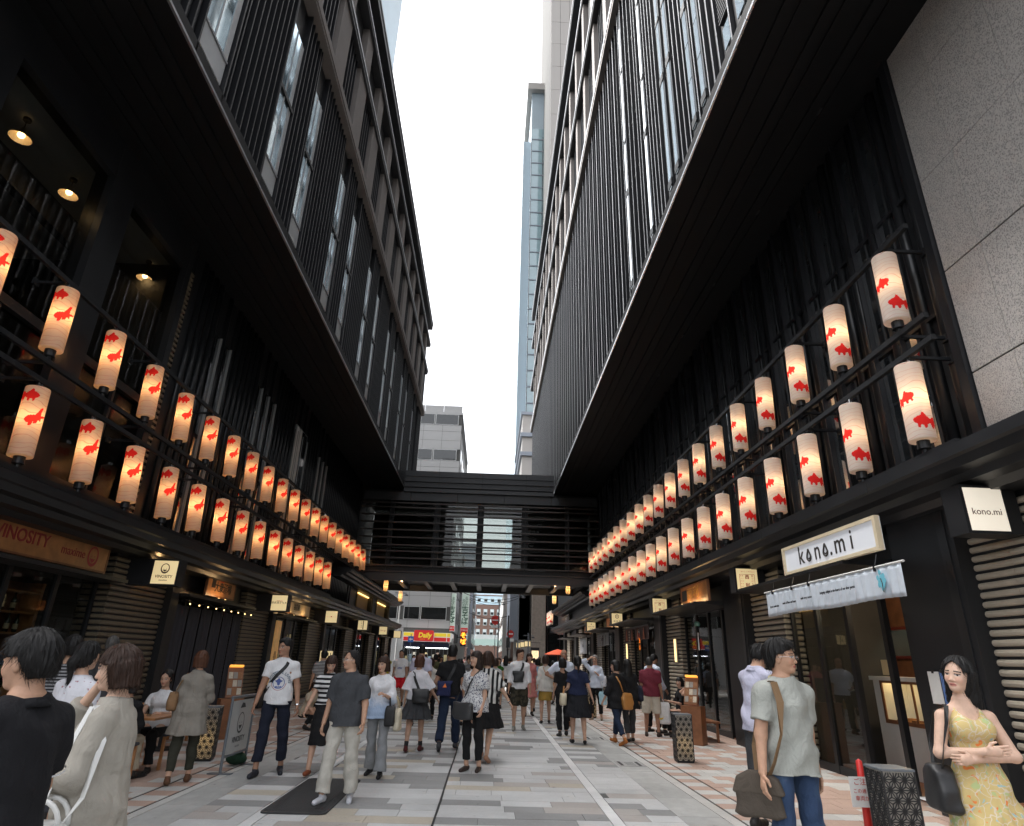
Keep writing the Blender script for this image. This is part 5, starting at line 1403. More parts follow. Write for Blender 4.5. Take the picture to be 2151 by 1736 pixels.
# rails that carry them
def rail(x, z, y0, y1, sx, wall, label, drop=0):
    t = thing('lantern_rail', label, 'rail', (x, y0, z))
    MB().box(-0.03, 0.03, 0, y1 - y0, -0.035, 0.035).build('bar', MT['black'], t)
    y = 0.48
    bm_ = MB().box(0, wall - x, -0.02, 0.02, -0.02, 0.02).box((wall - x) * 0.93, wall - x, -0.06, 0.06, -0.05, 0.05).mesh('bracket'); bm_.materials.append(MT['black'])
    while y < y1 - y0:
        inst(bm_, 'bracket', t, (0, y, -0.04)); y += 2.6434
for z, nm in ((6.90, 'topmost'), (5.585, 'second'), (5.285, 'third'), (3.965, 'lowest')):
    rail(XRl + (0.015 if nm in ('topmost', 'third') else -0.015), z, 6.3, 32.6, 1, XR + 0.02, 'black steel lantern rail on the granite-walled building, the %s of four' % nm)
for z, nm in ((6.66, 'topmost'), (5.345, 'second'), (5.085, 'third'), (3.765, 'lowest')):
    rail(XLl + (-0.03 if nm in ('topmost', 'third') else 0.03), z, 5.0, 32.6 if nm in ('topmost', 'second') else 26.2, -1, XL + 0.025, 'black steel lantern rail on the restaurant building, the %s of four' % nm)
# small lanterns by the bridge
sl = MB().lathe((0, 0, -0.3), [(0.09, 0), (0.115, 0.1), (0.12, 0.3), (0.115, 0.5), (0.09, 0.6)], 16).mesh('paper_shade', True); sl.materials.append(paper_mat('plain_paper', (0.85, 0.72, 0.52)))
slb = MB()
for k in range(3):
    slb.lathe((0, 0, -0.31 + k * 0.30), [(0.122, 0), (0.122, 0.02)], 16, False)
slb = slb.mesh('hoop'); slb.materials.append(MT['black'])
small_light = bpy.data.lights.new('small_lantern_light', 'POINT'); small_light.energy = 0.7; small_light.color = (1, 0.62, 0.28); small_light.shadow_soft_size = 0.04
for x, y, z, ztop, lab in ((-5.485, 33.9, 5.0, 5.18, 'near'), (-5.18, 37.6, 4.8, 5.1, 'far'), (4.166, 33.9, 5.15, 5.18, 'near'), (3.81, 37.6, 4.94, 5.1, 'far')):
    t = thing('paper_lantern', 'small plain cream lantern hanging from the footbridge', 'lantern', (x, y, z), 0, 'plain lanterns under the footbridge')
    z0 = -0.0
    inst(sl, 'paper_shade', t); inst(slb, 'hoop', t)
    MB().cyl((0, 0, 0.3), 0.01, 0.3 , 6).build('cord', MT['black'], t)
    lo = bpy.data.objects.new('lamp_light', small_light); link(lo, t)
# far cluster of goldfish lanterns at the right corner beyond the bridge
for k in range(3):
    lantern(meR, 4.95, 51.2 + k * 1.2, 4.7, 0.026, 'goldfish lantern in the small cluster beyond the footbridge', 'goldfish lanterns beyond the footbridge')
# ---------------------------------------------------------------- people: distance-field bodies and clothes
V3 = lambda *a: np.array(a, float)
def nrm(v): return v / (np.linalg.norm(v) + 1e-9)
def rotm(yaw=0, pitch=0, roll=0):
    """yaw about z (left +), pitch about x (nod down +), roll about y"""
    cy, sy, cp, sp, cr, sr = math.cos(yaw), math.sin(yaw), math.cos(-pitch), math.sin(-pitch), math.cos(roll), math.sin(roll)
    Z = np.array([[cy, -sy, 0], [sy, cy, 0], [0, 0, 1]]); Xm = np.array([[1, 0, 0], [0, cp, -sp], [0, sp, cp]]); Ym = np.array([[cr, 0, sr], [0, 1, 0], [-sr, 0, cr]])
    return Z @ Xm @ Ym
class Cone:
    """round cone a->b; flat=True cuts it square at b (flat='ab' at both ends); sq flattens along an axis"""
    def __init__(s, a, b, ra, rb, k=0.03, flat='', sub=False, sq=None):
        s.a, s.b, s.ra, s.rb, s.k, s.flat, s.sub, s.sq = V3(*a), V3(*b), ra, rb, k, flat, sub, sq
    def bbox(s):
        r = max(s.ra, s.rb) * (s.sq[1] if s.sq else 1.0) if s.sq and s.sq[1] > 1 else max(s.ra, s.rb)
        return np.minimum(s.a, s.b) - r, np.maximum(s.a, s.b) + r
    def ev(s, x, y, z):
        ba = s.b - s.a; L2 = ba @ ba + 1e-12
        px, py, pz = x - s.a[0], y - s.a[1], z - s.a[2]
        t = (px * ba[0] + py * ba[1] + pz * ba[2]) / L2
        h = np.clip(t, 0, 1)
        qx, qy, qz = px - ba[0] * h, py - ba[1] * h, pz - ba[2] * h
        if s.sq:
            ax, f = s.sq; d_ = qx * ax[0] + qy * ax[1] + qz * ax[2]
            m = d_ * (1 / f - 1); qx, qy, qz = qx + ax[0] * m, qy + ax[1] * m, qz + ax[2] * m
        d = np.sqrt(qx * qx + qy * qy + qz * qz) - (s.ra + (s.rb - s.ra) * h)
        L = math.sqrt(L2)
        if 'b' in s.flat: d = np.maximum(d, (t - 1) * L)
        if 'a' in s.flat: d = np.maximum(d, -t * L)
        return d
class Ell:
    def __init__(s, c, r, R=None, o=None, k=0.03, sub=False):
        s.R = np.eye(3) if R is None else R; s.o = V3(0, 0, 0) if o is None else o
        s.c, s.r, s.k, s.sub = V3(*c), V3(*r), k, sub
    def bbox(s):
        w = s.R @ s.c + s.o; m = s.r.max(); return w - m, w + m
    def ev(s, x, y, z):
        dx, dy, dz = x - s.o[0], y - s.o[1], z - s.o[2]; R = s.R
        p = [(R[0, i] * dx + R[1, i] * dy + R[2, i] * dz - s.c[i]) for i in range(3)]
        k0 = np.sqrt(sum((p[i] / s.r[i]) ** 2 for i in range(3))); k1 = np.sqrt(sum((p[i] / s.r[i] ** 2) ** 2 for i in range(3))) + 1e-9
        return k0 * (k0 - 1) / k1
class Stack:
    """stack of ellipses along the local z: rows (z, rx, ry, cx, cy)"""
    def __init__(s, rows, R=None, o=None, k=0.03, grow=0.0, ripple=None, sub=False, pw=2):
        s.pw = pw
        s.t = np.array([list(r) + [0] * (5 - len(r)) for r in rows], float); s.t = s.t[np.argsort(s.t[:, 0])]
        s.t[:, 1:3] += grow
        s.R = np.eye(3) if R is None else R; s.o = V3(0, 0, 0) if o is None else o; s.k = k; s.ripple = ripple; s.sub = sub
    def bbox(s):
        m = s.t[:, 1:3].max() + 0.03 + np.abs(s.t[:, 3:]).max()
        cs = np.array([[sx * m, sy * m, zz] for sx in (-1, 1) for sy in (-1, 1) for zz in (s.t[0, 0], s.t[-1, 0])]) @ s.R.T + s.o
        return cs.min(0), cs.max(0)
    def ev(s, x, y, z):
        dx, dy, dz = x - s.o[0], y - s.o[1], z - s.o[2]; R = s.R
        px, py, pz = [(R[0, i] * dx + R[1, i] * dy + R[2, i] * dz) for i in range(3)]
        t = s.t; f = lambda j: np.interp(pz, t[:, 0], t[:, j])
        rx, ry, qx, qy = f(1), f(2), px - f(3), py - f(4)
        if s.ripple:
            n, amp = s.ripple; a = np.arctan2(qx, qy)
            w = np.clip((t[-1, 0] - pz) / (t[-1, 0] - t[0, 0]), 0, 1)
            rp = 1 + amp * w * (np.sin(n * a + 3 * np.sin(2 * a)) + 0.4 * np.sin(2.3 * n * a + 1)) ; rx, ry = rx * rp, ry * rp
        d = ((np.sqrt((qx / rx) ** 2 + (qy / ry) ** 2) if s.pw == 2 else (np.abs(qx / rx) ** s.pw + np.abs(qy / ry) ** s.pw) ** (1 / s.pw)) - 1) * np.minimum(rx, ry) * 0.95
        return np.maximum(d, np.maximum(pz - t[-1, 0], t[0, 0] - pz))

def surface(prims, vox, cuts=(), disp=None):
    """smooth union on a grid, then surface nets -> verts, quads"""
    lo = np.min([p.bbox()[0] for p in prims if not p.sub], 0) - 3 * vox; hi = np.max([p.bbox()[1] for p in prims if not p.sub], 0) + 3 * vox
    n = np.ceil((hi - lo) / vox).astype(int) + 1
    ax = [lo[i] + vox * np.arange(n[i]) for i in range(3)]
    F = np.full(tuple(n), 9.0, np.float64)
    for p in prims:
        a, b = p.bbox(); m = p.k + 2.5 * vox
        i0 = np.clip(np.floor((a - m - lo) / vox).astype(int), 0, n - 1); i1 = np.clip(np.ceil((b + m - lo) / vox).astype(int) + 1, 1, n)
        if (i1 <= i0).any(): continue
        sl = tuple(slice(i0[i], i1[i]) for i in range(3))
        x, y, z = ax[0][sl[0]][:, None, None], ax[1][sl[1]][None, :, None], ax[2][sl[2]][None, None, :]
        d = p.ev(x, y, z); f = F[sl]; k = max(p.k, 1e-4)
        if p.sub:
            h = np.clip(0.5 - 0.5 * (f + d) / k, 0, 1); F[sl] = f * (1 - h) - d * h + k * h * (1 - h)
        else:
            h = np.clip(0.5 + 0.5 * (d - f) / k, 0, 1); F[sl] = d * (1 - h) + f * h - k * h * (1 - h)
    X, Y, Z = ax[0][:, None, None], ax[1][None, :, None], ax[2][None, None, :]
    if disp is not None:
        near = np.abs(F) < 0.06
        D_ = np.broadcast_to(disp(X, Y, Z), F.shape); F = np.where(near, F + D_, F)
    for c in cuts:
        F = np.maximum(F, c(X, Y, Z))
    F[0], F[-1], F[:, 0], F[:, -1], F[:, :, 0], F[:, :, -1] = (9.0,) * 6
    S = F < 0
    c8 = S[:-1, :-1, :-1].astype(np.int8)
    for dx in (0, 1):
        for dy in (0, 1):
            for dz in (0, 1):
                if dx + dy + dz: c8 = c8 + S[dx:n[0] - 1 + dx, dy:n[1] - 1 + dy, dz:n[2] - 1 + dz]
    act = np.argwhere((c8 > 0) & (c8 < 8))
    if len(act) == 0: return np.zeros((0, 3)), np.zeros((0, 4), int)
    idx = np.full(c8.shape, -1, np.int64); idx[tuple(act.T)] = np.arange(len(act))
    corner = np.array([(i >> 2 & 1, i >> 1 & 1, i & 1) for i in range(8)])
    val = np.stack([F[tuple((act + c).T)] for c in corner], 1)
    acc = np.zeros((len(act), 3)); cnt = np.zeros(len(act))
    for i in range(8):
        for j in range(i + 1, 8):
            if np.abs(corner[i] - corner[j]).sum() != 1: continue
            va, vb = val[:, i], val[:, j]; cr = (va < 0) != (vb < 0)
            t = np.where(cr, va / np.where(cr, va - vb, 1), 0)
            acc += np.where(cr[:, None], corner[i] + t[:, None] * (corner[j] - corner[i]), 0); cnt += cr
    verts = lo + vox * (act + acc / cnt[:, None])
    quads = []
    for axn in range(3):
        u, v = (axn + 1) % 3, (axn + 2) % 3
        s0 = [slice(None)] * 3; s1 = [slice(None)] * 3; s0[axn] = slice(0, -1); s1[axn] = slice(1, None)
        a, b = S[tuple(s0)], S[tuple(s1)]
        e = np.argwhere(a != b); e = e[(e[:, u] > 0) & (e[:, v] > 0) & (e[:, u] < n[u] - 1) & (e[:, v] < n[v] - 1)]
        if len(e) == 0: continue
        flip = a[tuple(e.T)]
        eu = np.zeros(3, int); eu[u] = 1; ev_ = np.zeros(3, int); ev_[v] = 1
        q = np.stack([idx[tuple((e - eu - ev_).T)], idx[tuple((e - ev_).T)], idx[tuple(e.T)], idx[tuple((e - eu).T)]], 1)
        q = np.where(flip[:, None], q, q[:, ::-1])
        quads.append(q)
    return verts, np.concatenate(quads)

def np_mesh(name, verts, quads, col=None):
    me = bpy.data.meshes.new(name)
    me.vertices.add(len(verts)); me.vertices.foreach_set('co', np.asarray(verts, np.float32).ravel())
    me.loops.add(len(quads) * 4); me.loops.foreach_set('vertex_index', np.asarray(quads, np.int32).ravel())
    me.polygons.add(len(quads)); me.polygons.foreach_set('loop_start', np.arange(0, len(quads) * 4, 4, dtype=np.int32))
    me.polygons.foreach_set('use_smooth', np.ones(len(quads), bool))
    me.update(calc_edges=True)
    if col is not None:
        at = me.color_attributes.new('tone', 'FLOAT_COLOR', 'POINT'); at.data.foreach_set('color', np.asarray(col, np.float32).ravel())
    return me

# ---- cloth, skin and hair materials
def skin_mat(name='skin'):
    m = mk(name, (0.5, 0.3, 0.2), 0.6, var=0.13, scale=22, bump=0.08, bscale=220, spec=0.35)
    N, L, b = nodes(m); a = N.new('ShaderNodeAttribute'); a.attribute_name = 'tone'
    vm = N.new('ShaderNodeVectorMath'); vm.operation = 'SCALE'; L.new(a.outputs['Color'], vm.inputs[0]); L.new([n for n in N if n.type == 'MAP_RANGE'][0].outputs['Result'], vm.inputs['Scale']); L.new(vm.outputs['Vector'], b.inputs['Base Color'])
    b.inputs['Subsurface Weight'].default_value = 0.08; b.inputs['Subsurface Radius'].default_value = (0.02, 0.008, 0.004)
    return m
MT['skin'] = skin_mat()
_cl = {}
def fabric(col, kind='plain', col2=(0.02, 0.02, 0.022), scale=1.0, rough=0.9):
    key = (tuple(col), kind, tuple(col2), scale)
    if key in _cl: return _cl[key]
    m = mk('fabric_%s_%d' % (kind, len(_cl)), col, rough, var=0.10, scale=9, bump=0.25, bscale=260, spec=0.2, rvar=0.05)
    N, L, b = nodes(m); src = b.inputs['Base Color'].links[0].from_socket
    # broad soft wrinkles
    tc = N.new('ShaderNodeTexCoord'); wn2 = N.new('ShaderNodeTexNoise'); wn2.inputs['Scale'].default_value = 11; wn2.inputs['Detail'].default_value = 3; wn2.inputs['Distortion'].default_value = 1.6
    b2 = N.new('ShaderNodeBump'); b2.inputs['Strength'].default_value = 0.55; b2.inputs['Distance'].default_value = 0.03
    mpw = N.new('ShaderNodeMapping'); mpw.inputs['Scale'].default_value = (1, 1, 0.55); L.new(tc.outputs['Object'], mpw.inputs['Vector']); L.new(mpw.outputs['Vector'], wn2.inputs['Vector'])
    L.new(wn2.outputs['Fac'], b2.inputs['Height'])
    if b.inputs['Normal'].links: L.new(b.inputs['Normal'].links[0].from_socket, b2.inputs['Normal'])
    L.new(b2.outputs['Normal'], b.inputs['Normal'])
    if kind != 'plain':
        mx = N.new('ShaderNodeMix'); mx.data_type = 'RGBA'; mx.inputs[7].default_value = (*col2, 1)
        L.new(src, mx.inputs[6]); L.new(mx.outputs[2], b.inputs['Base Color'])
        def step(sock, lo_, hi_):
            r = N.new('ShaderNodeMapRange'); r.inputs['From Min'].default_value = lo_; r.inputs['From Max'].default_value = hi_
            L.new(sock, r.inputs['Value']); return r.outputs['Result']
        if kind in ('stripe', 'vstripe'):
            w = N.new('ShaderNodeTexWave'); w.wave_type = 'BANDS'; w.bands_direction = 'Z' if kind == 'stripe' else 'X'
            w.inputs['Scale'].default_value = scale; w.inputs['Distortion'].default_value = 0.3
            L.new(tc.outputs['Object'], w.inputs['Vector']); L.new(step(w.outputs['Fac'], 0.48, 0.56), mx.inputs['Factor'])
        elif kind == 'print':
            v = N.new('ShaderNodeTexVoronoi'); v.feature = 'DISTANCE_TO_EDGE'; v.inputs['Scale'].default_value = scale
            n = N.new('ShaderNodeTexNoise'); n.inputs['Scale'].default_value = scale * 0.5
            ad = N.new('ShaderNodeMix'); ad.data_type = 'VECTOR'; ad.inputs['Factor'].default_value = 0.12
            L.new(tc.outputs['Object'], ad.inputs[4]); L.new(n.outputs['Color'], ad.inputs[5]); L.new(tc.outputs['Object'], n.inputs['Vector'])
            L.new(ad.outputs[1], v.inputs['Vector']); L.new(step(v.outputs['Distance'], 0.14, 0.22), mx.inputs['Factor'])
        elif kind == 'camo' or kind == 'speck' or kind == 'fade':
            n = N.new('ShaderNodeTexNoise'); n.inputs['Scale'].default_value = scale; n.inputs['Detail'].default_value = 2
            L.new(tc.outputs['Object'], n.inputs['Vector'])
            if kind == 'fade':
                sp = N.new('ShaderNodeSeparateXYZ'); L.new(tc.outputs['Object'], sp.inputs[0])
                ad = N.new('ShaderNodeMath'); ad.operation = 'MULTIPLY_ADD'; ad.inputs[1].default_value = 0.25
                L.new(n.outputs['Fac'], ad.inputs[0]); L.new(sp.outputs['Z'], ad.inputs[2]); L.new(step(ad.outputs[0], 1.30, 1.08), mx.inputs['Factor'])
            else:
                L.new(step(n.outputs['Fac'], *((0.48, 0.54) if kind == 'camo' else (0.64, 0.68))), mx.inputs['Factor'])
    _cl[key] = m
    return m
def floral():
    """yellow paisley print"""
    m = mk('floral_print', (0.56, 0.43, 0.19), 0.9, var=0.1, scale=8, bump=0.2, bscale=260, spec=0.2)
    N, L, b = nodes(m); src = b.inputs['Base Color'].links[0].from_socket; tc = N.new('ShaderNodeTexCoord')
    nz = N.new('ShaderNodeTexNoise'); nz.inputs['Scale'].default_value = 9; L.new(tc.outputs['Object'], nz.inputs['Vector'])
    ad = N.new('ShaderNodeMix'); ad.data_type = 'VECTOR'; ad.inputs['Factor'].default_value = 0.16
    L.new(tc.outputs['Object'], ad.inputs[4]); L.new(nz.outputs['Color'], ad.inputs[5])
    for sc, lo_, hi_, col, inv in ((15, 0.22, 0.30, (0.42, 0.48, 0.22), 0), (22, 0.30, 0.36, (0.72, 0.22, 0.06), 0), (16, 0.06, 0.02, (0.60, 0.52, 0.40), 1), (30, 0.33, 0.38, (0.30, 0.45, 0.45), 0)):
        v = N.new('ShaderNodeTexVoronoi'); v.feature = 'DISTANCE_TO_EDGE'; v.inputs['Scale'].default_value = sc
        L.new(ad.outputs[1], v.inputs['Vector'])
        r = N.new('ShaderNodeMapRange'); r.inputs['From Min'].default_value = lo_; r.inputs['From Max'].default_value = hi_; L.new(v.outputs['Distance'], r.inputs['Value'])
        mx = N.new('ShaderNodeMix'); mx.data_type = 'RGBA'; mx.inputs[7].default_value = (*col, 1)
        L.new(r.outputs['Result'], mx.inputs['Factor']); L.new(src, mx.inputs[6]); src = mx.outputs[2]
    L.new(src, b.inputs['Base Color'])
    return m
_hm = {}
def hair_mat(col):
    if col in _hm: return _hm[col]
    m = mk('hair_%d' % len(_hm), tuple(c * 0.7 for c in col), 0.52, var=0.3, scale=30, spec=0.28, rvar=0.1)
    N, L, b = nodes(m); tc = N.new('ShaderNodeTexCoord'); mp = N.new('ShaderNodeMapping'); mp.inputs['Scale'].default_value = (260, 260, 12)
    no = N.new('ShaderNodeTexNoise'); no.inputs['Scale'].default_value = 1.0; no.inputs['Detail'].default_value = 3
    bu = N.new('ShaderNodeBump'); bu.inputs['Strength'].default_value = 0.5; bu.inputs['Distance'].default_value = 0.004
    L.new(tc.outputs['Object'], mp.inputs['Vector']); L.new(mp.outputs['Vector'], no.inputs['Vector']); L.new(no.outputs['Fac'], bu.inputs['Height']); L.new(bu.outputs['Normal'], b.inputs['Normal'])
    _hm[col] = m
    return m
MT['shoe'] = mk('shoe_leather', (0.03, 0.028, 0.027), 0.45, var=0.2)
BLACK_HAIR, BROWN_HAIR, GINGER, GREY_HAIR = (0.012, 0.011, 0.011), (0.045, 0.022, 0.014), (0.10, 0.038, 0.018), (0.28, 0.27, 0.26)

TORSO = {'m': [(0.84, .150, .110), (0.90, .165, .118), (0.97, .165, .116), (1.07, .150, .106), (1.18, .156, .112), (1.27, .168, .116, 0, .004), (1.335, .158, .106), (1.385, .128, .088), (1.425, .085, .070), (1.45, .060, .062)],
         'f': [(0.84, .150, .112), (0.90, .168, .122), (0.97, .160, .114), (1.07, .124, .094), (1.17, .130, .100), (1.25, .138, .112, 0, .008), (1.31, .132, .094), (1.36, .106, .078), (1.40, .068, .060), (1.43, .050, .052)]}
PI = math.pi
def R_(d): return math.radians(d)
class Fig:
    """skeleton in the local frame: faces +y, right hand at +x"""
    def __init__(s, sex='m', H=1.7, build=1.0, arms=None, legs=None, lean=0, twist=0, head=(0, 0, 0), sit=None, seat=0.45, crouch=False):
        s.sex, s.sc, s.b = sex, H / 1.70, build
        hipx = 0.092 if sex == 'm' else 0.088
        legs = legs or {}
        s.knee, s.ank, s.fdir, s.fp, s.hip = {}, {}, {}, {}, {}
        for sd, sg in (('R', 1), ('L', -1)):
            sw, ab, kb, fy, fp = (list(legs.get(sd, (0, 3, 2, 8, 0))) + [0] * 5)[:5]
            hp = V3(sg * hipx, 0, 0.90)
            d1 = V3(sg * math.sin(R_(ab)), math.sin(R_(sw)) * math.cos(R_(ab)), -math.cos(R_(sw)) * math.cos(R_(ab)))
            a2 = R_(sw - kb); d2_ = V3(sg * math.sin(R_(ab * 0.6)), math.sin(a2), -math.cos(a2))
            s.hip[sd] = hp; s.knee[sd] = hp + 0.42 * d1; s.ank[sd] = s.knee[sd] + 0.40 * nrm(d2_)
            s.fdir[sd] = V3(sg * math.sin(R_(fy)), math.cos(R_(fy)), 0); s.fp[sd] = R_(fp)
        low = min(s.foot_pts(sd)[2] for sd in 'RL')
        dz = -low
        for dct in (s.hip, s.knee, s.ank):
            for sd in dct: dct[sd] = dct[sd] + V3(0, 0, dz)
        s.dz = dz
        s.TR = rotm(R_(twist), R_(lean)); s.TO = V3(0, 0, 0.90 + dz) - s.TR @ V3(0, 0, 0.90)
        s.T = lambda p: s.TR @ V3(*p) + s.TO
        shx = (0.172 if sex == 'm' else 0.148) * (0.6 + 0.4 * build); s.shz = 1.345 if sex == 'm' else 1.322
        s.sh, s.elb, s.wri, s.hw = {}, {}, {}, {}
        arms = arms or {}
        ua, fa = (0.275, 0.24) if sex == 'm' else (0.265, 0.228)
        for sd, sg in (('R', 1), ('L', -1)):
            a = arms.get(sd, {})
            if isinstance(a, tuple): a = dict(zip(('sw', 'ab', 'be', 'inn'), a))
            S = V3(sg * shx, -0.005, s.shz)
            if 'elb' in a:
                E_, W_ = V3(*a['elb']), V3(*a['wri'])
            else:
                sw, ab, be = R_(a.get('sw', 3)), R_(a.get('ab', 9)), R_(a.get('be', 12))
                du = nrm(V3(sg * math.sin(ab), math.sin(sw) * math.cos(ab), -math.cos(sw) * math.cos(ab)))
                t = V3(*a['to']) if 'to' in a else V3(-sg * a.get('inn', 0.15), 1, 0)
                pp = nrm(t - (t @ du) * du); df = math.cos(be) * du + math.sin(be) * pp
                E_ = S + ua * du; W_ = E_ + fa * df
            s.sh[sd], s.elb[sd], s.wri[sd] = s.T(S), s.T(E_), s.T(W_)
            s.hw[sd] = (s.TR @ V3(*a.get('hw', (0, 1, 0))), s.TR @ V3(*a.get('hn', (-sg, 0, 0))), a.get('curl', 32))
        s.HR = s.TR @ rotm(R_(head[0]), R_(head[1]), R_(head[2]))
        piv = s.T((0, 0.0, 1.47)); s.HO = piv + s.HR @ V3(0, 0.022, 0.012)
    def foot_pts(s, sd):
        a = s.ank[sd]; f = s.fdir[sd]; p = s.fp[sd]
        s_ = math.sin(p); c_ = math.cos(p)
        heel = a + V3(0, 0, -0.055) - f * 0.035; toe = a + f * 0.155 * c_ + V3(0, 0, -0.068 - 0.155 * s_)
        return heel, toe, min(heel[2] - 0.032, toe[2] - 0.022)
    # ---- primitives
    def p_torso(s, grow=0.0, k=0.03):
        t = [[r[0], r[1] * s.b, r[2] * s.b] + list(r[3:]) for r in TORSO[s.sex]]
        return Stack(t, s.TR, s.TO, k, grow)
    def p_legs(s, grow=0.0, k=0.035, upto=1.0, lo_w=0.0, flat=False, sides='RL', wide=1.0):
        o = []
        for sd in sides:
            h, kn, an = s.hip[sd], s.knee[sd], s.ank[sd]
            o.append(Cone(h, kn, 0.084 * s.b + grow, 0.056 + grow, k))
            e = kn + (an - kn) * upto
            o.append(Cone(kn, e, 0.053 + grow, 0.052 * (1 - upto) + 0.034 * upto + grow + lo_w, k, 'b' if flat else ''))
            if upto > 0.55: o.append(Cone(kn + (an - kn) * 0.18 - V3(0, .012, 0), kn + (an - kn) * 0.5 - V3(0, .012, 0), 0.046 + grow, 0.041 + grow + lo_w * 0.4, 0.03))
        return o
    def p_arms(s, grow=0.0, k=0.022, upto=2.0, sides='RL', flat=False, loose=0.0):
        o = []; f = 1.0 if s.sex == 'm' else 0.86
        for sd in sides:
            S, E_, W_ = s.sh[sd], s.elb[sd], s.wri[sd]
            if upto <= 1:
                e = S + (E_ - S) * upto; o.append(Cone(S, e, 0.053 * f + grow, 0.046 * f + grow + loose, k, 'b' if flat else ''))
            else:
                o.append(Cone(S, E_, 0.052 * f + grow, 0.041 * f + grow + loose * 0.5, k))
                e = E_ + (W_ - E_) * (upto - 1); o.append(Cone(E_, e, 0.040 * f + grow + loose * 0.5, 0.027 * f + grow + loose, k, 'b' if flat else ''))
        return o
    def p_trap(s, grow=0.0):
        f = 1.0 if s.sex == 'm' else 0.86
        return [Cone(s.T((0.035 * sg, -0.012, 1.418 if s.sex == 'm' else 1.395)), s.sh[sd] + V3(0, 0, 0.004), 0.036 * f + grow, 0.047 * f + grow, 0.045) for sd, sg in (('R', 1), ('L', -1))]
    def p_feet(s, grow=0.0, sides='RL'):
        o = []
        for sd in sides:
            he, to, _ = s.foot_pts(sd)
            o += [Cone(he, to, 0.034 + grow, 0.026 + grow, 0.015), Cone(s.ank[sd], he, 0.034 + grow, 0.032 + grow, 0.02)]
        return o
    def p_hand(s, sd):
        W_ = s.wri[sd]; d = nrm(W_ - s.elb[sd]); hw, hn, curl = s.hw[sd]
        w = nrm(hw - (hw @ d) * d); n = np.cross(w, d); n = n if n @ hn > 0 else -n
        f = 1.0 if s.sex == 'm' else 0.88
        o = [Cone(W_ - d * 0.01, W_ + d * 0.075 * f, 0.028 * f, 0.034 * f, 0.012, sq=(n, 0.52))]
        base = W_ + d * 0.085 * f
        for i, (off, L) in enumerate(((0.030, 0.070), (0.010, 0.080), (-0.010, 0.074), (-0.029, 0.058))):
            c1, c2 = R_(curl * (0.8 + 0.12 * i)), R_(curl * (1.9 + 0.15 * i))
            b0 = base + w * off * f; b1 = b0 + (d * math.cos(c1) + n * math.sin(c1)) * L * 0.5 * f; b2 = b1 + (d * math.cos(c2) + n * math.sin(c2)) * L * 0.5 * f
            o += [Cone(b0 - d * 0.015, b1, 0.0092 * f, 0.0085 * f, 0.004), Cone(b1, b2, 0.0085 * f, 0.007 * f, 0.003)]
        t0 = W_ + d * 0.03 * f + w * 0.026 * f; t1 = t0 + (d * 0.6 + w * 0.7 + n * 0.35) * 0.038 * f; t2 = t1 + (d * 0.9 + n * 0.4 + w * 0.1) * 0.034 * f
        o += [Cone(t0, t1, 0.013 * f, 0.010 * f, 0.010), Cone(t1, t2, 0.010 * f, 0.008 * f, 0.004)]
        return o
    def hp(s, p): return s.HR @ V3(*p) + s.HO
    def p_head(s):
        R, O = s.HR, s.HO; E = lambda c, r, k=0.015, sub=False: Ell(c, r, R, O, k, sub)
        f = 1.0 if s.sex == 'm' else 0.95
        o = [E((0, -.012, .133), (.074 * f, .093, .090), .01), E((0, .020, .078), (.058 * f, .064, .080), .04), E((0, .060, .020), (.024, .022, .020), .03),
             E((.030, .058, .078), (.022, .022, .026), .02), E((-.030, .058, .078), (.022, .022, .026), .02),
             E((0, .074, .124), (.044, .010, .010), .015), E((.031, .0905, .107), (.012, .010, .008), .008, True), E((-.031, .0905, .107), (.012, .010, .008), .008, True),
             Cone(s.hp((0, .080, .110)), s.hp((0, .0945, .074)), .007, .0115, .010), E((.011, .086, .070), (.009, .009, .007), .006), E((-.011, .086, .070), (.009, .009, .007), .006),
             E((0, .082, .0475), (.021, .008, .0055), .006), E((0, .080, .0385), (.018, .008, .0055), .006),
             E((.074 * f, -.004, .094), (.009, .019, .030), .008), E((-.074 * f, -.004, .094), (.009, .019, .030), .008)]
        nr = 0.056 if s.sex == 'm' else 0.046
        o.append(Cone(s.T((0, -0.012, 1.40)), s.hp((0, -.018, .055)), nr * 1.05, nr, 0.03))
        return o

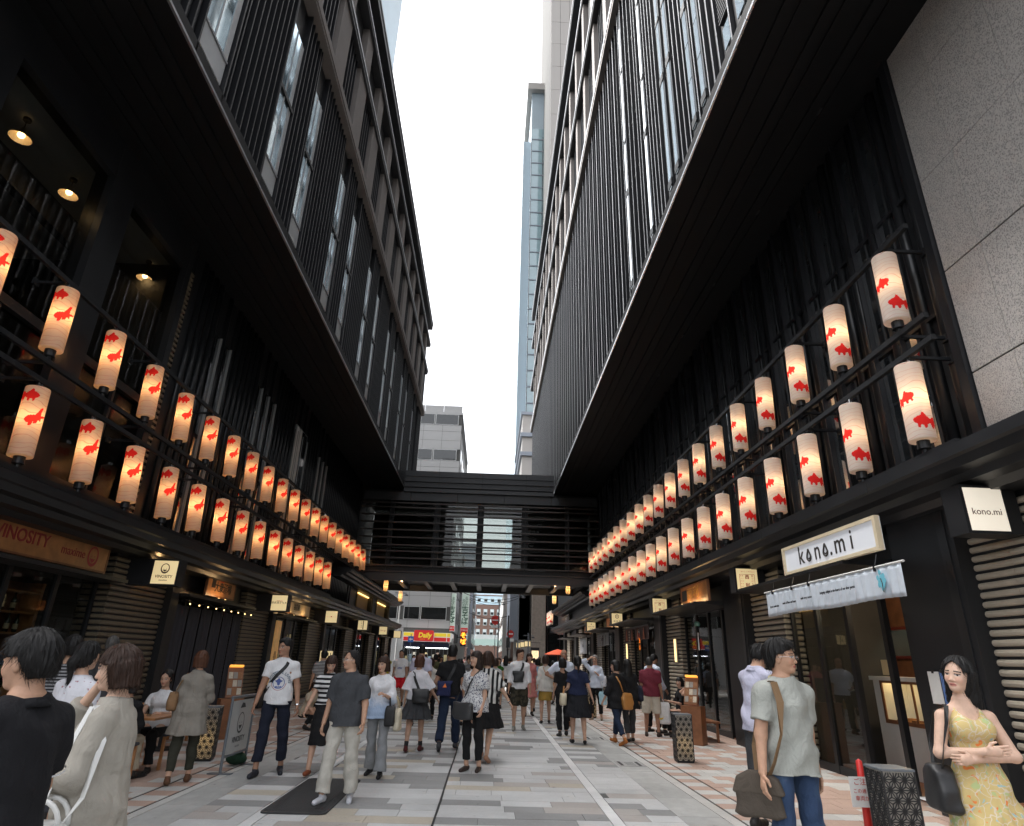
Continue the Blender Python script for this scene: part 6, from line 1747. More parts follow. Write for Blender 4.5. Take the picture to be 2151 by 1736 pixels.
def skin_tones(fig, verts, skin, age=0):
    """tone per vertex: lips, eyes and brows on the face, a little variation elsewhere"""
    P = (verts - fig.HO) @ fig.HR
    col = np.ones((len(verts), 4)); col[:, :3] = skin
    x, y, z = P[:, 0], P[:, 1], P[:, 2]; face = (y > 0.045) & (z > 0) & (z < 0.2)
    lip = face & ((x / 0.023) ** 2 + ((z - 0.043) / 0.0105) ** 2 < 1); col[lip, :3] = (skin[0] * 0.85, skin[1] * 0.5, skin[2] * 0.55)
    gap = face & (np.abs(x) < 0.019) & (np.abs(z - 0.043) < 0.002); col[gap, :3] = (0.10, 0.035, 0.03)
    ax = np.abs(x)
    eye = face & (((ax - 0.031) / 0.0155) ** 2 + ((z - 0.107) / 0.0062) ** 2 < 1); col[eye, :3] = (0.42, 0.38, 0.36)
    iris = face & (((ax - 0.031) / 0.0062) ** 2 + ((z - 0.107) / 0.0062) ** 2 < 1); col[iris, :3] = (0.02, 0.014, 0.012)
    lid = face & (ax > 0.014) & (ax < 0.048) & (np.abs(z - 0.1135) < 0.0022); col[lid, :3] = (0.05, 0.03, 0.025)
    br = face & (ax > 0.013) & (ax < 0.050) & (np.abs(z - (0.130 - 0.10 * np.maximum(ax - 0.035, 0))) < 0.0042); col[br, :3] = (0.045, 0.03, 0.024)
    ch = face & (((ax - 0.036) / 0.02) ** 2 + ((z - 0.075) / 0.02) ** 2 < 1) & ~eye; col[ch, :3] *= (1.03, 0.93, 0.92)
    return col

def hair_prims(fig, style):
    R, O = fig.HR, fig.HO; E = lambda c, r, k=0.02, sub=False: Ell(c, r, R, O, k, sub)
    head = lambda X, Y, Z: ((X - O[0]) * R[0, 0] + (Y - O[1]) * R[1, 0] + (Z - O[2]) * R[2, 0], (X - O[0]) * R[0, 1] + (Y - O[1]) * R[1, 1] + (Z - O[2]) * R[2, 1], (X - O[0]) * R[0, 2] + (Y - O[1]) * R[1, 2] + (Z - O[2]) * R[2, 2])
    pr = []; cuts = []
    if style in ('short', 'short_thick', 'receding', 'crop'):
        g = {'short': 0.012, 'short_thick': 0.020, 'receding': 0.007, 'crop': 0.008}[style]
        pr = [E((0, -.016, .137), (.075 + g * .6, .096 + g, .092 + g)), E((0, -.05, .09), (.064 + g * .5, .053 + g, .065 + g))]
        off = {'short': 0.0, 'short_thick': 0.012, 'receding': -0.034, 'crop': -0.008}[style]
        def c1(X, Y, Z):
            x, y, z = head(X, Y, Z); return y - (-.030 + off + (z - .05) * 0.78 + 0.010 * np.sin(x * 70))
        def c2(X, Y, Z):
            x, y, z = head(X, Y, Z); return np.minimum(0.034 + 2.3 * np.maximum(y + 0.048, 0), 0.128 + 0 * y) - z
        cuts = [c1, c2]
        if style == 'short_thick': pr.append(E((0.01, .055, .195), (.055, .035, .028)))
    elif style in ('bob', 'long', 'bob_curl', 'pony', 'updo', 'long_fringe'):
        fr = style in ('bob', 'long_fringe', 'bob_curl')
        bot = {'bob': 0.0, 'bob_curl': -0.055, 'long': -0.16, 'long_fringe': -0.27, 'pony': 0.05, 'updo': 0.05}[style]
        pr = [E((0, -.018, .136), (.092, .110, .104)), E((0, -.045, .085), (.084, .068, .08))]
        if bot < 0.04:
            rows = [(0.13, .094, .088, 0, -.035), (0.06, .097, .084, 0, -.040), (bot * 0.5, .096, .074, 0, -.05), (bot, .080 if style.startswith('bob') else .088, .060, 0, -.062)]
            if style.startswith('long'):
                rows = [(0.13, .092, .086, 0, -.035), (0.03, .098, .075, 0, -.050), (-0.06, .105, .062, 0, -.075), (bot, .085, .04, 0, -.105)]
            pr.append(Stack(rows, R, O, 0.03))
        if style == 'pony':
            pr += [Cone(fig.hp((0, -.10, .12)), fig.hp((0, -.135, .06)), .032, .034, .02), Cone(fig.hp((0, -.135, .06)), fig.hp((0, -.125, -.12)), .034, .012, .03)]
        if style == 'updo':
            pr.append(E((0, -.10, .165), (.05, .045, .045)))
        def c1(X, Y, Z):
            x, y, z = head(X, Y, Z)
            line = np.where(z > (.142 + 0 * x if fr else .200 - 0.75 * np.abs(x)), 0.2, np.where(z > .13, 0.055, 0.022))
            return y - line
        cuts = [c1]
    elif style == 'bald':
        pr = [E((0, -.035, .11), (.082, .085, .085))]
        def c1(X, Y, Z):
            x, y, z = head(X, Y, Z); return np.maximum(y - (-.03 + (z - .05) * 0.5), np.maximum(z - 0.175 - 0.0 * x, 0.03 - z))
        cuts = [c1]
    def disp(X, Y, Z):
        x, y, z = head(X, Y, Z); a = np.arctan2(x, y + 0.02)
        return 0.0022 * np.sin(a * 34 + 9 * z) + 0.0028 * np.sin(a * 13 - 16 * z + 1) + 0.0012 * np.sin(z * 60 + a * 7)
    return pr, cuts, disp

def strands(fig, v, q, seed, n=900):
    """fine locks lying over the hair and breaking its outline"""
    g = np.random.default_rng(seed); a, b, c = v[q[:, 0]], v[q[:, 1]], v[q[:, 2]]
    N_ = np.cross(b - a, c - a); N_ /= np.linalg.norm(N_, axis=1)[:, None] + 1e-9
    i = g.integers(0, len(q), n); p, nn = a[i], N_[i]
    cr = fig.hp((0.012, -.035, .24)); d = p - cr + np.array([0, 0, -0.03]) + g.normal(0, 0.022, (n, 3))
    d -= nn * (d * nn).sum(1)[:, None]; d /= np.linalg.norm(d, axis=1)[:, None] + 1e-9
    w = np.cross(nn, d); L = g.uniform(0.03, 0.075, n); lift = g.uniform(0.0006, 0.0035, n); wd = g.uniform(0.0008, 0.0020, n)
    vs, qs = [v], [q]; base = len(v); curve = g.uniform(2.0, 6.0, n)
    for k in range(4):
        t = L * k / 3; c_ = p + d * t[:, None] + nn * (lift * (1 + k * 0.4) - curve * t * t)[:, None]; ww = wd * (1 - 0.28 * k)
        vs += [c_ + w * ww[:, None], c_ - w * ww[:, None]]
    ar = np.arange(n)
    for k in range(3):
        o = base + 2 * k * n; qs.append(np.stack([o + ar, o + n + ar, o + 3 * n + ar, o + 2 * n + ar], 1))
    return np.concatenate(vs), np.concatenate(qs)
def folds(seed, amp=0.0052):
    q = random.Random(seed); ph = [q.uniform(0, 6.28) for _ in range(6)]; fr = [q.uniform(0.8, 1.25) for _ in range(6)]
    def d(X, Y, Z):
        return amp * (np.sin(26 * fr[0] * X + 15 * fr[1] * Z + ph[0] + 1.5 * np.sin(9 * Z + ph[4])) + 0.8 * np.sin(24 * fr[2] * Y - 17 * fr[3] * Z + ph[1]) + 0.6 * np.sin(38 * fr[5] * Z + 14 * X - 10 * Y + ph[3]))
    return d

N_PEOPLE = [0]
def person(label, x, y, face, H=1.7, sex='m', build=1.0, skin=(0.50, 0.30, 0.205), hair=('short', BLACK_HAIR), top=None, legs_wear=None, shoes=('shoe', (0.03, 0.028, 0.027)),
           arms=None, legs=None, lean=0, twist=0, head=(0, 0, 0), glasses=False, group=None, z=0.0, vox=None, extra=None, socks=None):
    """face: heading of the body in degrees, 0 looks down the street (+y), 180 looks at the photographer, 90 to -x
    top: dict(mat, sleeve 0..2, grow, hem, neck, loose, collar); legs_wear: dict(kind trousers/skirt, mat, ...)"""
    N_PEOPLE[0] += 1; seed = N_PEOPLE[0]
    fig = Fig(sex, H, build, arms, legs, lean, twist, head)
    dist = math.hypot(x, y)
    vox = vox or min(max(dist / 617 * 0.62, 0.0052), 0.022)
    root = thing('person', label, 'person', (x, y, z), R_(face), group); root.scale = (fig.sc,) * 3
    # body: torso, limbs and head as one mesh
    pr = [fig.p_torso(-0.004)] + fig.p_trap(-0.002) + fig.p_legs() + fig.p_arms() + fig.p_feet(-0.004)
    if sex == 'f':
        for sg in (-1, 1): pr.append(Ell((sg * 0.062, 0.085, 1.265), (0.055, 0.045, 0.055), fig.TR, fig.TO, 0.03))
    nr = 0.056 if sex == 'm' else 0.046
    pr.append(Cone(fig.T((0, -0.012, 1.38)), fig.hp((0, -.018, .03)), nr * 1.1, nr, 0.04))
    fine = vox < 0.0115
    if not fine:
        pr += fig.p_hand('R') + fig.p_hand('L') + fig.p_head()
    vs, qs = surface(pr, vox)
    parts = [(vs, qs)]
    if fine:
        parts.append(surface(fig.p_head(), max(vox * 0.55, 0.0032)))
        for sd in 'RL': parts.append(surface(fig.p_hand(sd) + [Cone(fig.elb[sd] + (fig.wri[sd] - fig.elb[sd]) * 0.8, fig.wri[sd], 0.029 * (1 if sex == 'm' else .86), 0.027 * (1 if sex == 'm' else .86), 0.01)], max(vox * 0.5, 0.0034)))
    V = np.concatenate([p[0] for p in parts]); off = np.cumsum([0] + [len(p[0]) for p in parts[:-1]]); Q = np.concatenate([p[1] + o for p, o in zip(parts, off)])
    me = np_mesh('body', V, Q, skin_tones(fig, V, skin)); me.materials.append(MT['skin'])
    body = inst(me, 'body', root)
    # hair
    if hair:
        hp_, cu, di = hair_prims(fig, hair[0])
        v, q = surface(hp_, max(vox * 0.7, 0.0042), cu, di if vox < 0.014 else None)
        if len(v):
            if vox < 0.0095: v, q = strands(fig, v, q, seed)
            m = np_mesh('hair', v, q); m.materials.append(hair_mat(hair[1])); inst(m, 'hair', root)
    fd = folds(seed)
    # top
    shirt = None
    if top:
        g = top.get('grow', 0.014); sl = top.get('sleeve', 0.6); hem = top.get('hem', 0.86); nk = top.get('neck', 0.0)
        st = fig.p_torso(g); t = st.t.copy()
        loose = top.get('flare', 0.0)
        for r in t:
            if r[0] < 1.2: r[1] += loose * (1.2 - r[0]); r[2] += loose * 0.8 * (1.2 - r[0])
            if r[0] < 1.12 and sex == 'm': r[1] = max(r[1], 0.165 * build + g * 0.8); r[2] = max(r[2], 0.118 * build + g * 0.8)
            if r[0] < 1.12 and sex == 'f' and top.get('straight', True): r[1] = max(r[1], 0.140 * build + g); r[2] = max(r[2], 0.105 * build + g)
        if hem < 1.0 and top.get('straight', True):
            for r in t:
                if r[0] < 1.0: r[1] = max(r[1], 0.188 * build + g * 0.6); r[2] = max(r[2], 0.128 * build + g)
        if hem < t[0, 0]: t = np.vstack([[hem, t[0, 1] + loose * (t[0, 0] - hem) + 0.012, t[0, 2] + loose * (t[0, 0] - hem) + 0.014, 0, 0], t])
        st.t = t
        if top.get('ripple'): st.ripple = top['ripple']
        pr = [st] + ([] if sl <= 0 else fig.p_trap(g * 0.6) + fig.p_arms(g * 0.7, 0.045, sl, flat=True, loose=top.get('loose', 0.012)))
        if sex == 'f':
            for sg in (-1, 1): pr.append(Ell((sg * 0.060, 0.085, 1.262), (0.058 + g, 0.046 + g * .7, 0.058 + g), fig.TR, fig.TO, 0.04))
        cuts = []
        TR, TO = fig.TR, fig.TO
        def loc(X, Y, Z): return [(TR[0, i] * (X - TO[0]) + TR[1, i] * (Y - TO[1]) + TR[2, i] * (Z - TO[2])) for i in range(3)]
        def hemcut(X, Y, Z): px, py, pz = loc(X, Y, Z); return (hem + 0.006 * np.sin(11 * px + seed)) - pz + np.where(pz > 1.2, -9, 0)
        pz_arm = hem > 1.1 or True
        cuts.append(lambda X, Y, Z: np.where(np.abs(loc(X, Y, Z)[0]) < 0.16 * build + 0.05 + loose * 0.3, hemcut(X, Y, Z), -9) if sl > 0.9 else hemcut(X, Y, Z))
        if nk == 'scoop':
            cuts.append(lambda X, Y, Z: -(np.sqrt((loc(X, Y, Z)[0] / 0.085) ** 2 + ((loc(X, Y, Z)[2] - 1.44) / 0.13) ** 2 + ((loc(X, Y, Z)[1] - 0.07) / 0.13) ** 2) - 1) * 0.08)
        elif nk == 'vee':
            cuts.append(lambda X, Y, Z: np.minimum((1.28 + np.abs(loc(X, Y, Z)[0]) * 2.4) - loc(X, Y, Z)[2], 1) * -1 + np.where(loc(X, Y, Z)[1] < 0.0, -9, 0))
        if sl <= 0:
            for sg in (-1, 1):
                cuts.append(lambda X, Y, Z, sg=sg: -(np.sqrt(((loc(X, Y, Z)[0] - sg * 0.182) / 0.060) ** 2 + ((loc(X, Y, Z)[2] - 1.36) / 0.11) ** 2 + (loc(X, Y, Z)[1] / 0.13) ** 2) - 1) * 0.06)
        v, q = surface(pr, vox, cuts, fd if top.get('fold', 1) else None)
        m = np_mesh(top.get('name', 'shirt'), v, q); m.materials.append(top['mat']); shirt = inst(m, top.get('name', 'shirt'), root)
        if top.get('collar'):
            a = fig.T((0, -0.012, 1.415)); ax_ = nrm(fig.hp((0, -.018, .055)) - fig.T((0, -0.012, 1.40)))
            mb = MB(); rings = []
            for dz_, rr in ((-0.02, nr + 0.026), (0.020, nr + 0.010), (0.023, nr + 0.014), (-0.018, nr + 0.034)):
                rings.append([tuple(a + ax_ * dz_ + V3(math.cos(u) * rr, math.sin(u) * rr * 1.05, 0.018 * math.sin(u) * -1 if dz_ < 0 else -0.012 * math.sin(u))) for u in [R_(100 + 340 * k / 20) for k in range(21)]])
            mb.loft(rings + rings[:1], cap=False, closed=False).build('collar', top.get('collar') if not isinstance(top.get('collar'), bool) else top['mat'], root, True)
        if top.get('cuff'):
            for sd in 'RL':
                S, E_ = fig.sh[sd], fig.elb[sd]; d = nrm(E_ - S); e = S + (E_ - S) * sl
                rr = (0.046 * (1 if sex == 'm' else .86) + g * .75 + top.get('loose', 0.012)) * 0.99
                MB().tube([tuple(e - d * 0.014), tuple(e - d * 0.006)], rr + 0.003, 14, False).build('cuff', top['cuff'], root)
        if top.get('ringer'):
            pts = [tuple(fig.T((0.075 * math.sin(a), -0.012 + 0.078 * math.cos(a), 1.432 - 0.026 * math.cos(a)))) for a in [2 * PI * k / 24 for k in range(25)]]
            MB().tube(pts, 0.012, 6).build('neckband', top['ringer'], root, True)
    # lower garment
    if legs_wear:
        kd = legs_wear['kind']; m_ = legs_wear['mat']
        if kd == 'trousers':
            g = legs_wear.get('grow', 0.012); up = legs_wear.get('upto', 0.93); w = legs_wear.get('wide', 0.01)
            up_k = up
            st = Stack([[r[0], r[1] * build, r[2] * build] + list(r[3:]) for r in TORSO[sex] if r[0] < 1.03], fig.TR, fig.TO, 0.05, g * 0.8)
            if up > 0.15: pl = fig.p_legs(g, 0.035, up_k, w, True)
            else:
                pl = []
                for sd in 'RL': pl.append(Cone(fig.hip[sd], fig.hip[sd] + (fig.knee[sd] - fig.hip[sd]) * legs_wear.get('thigh', 0.95), 0.086 * build + g, 0.066 + g + w, 0.04, 'b'))
            cz_ = (top or {}).get('hem', 9) + 0.05 if top and top.get('hem', 0.86) < 0.96 else 9
            v, q = surface([st] + pl, vox, [lambda X, Y, Z: Z - cz_ - fig.dz + 0 * X], fd)
            m = np_mesh('trousers', v, q); m.materials.append(m_); inst(m, legs_wear.get('name', 'trousers'), root)
        else:
            wz, hz = legs_wear.get('waist', 1.04), legs_wear['hem']; fl = legs_wear.get('flare', 0.08)
            kn = [fig.knee[s_] for s_ in 'RL']; cyh = (kn[0][1] + kn[1][1]) / 2; sp = abs(kn[0][1] - kn[1][1]) / 2
            bz = fig.dz
            w0 = (0.128 if sex == 'f' else 0.15) * build
            rows = [(wz + bz, w0 + .012, w0 * .78 + .012, 0, 0), (0.93 + bz, 0.172 * build + .012, 0.125 * build + .014, 0, 0)]
            n_ = 4
            for i in range(1, n_ + 1):
                zz = 0.93 + (hz - 0.93) * i / n_; f_ = i / n_
                rows.append((zz + bz, 0.172 * build + .014 + fl * f_, 0.128 * build + .016 + fl * f_ + sp * min(1, (0.93 - zz) / 0.42) * 1.05, 0, cyh * min(1, (0.93 - zz) / 0.42)))
            st = Stack(rows, None, None, 0.02, 0, legs_wear.get('ripple', (9, 0.03)))
            v, q = surface([st], vox, (), fd)
            m = np_mesh('skirt', v, q); m.materials.append(m_); inst(m, legs_wear.get('name', 'skirt'), root)
    if socks:
        for s_ in 'RL':
            v, q = surface([Cone(fig.ank[s_] + (fig.knee[s_] - fig.ank[s_]) * 0.22, fig.ank[s_], 0.043, 0.038, 0.02, 'a')], vox)
            m = np_mesh('sock', v, q); m.materials.append(socks); inst(m, 'sock', root)
    if shoes:
        for sd in 'RL':
            v, q = surface(fig.p_feet(0.006, sd)[:1] + ([Cone(fig.ank[sd], fig.foot_pts(sd)[0], 0.037, 0.038, 0.02)] if shoes[0] != 'flat' else []), min(vox, 0.012))
            zb = fig.foot_pts(sd)[2] - 0.006
            v[:, 2] = np.maximum(v[:, 2], zb)
            m = np_mesh('shoe', v, q); m.materials.append(fabric(shoes[1], rough=0.5)); inst(m, 'shoe', root)
    if glasses:
        mb = MB()
        for sg in (-1, 1):
            mb.tube([tuple(fig.hp((sg * 0.033 + 0.022 * math.cos(a), 0.101, 0.104 + 0.015 * math.sin(a)))) for a in [2 * PI * k / 12 for k in range(13)]], 0.0016, 5)
            mb.tube([tuple(fig.hp((sg * 0.055, 0.100, 0.108))), tuple(fig.hp((sg * 0.076, 0.03, 0.110))), tuple(fig.hp((sg * 0.082, -0.01, 0.104)))], 0.0016, 5)
        mb.tube([tuple(fig.hp((-0.011, 0.102, 0.106))), tuple(fig.hp((0.011, 0.102, 0.106)))], 0.0016, 5)
        mb.build('glasses', MT['chrome'], root)
    if extra: extra(fig, root)
    root['fig'] = seed
    return fig, root

def place(fig, root, p):
    """local point of a figure in the world"""
    a = root.rotation_euler[2]; s = fig.sc; c, sn = math.cos(a), math.sin(a)
    return Vector((root.location[0] + s * (p[0] * c - p[1] * sn), root.location[1] + s * (p[0] * sn + p[1] * c), root.location[2] + s * p[2]))
def band(mb, pts, w, n=None, t=0.004, side=(0, 0, 1)):
    """flat strap along points"""
    pts = [Vector(p) for p in pts]; rings = []
    for i, p in enumerate(pts):
        d = (pts[min(i + 1, len(pts) - 1)] - pts[max(i - 1, 0)]).normalized()
        s_ = Vector(n[i]) if isinstance(n, list) else Vector(side)
        wv = d.cross(s_).normalized() * (w / 2); tv = wv.cross(d).normalized() * (t / 2)
        rings.append([tuple(p + wv + tv), tuple(p - wv + tv), tuple(p - wv - tv), tuple(p + wv - tv)])
    return mb.loft(rings)
def around(fig, grow, z0, z1, a0, a1, n=9):
    """points over the torso surface from angle a0 at height z0 to a1 at z1 (angle from +x, local)"""
    t = fig.p_torso(grow).t; out = []; nn = []
    for k in range(n):
        f = k / (n - 1); z = z0 + (z1 - z0) * f; a = R_(a0 + (a1 - a0) * f)
        rx, ry = np.interp(z, t[:, 0], t[:, 1]), np.interp(z, t[:, 0], t[:, 2])
        out.append(fig.T((rx * math.cos(a), ry * math.sin(a), z))); nn.append(tuple(fig.TR @ nrm(V3(math.cos(a) / rx, math.sin(a) / ry, 0))))
    return out, nn
def soft_bag(name, label, fig, root, c, r, mat, strap=None, strap_mat=None, strap_w=0.03, cat='bag', yaw=0, flat_top=True, extra=None, ripple=None, flap=None):
    """soft bag as a rounded box in the figure's frame, with strap points in the same frame; a thing of its own"""
    t = thing(name, label, cat, tuple(root.location), root.rotation_euler[2]); t.scale = root.scale
    Rb = rotm(R_(yaw)); c = V3(*c)
    rows = [(-r[2], r[0] * .80, r[1] * .7), (-r[2] * .85, r[0] * .97, r[1] * 1.0), (0, r[0], r[1] * 1.0), (r[2] * .7, r[0] * .95, r[1] * .8), (r[2], r[0] * .88, r[1] * (.35 if flat_top else .6))]
    v, q = surface([Stack(rows, Rb, c, 0.01, 0, ripple, pw=4)], max(0.008, min(r) * 0.2), (), folds(len(label), 0.003))
    m = np_mesh('bag_body', v, q); m.materials.append(mat); inst(m, 'bag_body', t)
    if flap:
        v, q = surface([Stack([(z_, rx * 1.04, ry * 1.12) for z_, rx, ry in rows[2:]] , Rb, c, 0.01, pw=4)], max(0.008, min(r) * 0.2), [lambda X, Y, Z: (c[2] - r[2] * 0.1) - Z])
        m = np_mesh('flap', v, q); m.materials.append(flap); inst(m, 'flap', t)
    if strap:
        for s_ in strap:
            pts, nn = s_
            band(MB(), pts, strap_w, nn).build('strap', strap_mat or mat, t)
    if extra: extra(t, c, Rb)
    return t
# ---------------------------------------------------------------- street furniture
MT['lattice'] = mk('black_lattice', (0.02, 0.021, 0.023), 0.45, var=0.15)
MT['lamp_glow'] = paper_mat('lamp_inner_paper', (0.75, 0.72, 0.66))
MT['red_paint'] = mk('red_paint', (0.55, 0.025, 0.02), 0.4, var=0.1)
MT['steel'] = mk('grey_steel', (0.16, 0.18, 0.20), 0.4, metal=0.3, var=0.1)
def star_panel(W, H):
    """hemp-leaf lattice: a triangular grid with three spokes in every triangle"""
    mb = MB(); s = W / 3.0; h = s * math.sqrt(3) / 2; seen = set()
    def bar(a, b):
        k = tuple(sorted((tuple(round(c, 4) for c in a), tuple(round(c, 4) for c in b))))
        if k in seen: return
        seen.add(k)
        # clip to the panel
        t0, t1 = 0.0, 1.0
        for i, (lo_, hi_) in enumerate(((-W / 2, W / 2), (0, H))):
            d = b[i] - a[i]
            if abs(d) < 1e-9:
                if a[i] < lo_ or a[i] > hi_: return
                continue
            ta, tb = (lo_ - a[i]) / d, (hi_ - a[i]) / d
            t0, t1 = max(t0, min(ta, tb)), min(t1, max(ta, tb))
        if t1 - t0 < 0.02: return
        p = (a[0] + (b[0] - a[0]) * t0, a[1] + (b[1] - a[1]) * t0); q = (a[0] + (b[0] - a[0]) * t1, a[1] + (b[1] - a[1]) * t1)
        L_ = math.hypot(q[0] - p[0], q[1] - p[1]); nx, nz = -(q[1] - p[1]) / L_ * 0.0042, (q[0] - p[0]) / L_ * 0.0042
        mb.add([(p[0] + nx, -0.003, p[1] + nz), (q[0] + nx, -0.003, q[1] + nz), (q[0] - nx, -0.003, q[1] - nz), (p[0] - nx, -0.003, p[1] - nz), (p[0] + nx, 0.003, p[1] + nz), (q[0] + nx, 0.003, q[1] + nz), (q[0] - nx, 0.003, q[1] - nz), (p[0] - nx, 0.003, p[1] - nz)],
               [(0, 1, 2, 3), (7, 6, 5, 4), (0, 4, 5, 1), (2, 6, 7, 3)])
    r = -1
    while r * h < H + h:
        for c in range(-3, 4):
            x0 = -W / 2 + c * s + (s / 2 if r % 2 else 0); z0 = r * h
            A, B, C_ = (x0, z0), (x0 + s, z0), (x0 + s / 2, z0 + h); Dn = (x0 + s / 2, z0 - h)
            for T3 in ((A, B, C_), (A, B, Dn)):
                g = (sum(p[0] for p in T3) / 3, sum(p[1] for p in T3) / 3)
                for i in range(3):
                    bar(T3[i], T3[(i + 1) % 3]); bar(T3[i], g)
        r += 1
    return mb
W_, H_ = 0.30, 0.76
panel_me = star_panel(W_ - 0.02, H_ - 0.06).mesh('lattice_panel', fix=False); panel_me.materials.append(MT['lattice'])
def box_lamp(x, y, rz, label, power, low=0.28):
    t = thing('box_lamp', label, 'lamp', (x, y, 0.003), rz)
    mb = MB()
    for sx_ in (-1, 1):
        for sy_ in (-1, 1):
            mb.box(sx_ * (W_ / 2 - 0.012), sx_ * W_ / 2, sy_ * (W_ / 2 - 0.012), sy_ * W_ / 2, 0.03, H_ - 0.02)
    mb.build('corner_posts', MT['lattice'], t)
    MB().box(-W_ / 2 + 0.01, W_ / 2 - 0.01, -W_ / 2 + 0.01, W_ / 2 - 0.01, 0, 0.03).build('base', MT['black'], t)
    MB().bevbox(-W_ / 2, W_ / 2, -W_ / 2, W_ / 2, H_ - 0.02, H_, 0.004).build('lid', MT['steel'], t)
    for k in range(4):
        a = k * PI / 2
        inst(panel_me, 'lattice_panel', t, (math.sin(a) * (W_ / 2 - 0.004), -math.cos(a) * (W_ / 2 - 0.004), 0.03), (0, 0, a))
    MB().box(-W_ / 2 + 0.012, W_ / 2 - 0.012, -W_ / 2 + 0.012, W_ / 2 - 0.012, 0.032, H_ - 0.022).build('paper_lining', MT['lamp_glow'], t)
    if power:
        ld = bpy.data.lights.new('box_lamp_light', 'POINT'); ld.energy = power; ld.color = (1, 0.66, 0.25); ld.shadow_soft_size = 0.03
        lo = bpy.data.objects.new('lamp_light', ld); link(lo, t); lo.location = (0, 0, low)
    return t
box_lamp(3.50, 12.1, R_(-4), 'lattice box lamp with hemp leaf pattern glowing on the tiled pavement by the menu stand', 0.18)
box_lamp(3.70, 6.30, R_(-2), 'lattice box lamp with hemp leaf pattern, unlit, behind the red caution sign', 0.0)
box_lamp(-4.32, 11.0, R_(12), 'lattice box lamp glowing beside the banner frame', 0.22)
box_lamp(3.2, 20.6, R_(0), 'far lattice box lamp behind the women in black', 0.3)
# red traffic cone post with caution card
rp = thing('caution_sign', 'red cone post carrying a white caution card in red characters', 'sign', (3.63, 6.66, 0.003))
MB().cyl((0, 0, 0), 0.16, 0.035, 18).lathe((0, 0, 0.035), [(0.045, 0), (0.036, 0.36), (0.028, 0.72), (0.0, 0.74)], 16).build('cone', MT['red_paint'], rp, True)
cd = MB().box(-0.16, 0.10, -0.066, -0.060, 0.38, 0.63).build('card', MT['white'], rp)
for k, (s_, z_, w_) in enumerate((('ご注意', 0.585, 0.062), ('この通りは', 0.51, 0.042), ('車両が通', 0.45, 0.046))):
    text(s_, w_, MT['red_ink'], rp, (-0.03, -0.068, z_), ext=0.0005)
# banner frame
bf = thing('banner_stand', 'grey steel banner frame lettered VINOSITY standing at the pavement edge', 'sign', (-3.60, 9.85, 0.003), math.atan2(-0.02, 0.86) + PI / 2 - PI / 2)
L_ = 0.86
MB().tube([(0, 0, 0.01), (0, 0, 0.955)], 0.02, 8).tube([(0, L_, 0.01), (0, L_, 0.955)], 0.02, 8).tube([(0, -0.02, 0.955), (0, L_ + 0.02, 0.955)], 0.02, 8).tube([(0, 0, 0.20), (0, L_, 0.20)], 0.018, 8).build('frame', MT['steel'], bf)
for yy in (0, L_):
    MB().box(-0.16, 0.16, yy - 0.05, yy + 0.05, 0, 0.012).build('foot_plate', MT['steel'], bf)
MB().box(-0.004, 0.004, 0.04, L_ - 0.04, 0.225, 0.905).build('banner', mk('banner_vinyl', (0.55, 0.56, 0.55), 0.5, var=0.04), bf)
face_logo(bf, (0.0055, L_ / 2, 0.60), 0.125, MT['fin'], '+X', 0.6)
MB().add([(0.006, L_ / 2 - 0.10, 0.80), (0.006, L_ / 2 + 0.10, 0.80), (0.006, L_ / 2 + 0.05, 0.86), (0.006, L_ / 2 - 0.04, 0.87)], [(0, 1, 2, 3)]).build('cap_mark', MT['fin'], bf)
text('VINOSITY', 0.105, MT['fin'], bf, (0.0058, L_ / 2, 0.385), '+X', ext=0.001, bold=0.001); text('maxime', 0.05, MT['frame'], bf, (0.0058, L_ / 2, 0.30), '+X', ext=0.001)
gb2 = thing('weight_bag', 'dark green sandbag weighing down the banner frame', 'sandbag', (-3.66, 10.58, 0.015))
v, q = surface([Ell((0, 0, 0.075), (0.15, 0.10, 0.075)), Ell((0.02, 0.02, 0.12), (0.08, 0.06, 0.04))], 0.012, (), folds(3, 0.006))
v[:, 2] = np.maximum(v[:, 2], 0.0); m_ = np_mesh('bag_body', v, q); m_.materials.append(fabric((0.02, 0.05, 0.03))); inst(m_, 'bag_body', gb2)
# menu stands with a small lamp on top
def menu_stand(x, y, rz, label, h, tilt, mats):
    t = thing('menu_stand', label, 'menu stand', (x, y, 0.003), rz)
    MB().box(-0.22, 0.22, -0.12, 0.16, 0, h * 0.56).build('stand_box', MT['wood'], t)
    a = R_(tilt); ca, sa = math.cos(a), math.sin(a)
    def P(u, v, w): return (u, -0.10 + v * sa - w * ca, h * 0.58 + v * ca + w * sa)
    bd = [P(-0.15, 0, 0), P(0.15, 0, 0), P(0.15, 0.56, 0), P(-0.15, 0.56, 0)]; bk = [P(-0.15, 0, -0.03), P(0.15, 0, -0.03), P(0.15, 0.56, -0.03), P(-0.15, 0.56, -0.03)]
    MB().loft([bd, bk]).build('panel', MT['wood'], t)
    for k in range(3):
        for j in range(3):
            u0, v0 = -0.13 + 0.09 * k, 0.05 + 0.15 * j
            MB().add([P(u0, v0, 0.004), P(u0 + 0.08, v0, 0.004), P(u0 + 0.08, v0 + 0.12, 0.004), P(u0, v0 + 0.12, 0.004)], [(0, 1, 2, 3)]).build('menu_photo', mats[(k + j) % len(mats)], t)
    MB().loft([[P(-0.13, 0.565, 0.05), P(0.13, 0.565, 0.05), P(0.13, 0.60, 0.05), P(-0.13, 0.60, 0.05)], [P(-0.13, 0.565, -0.03), P(0.13, 0.565, -0.03), P(0.13, 0.60, -0.03), P(-0.13, 0.60, -0.03)]]).build('lamp_hood', emit('hood_glow', (1.0, 0.40, 0.06), 0.3), t)
    return t
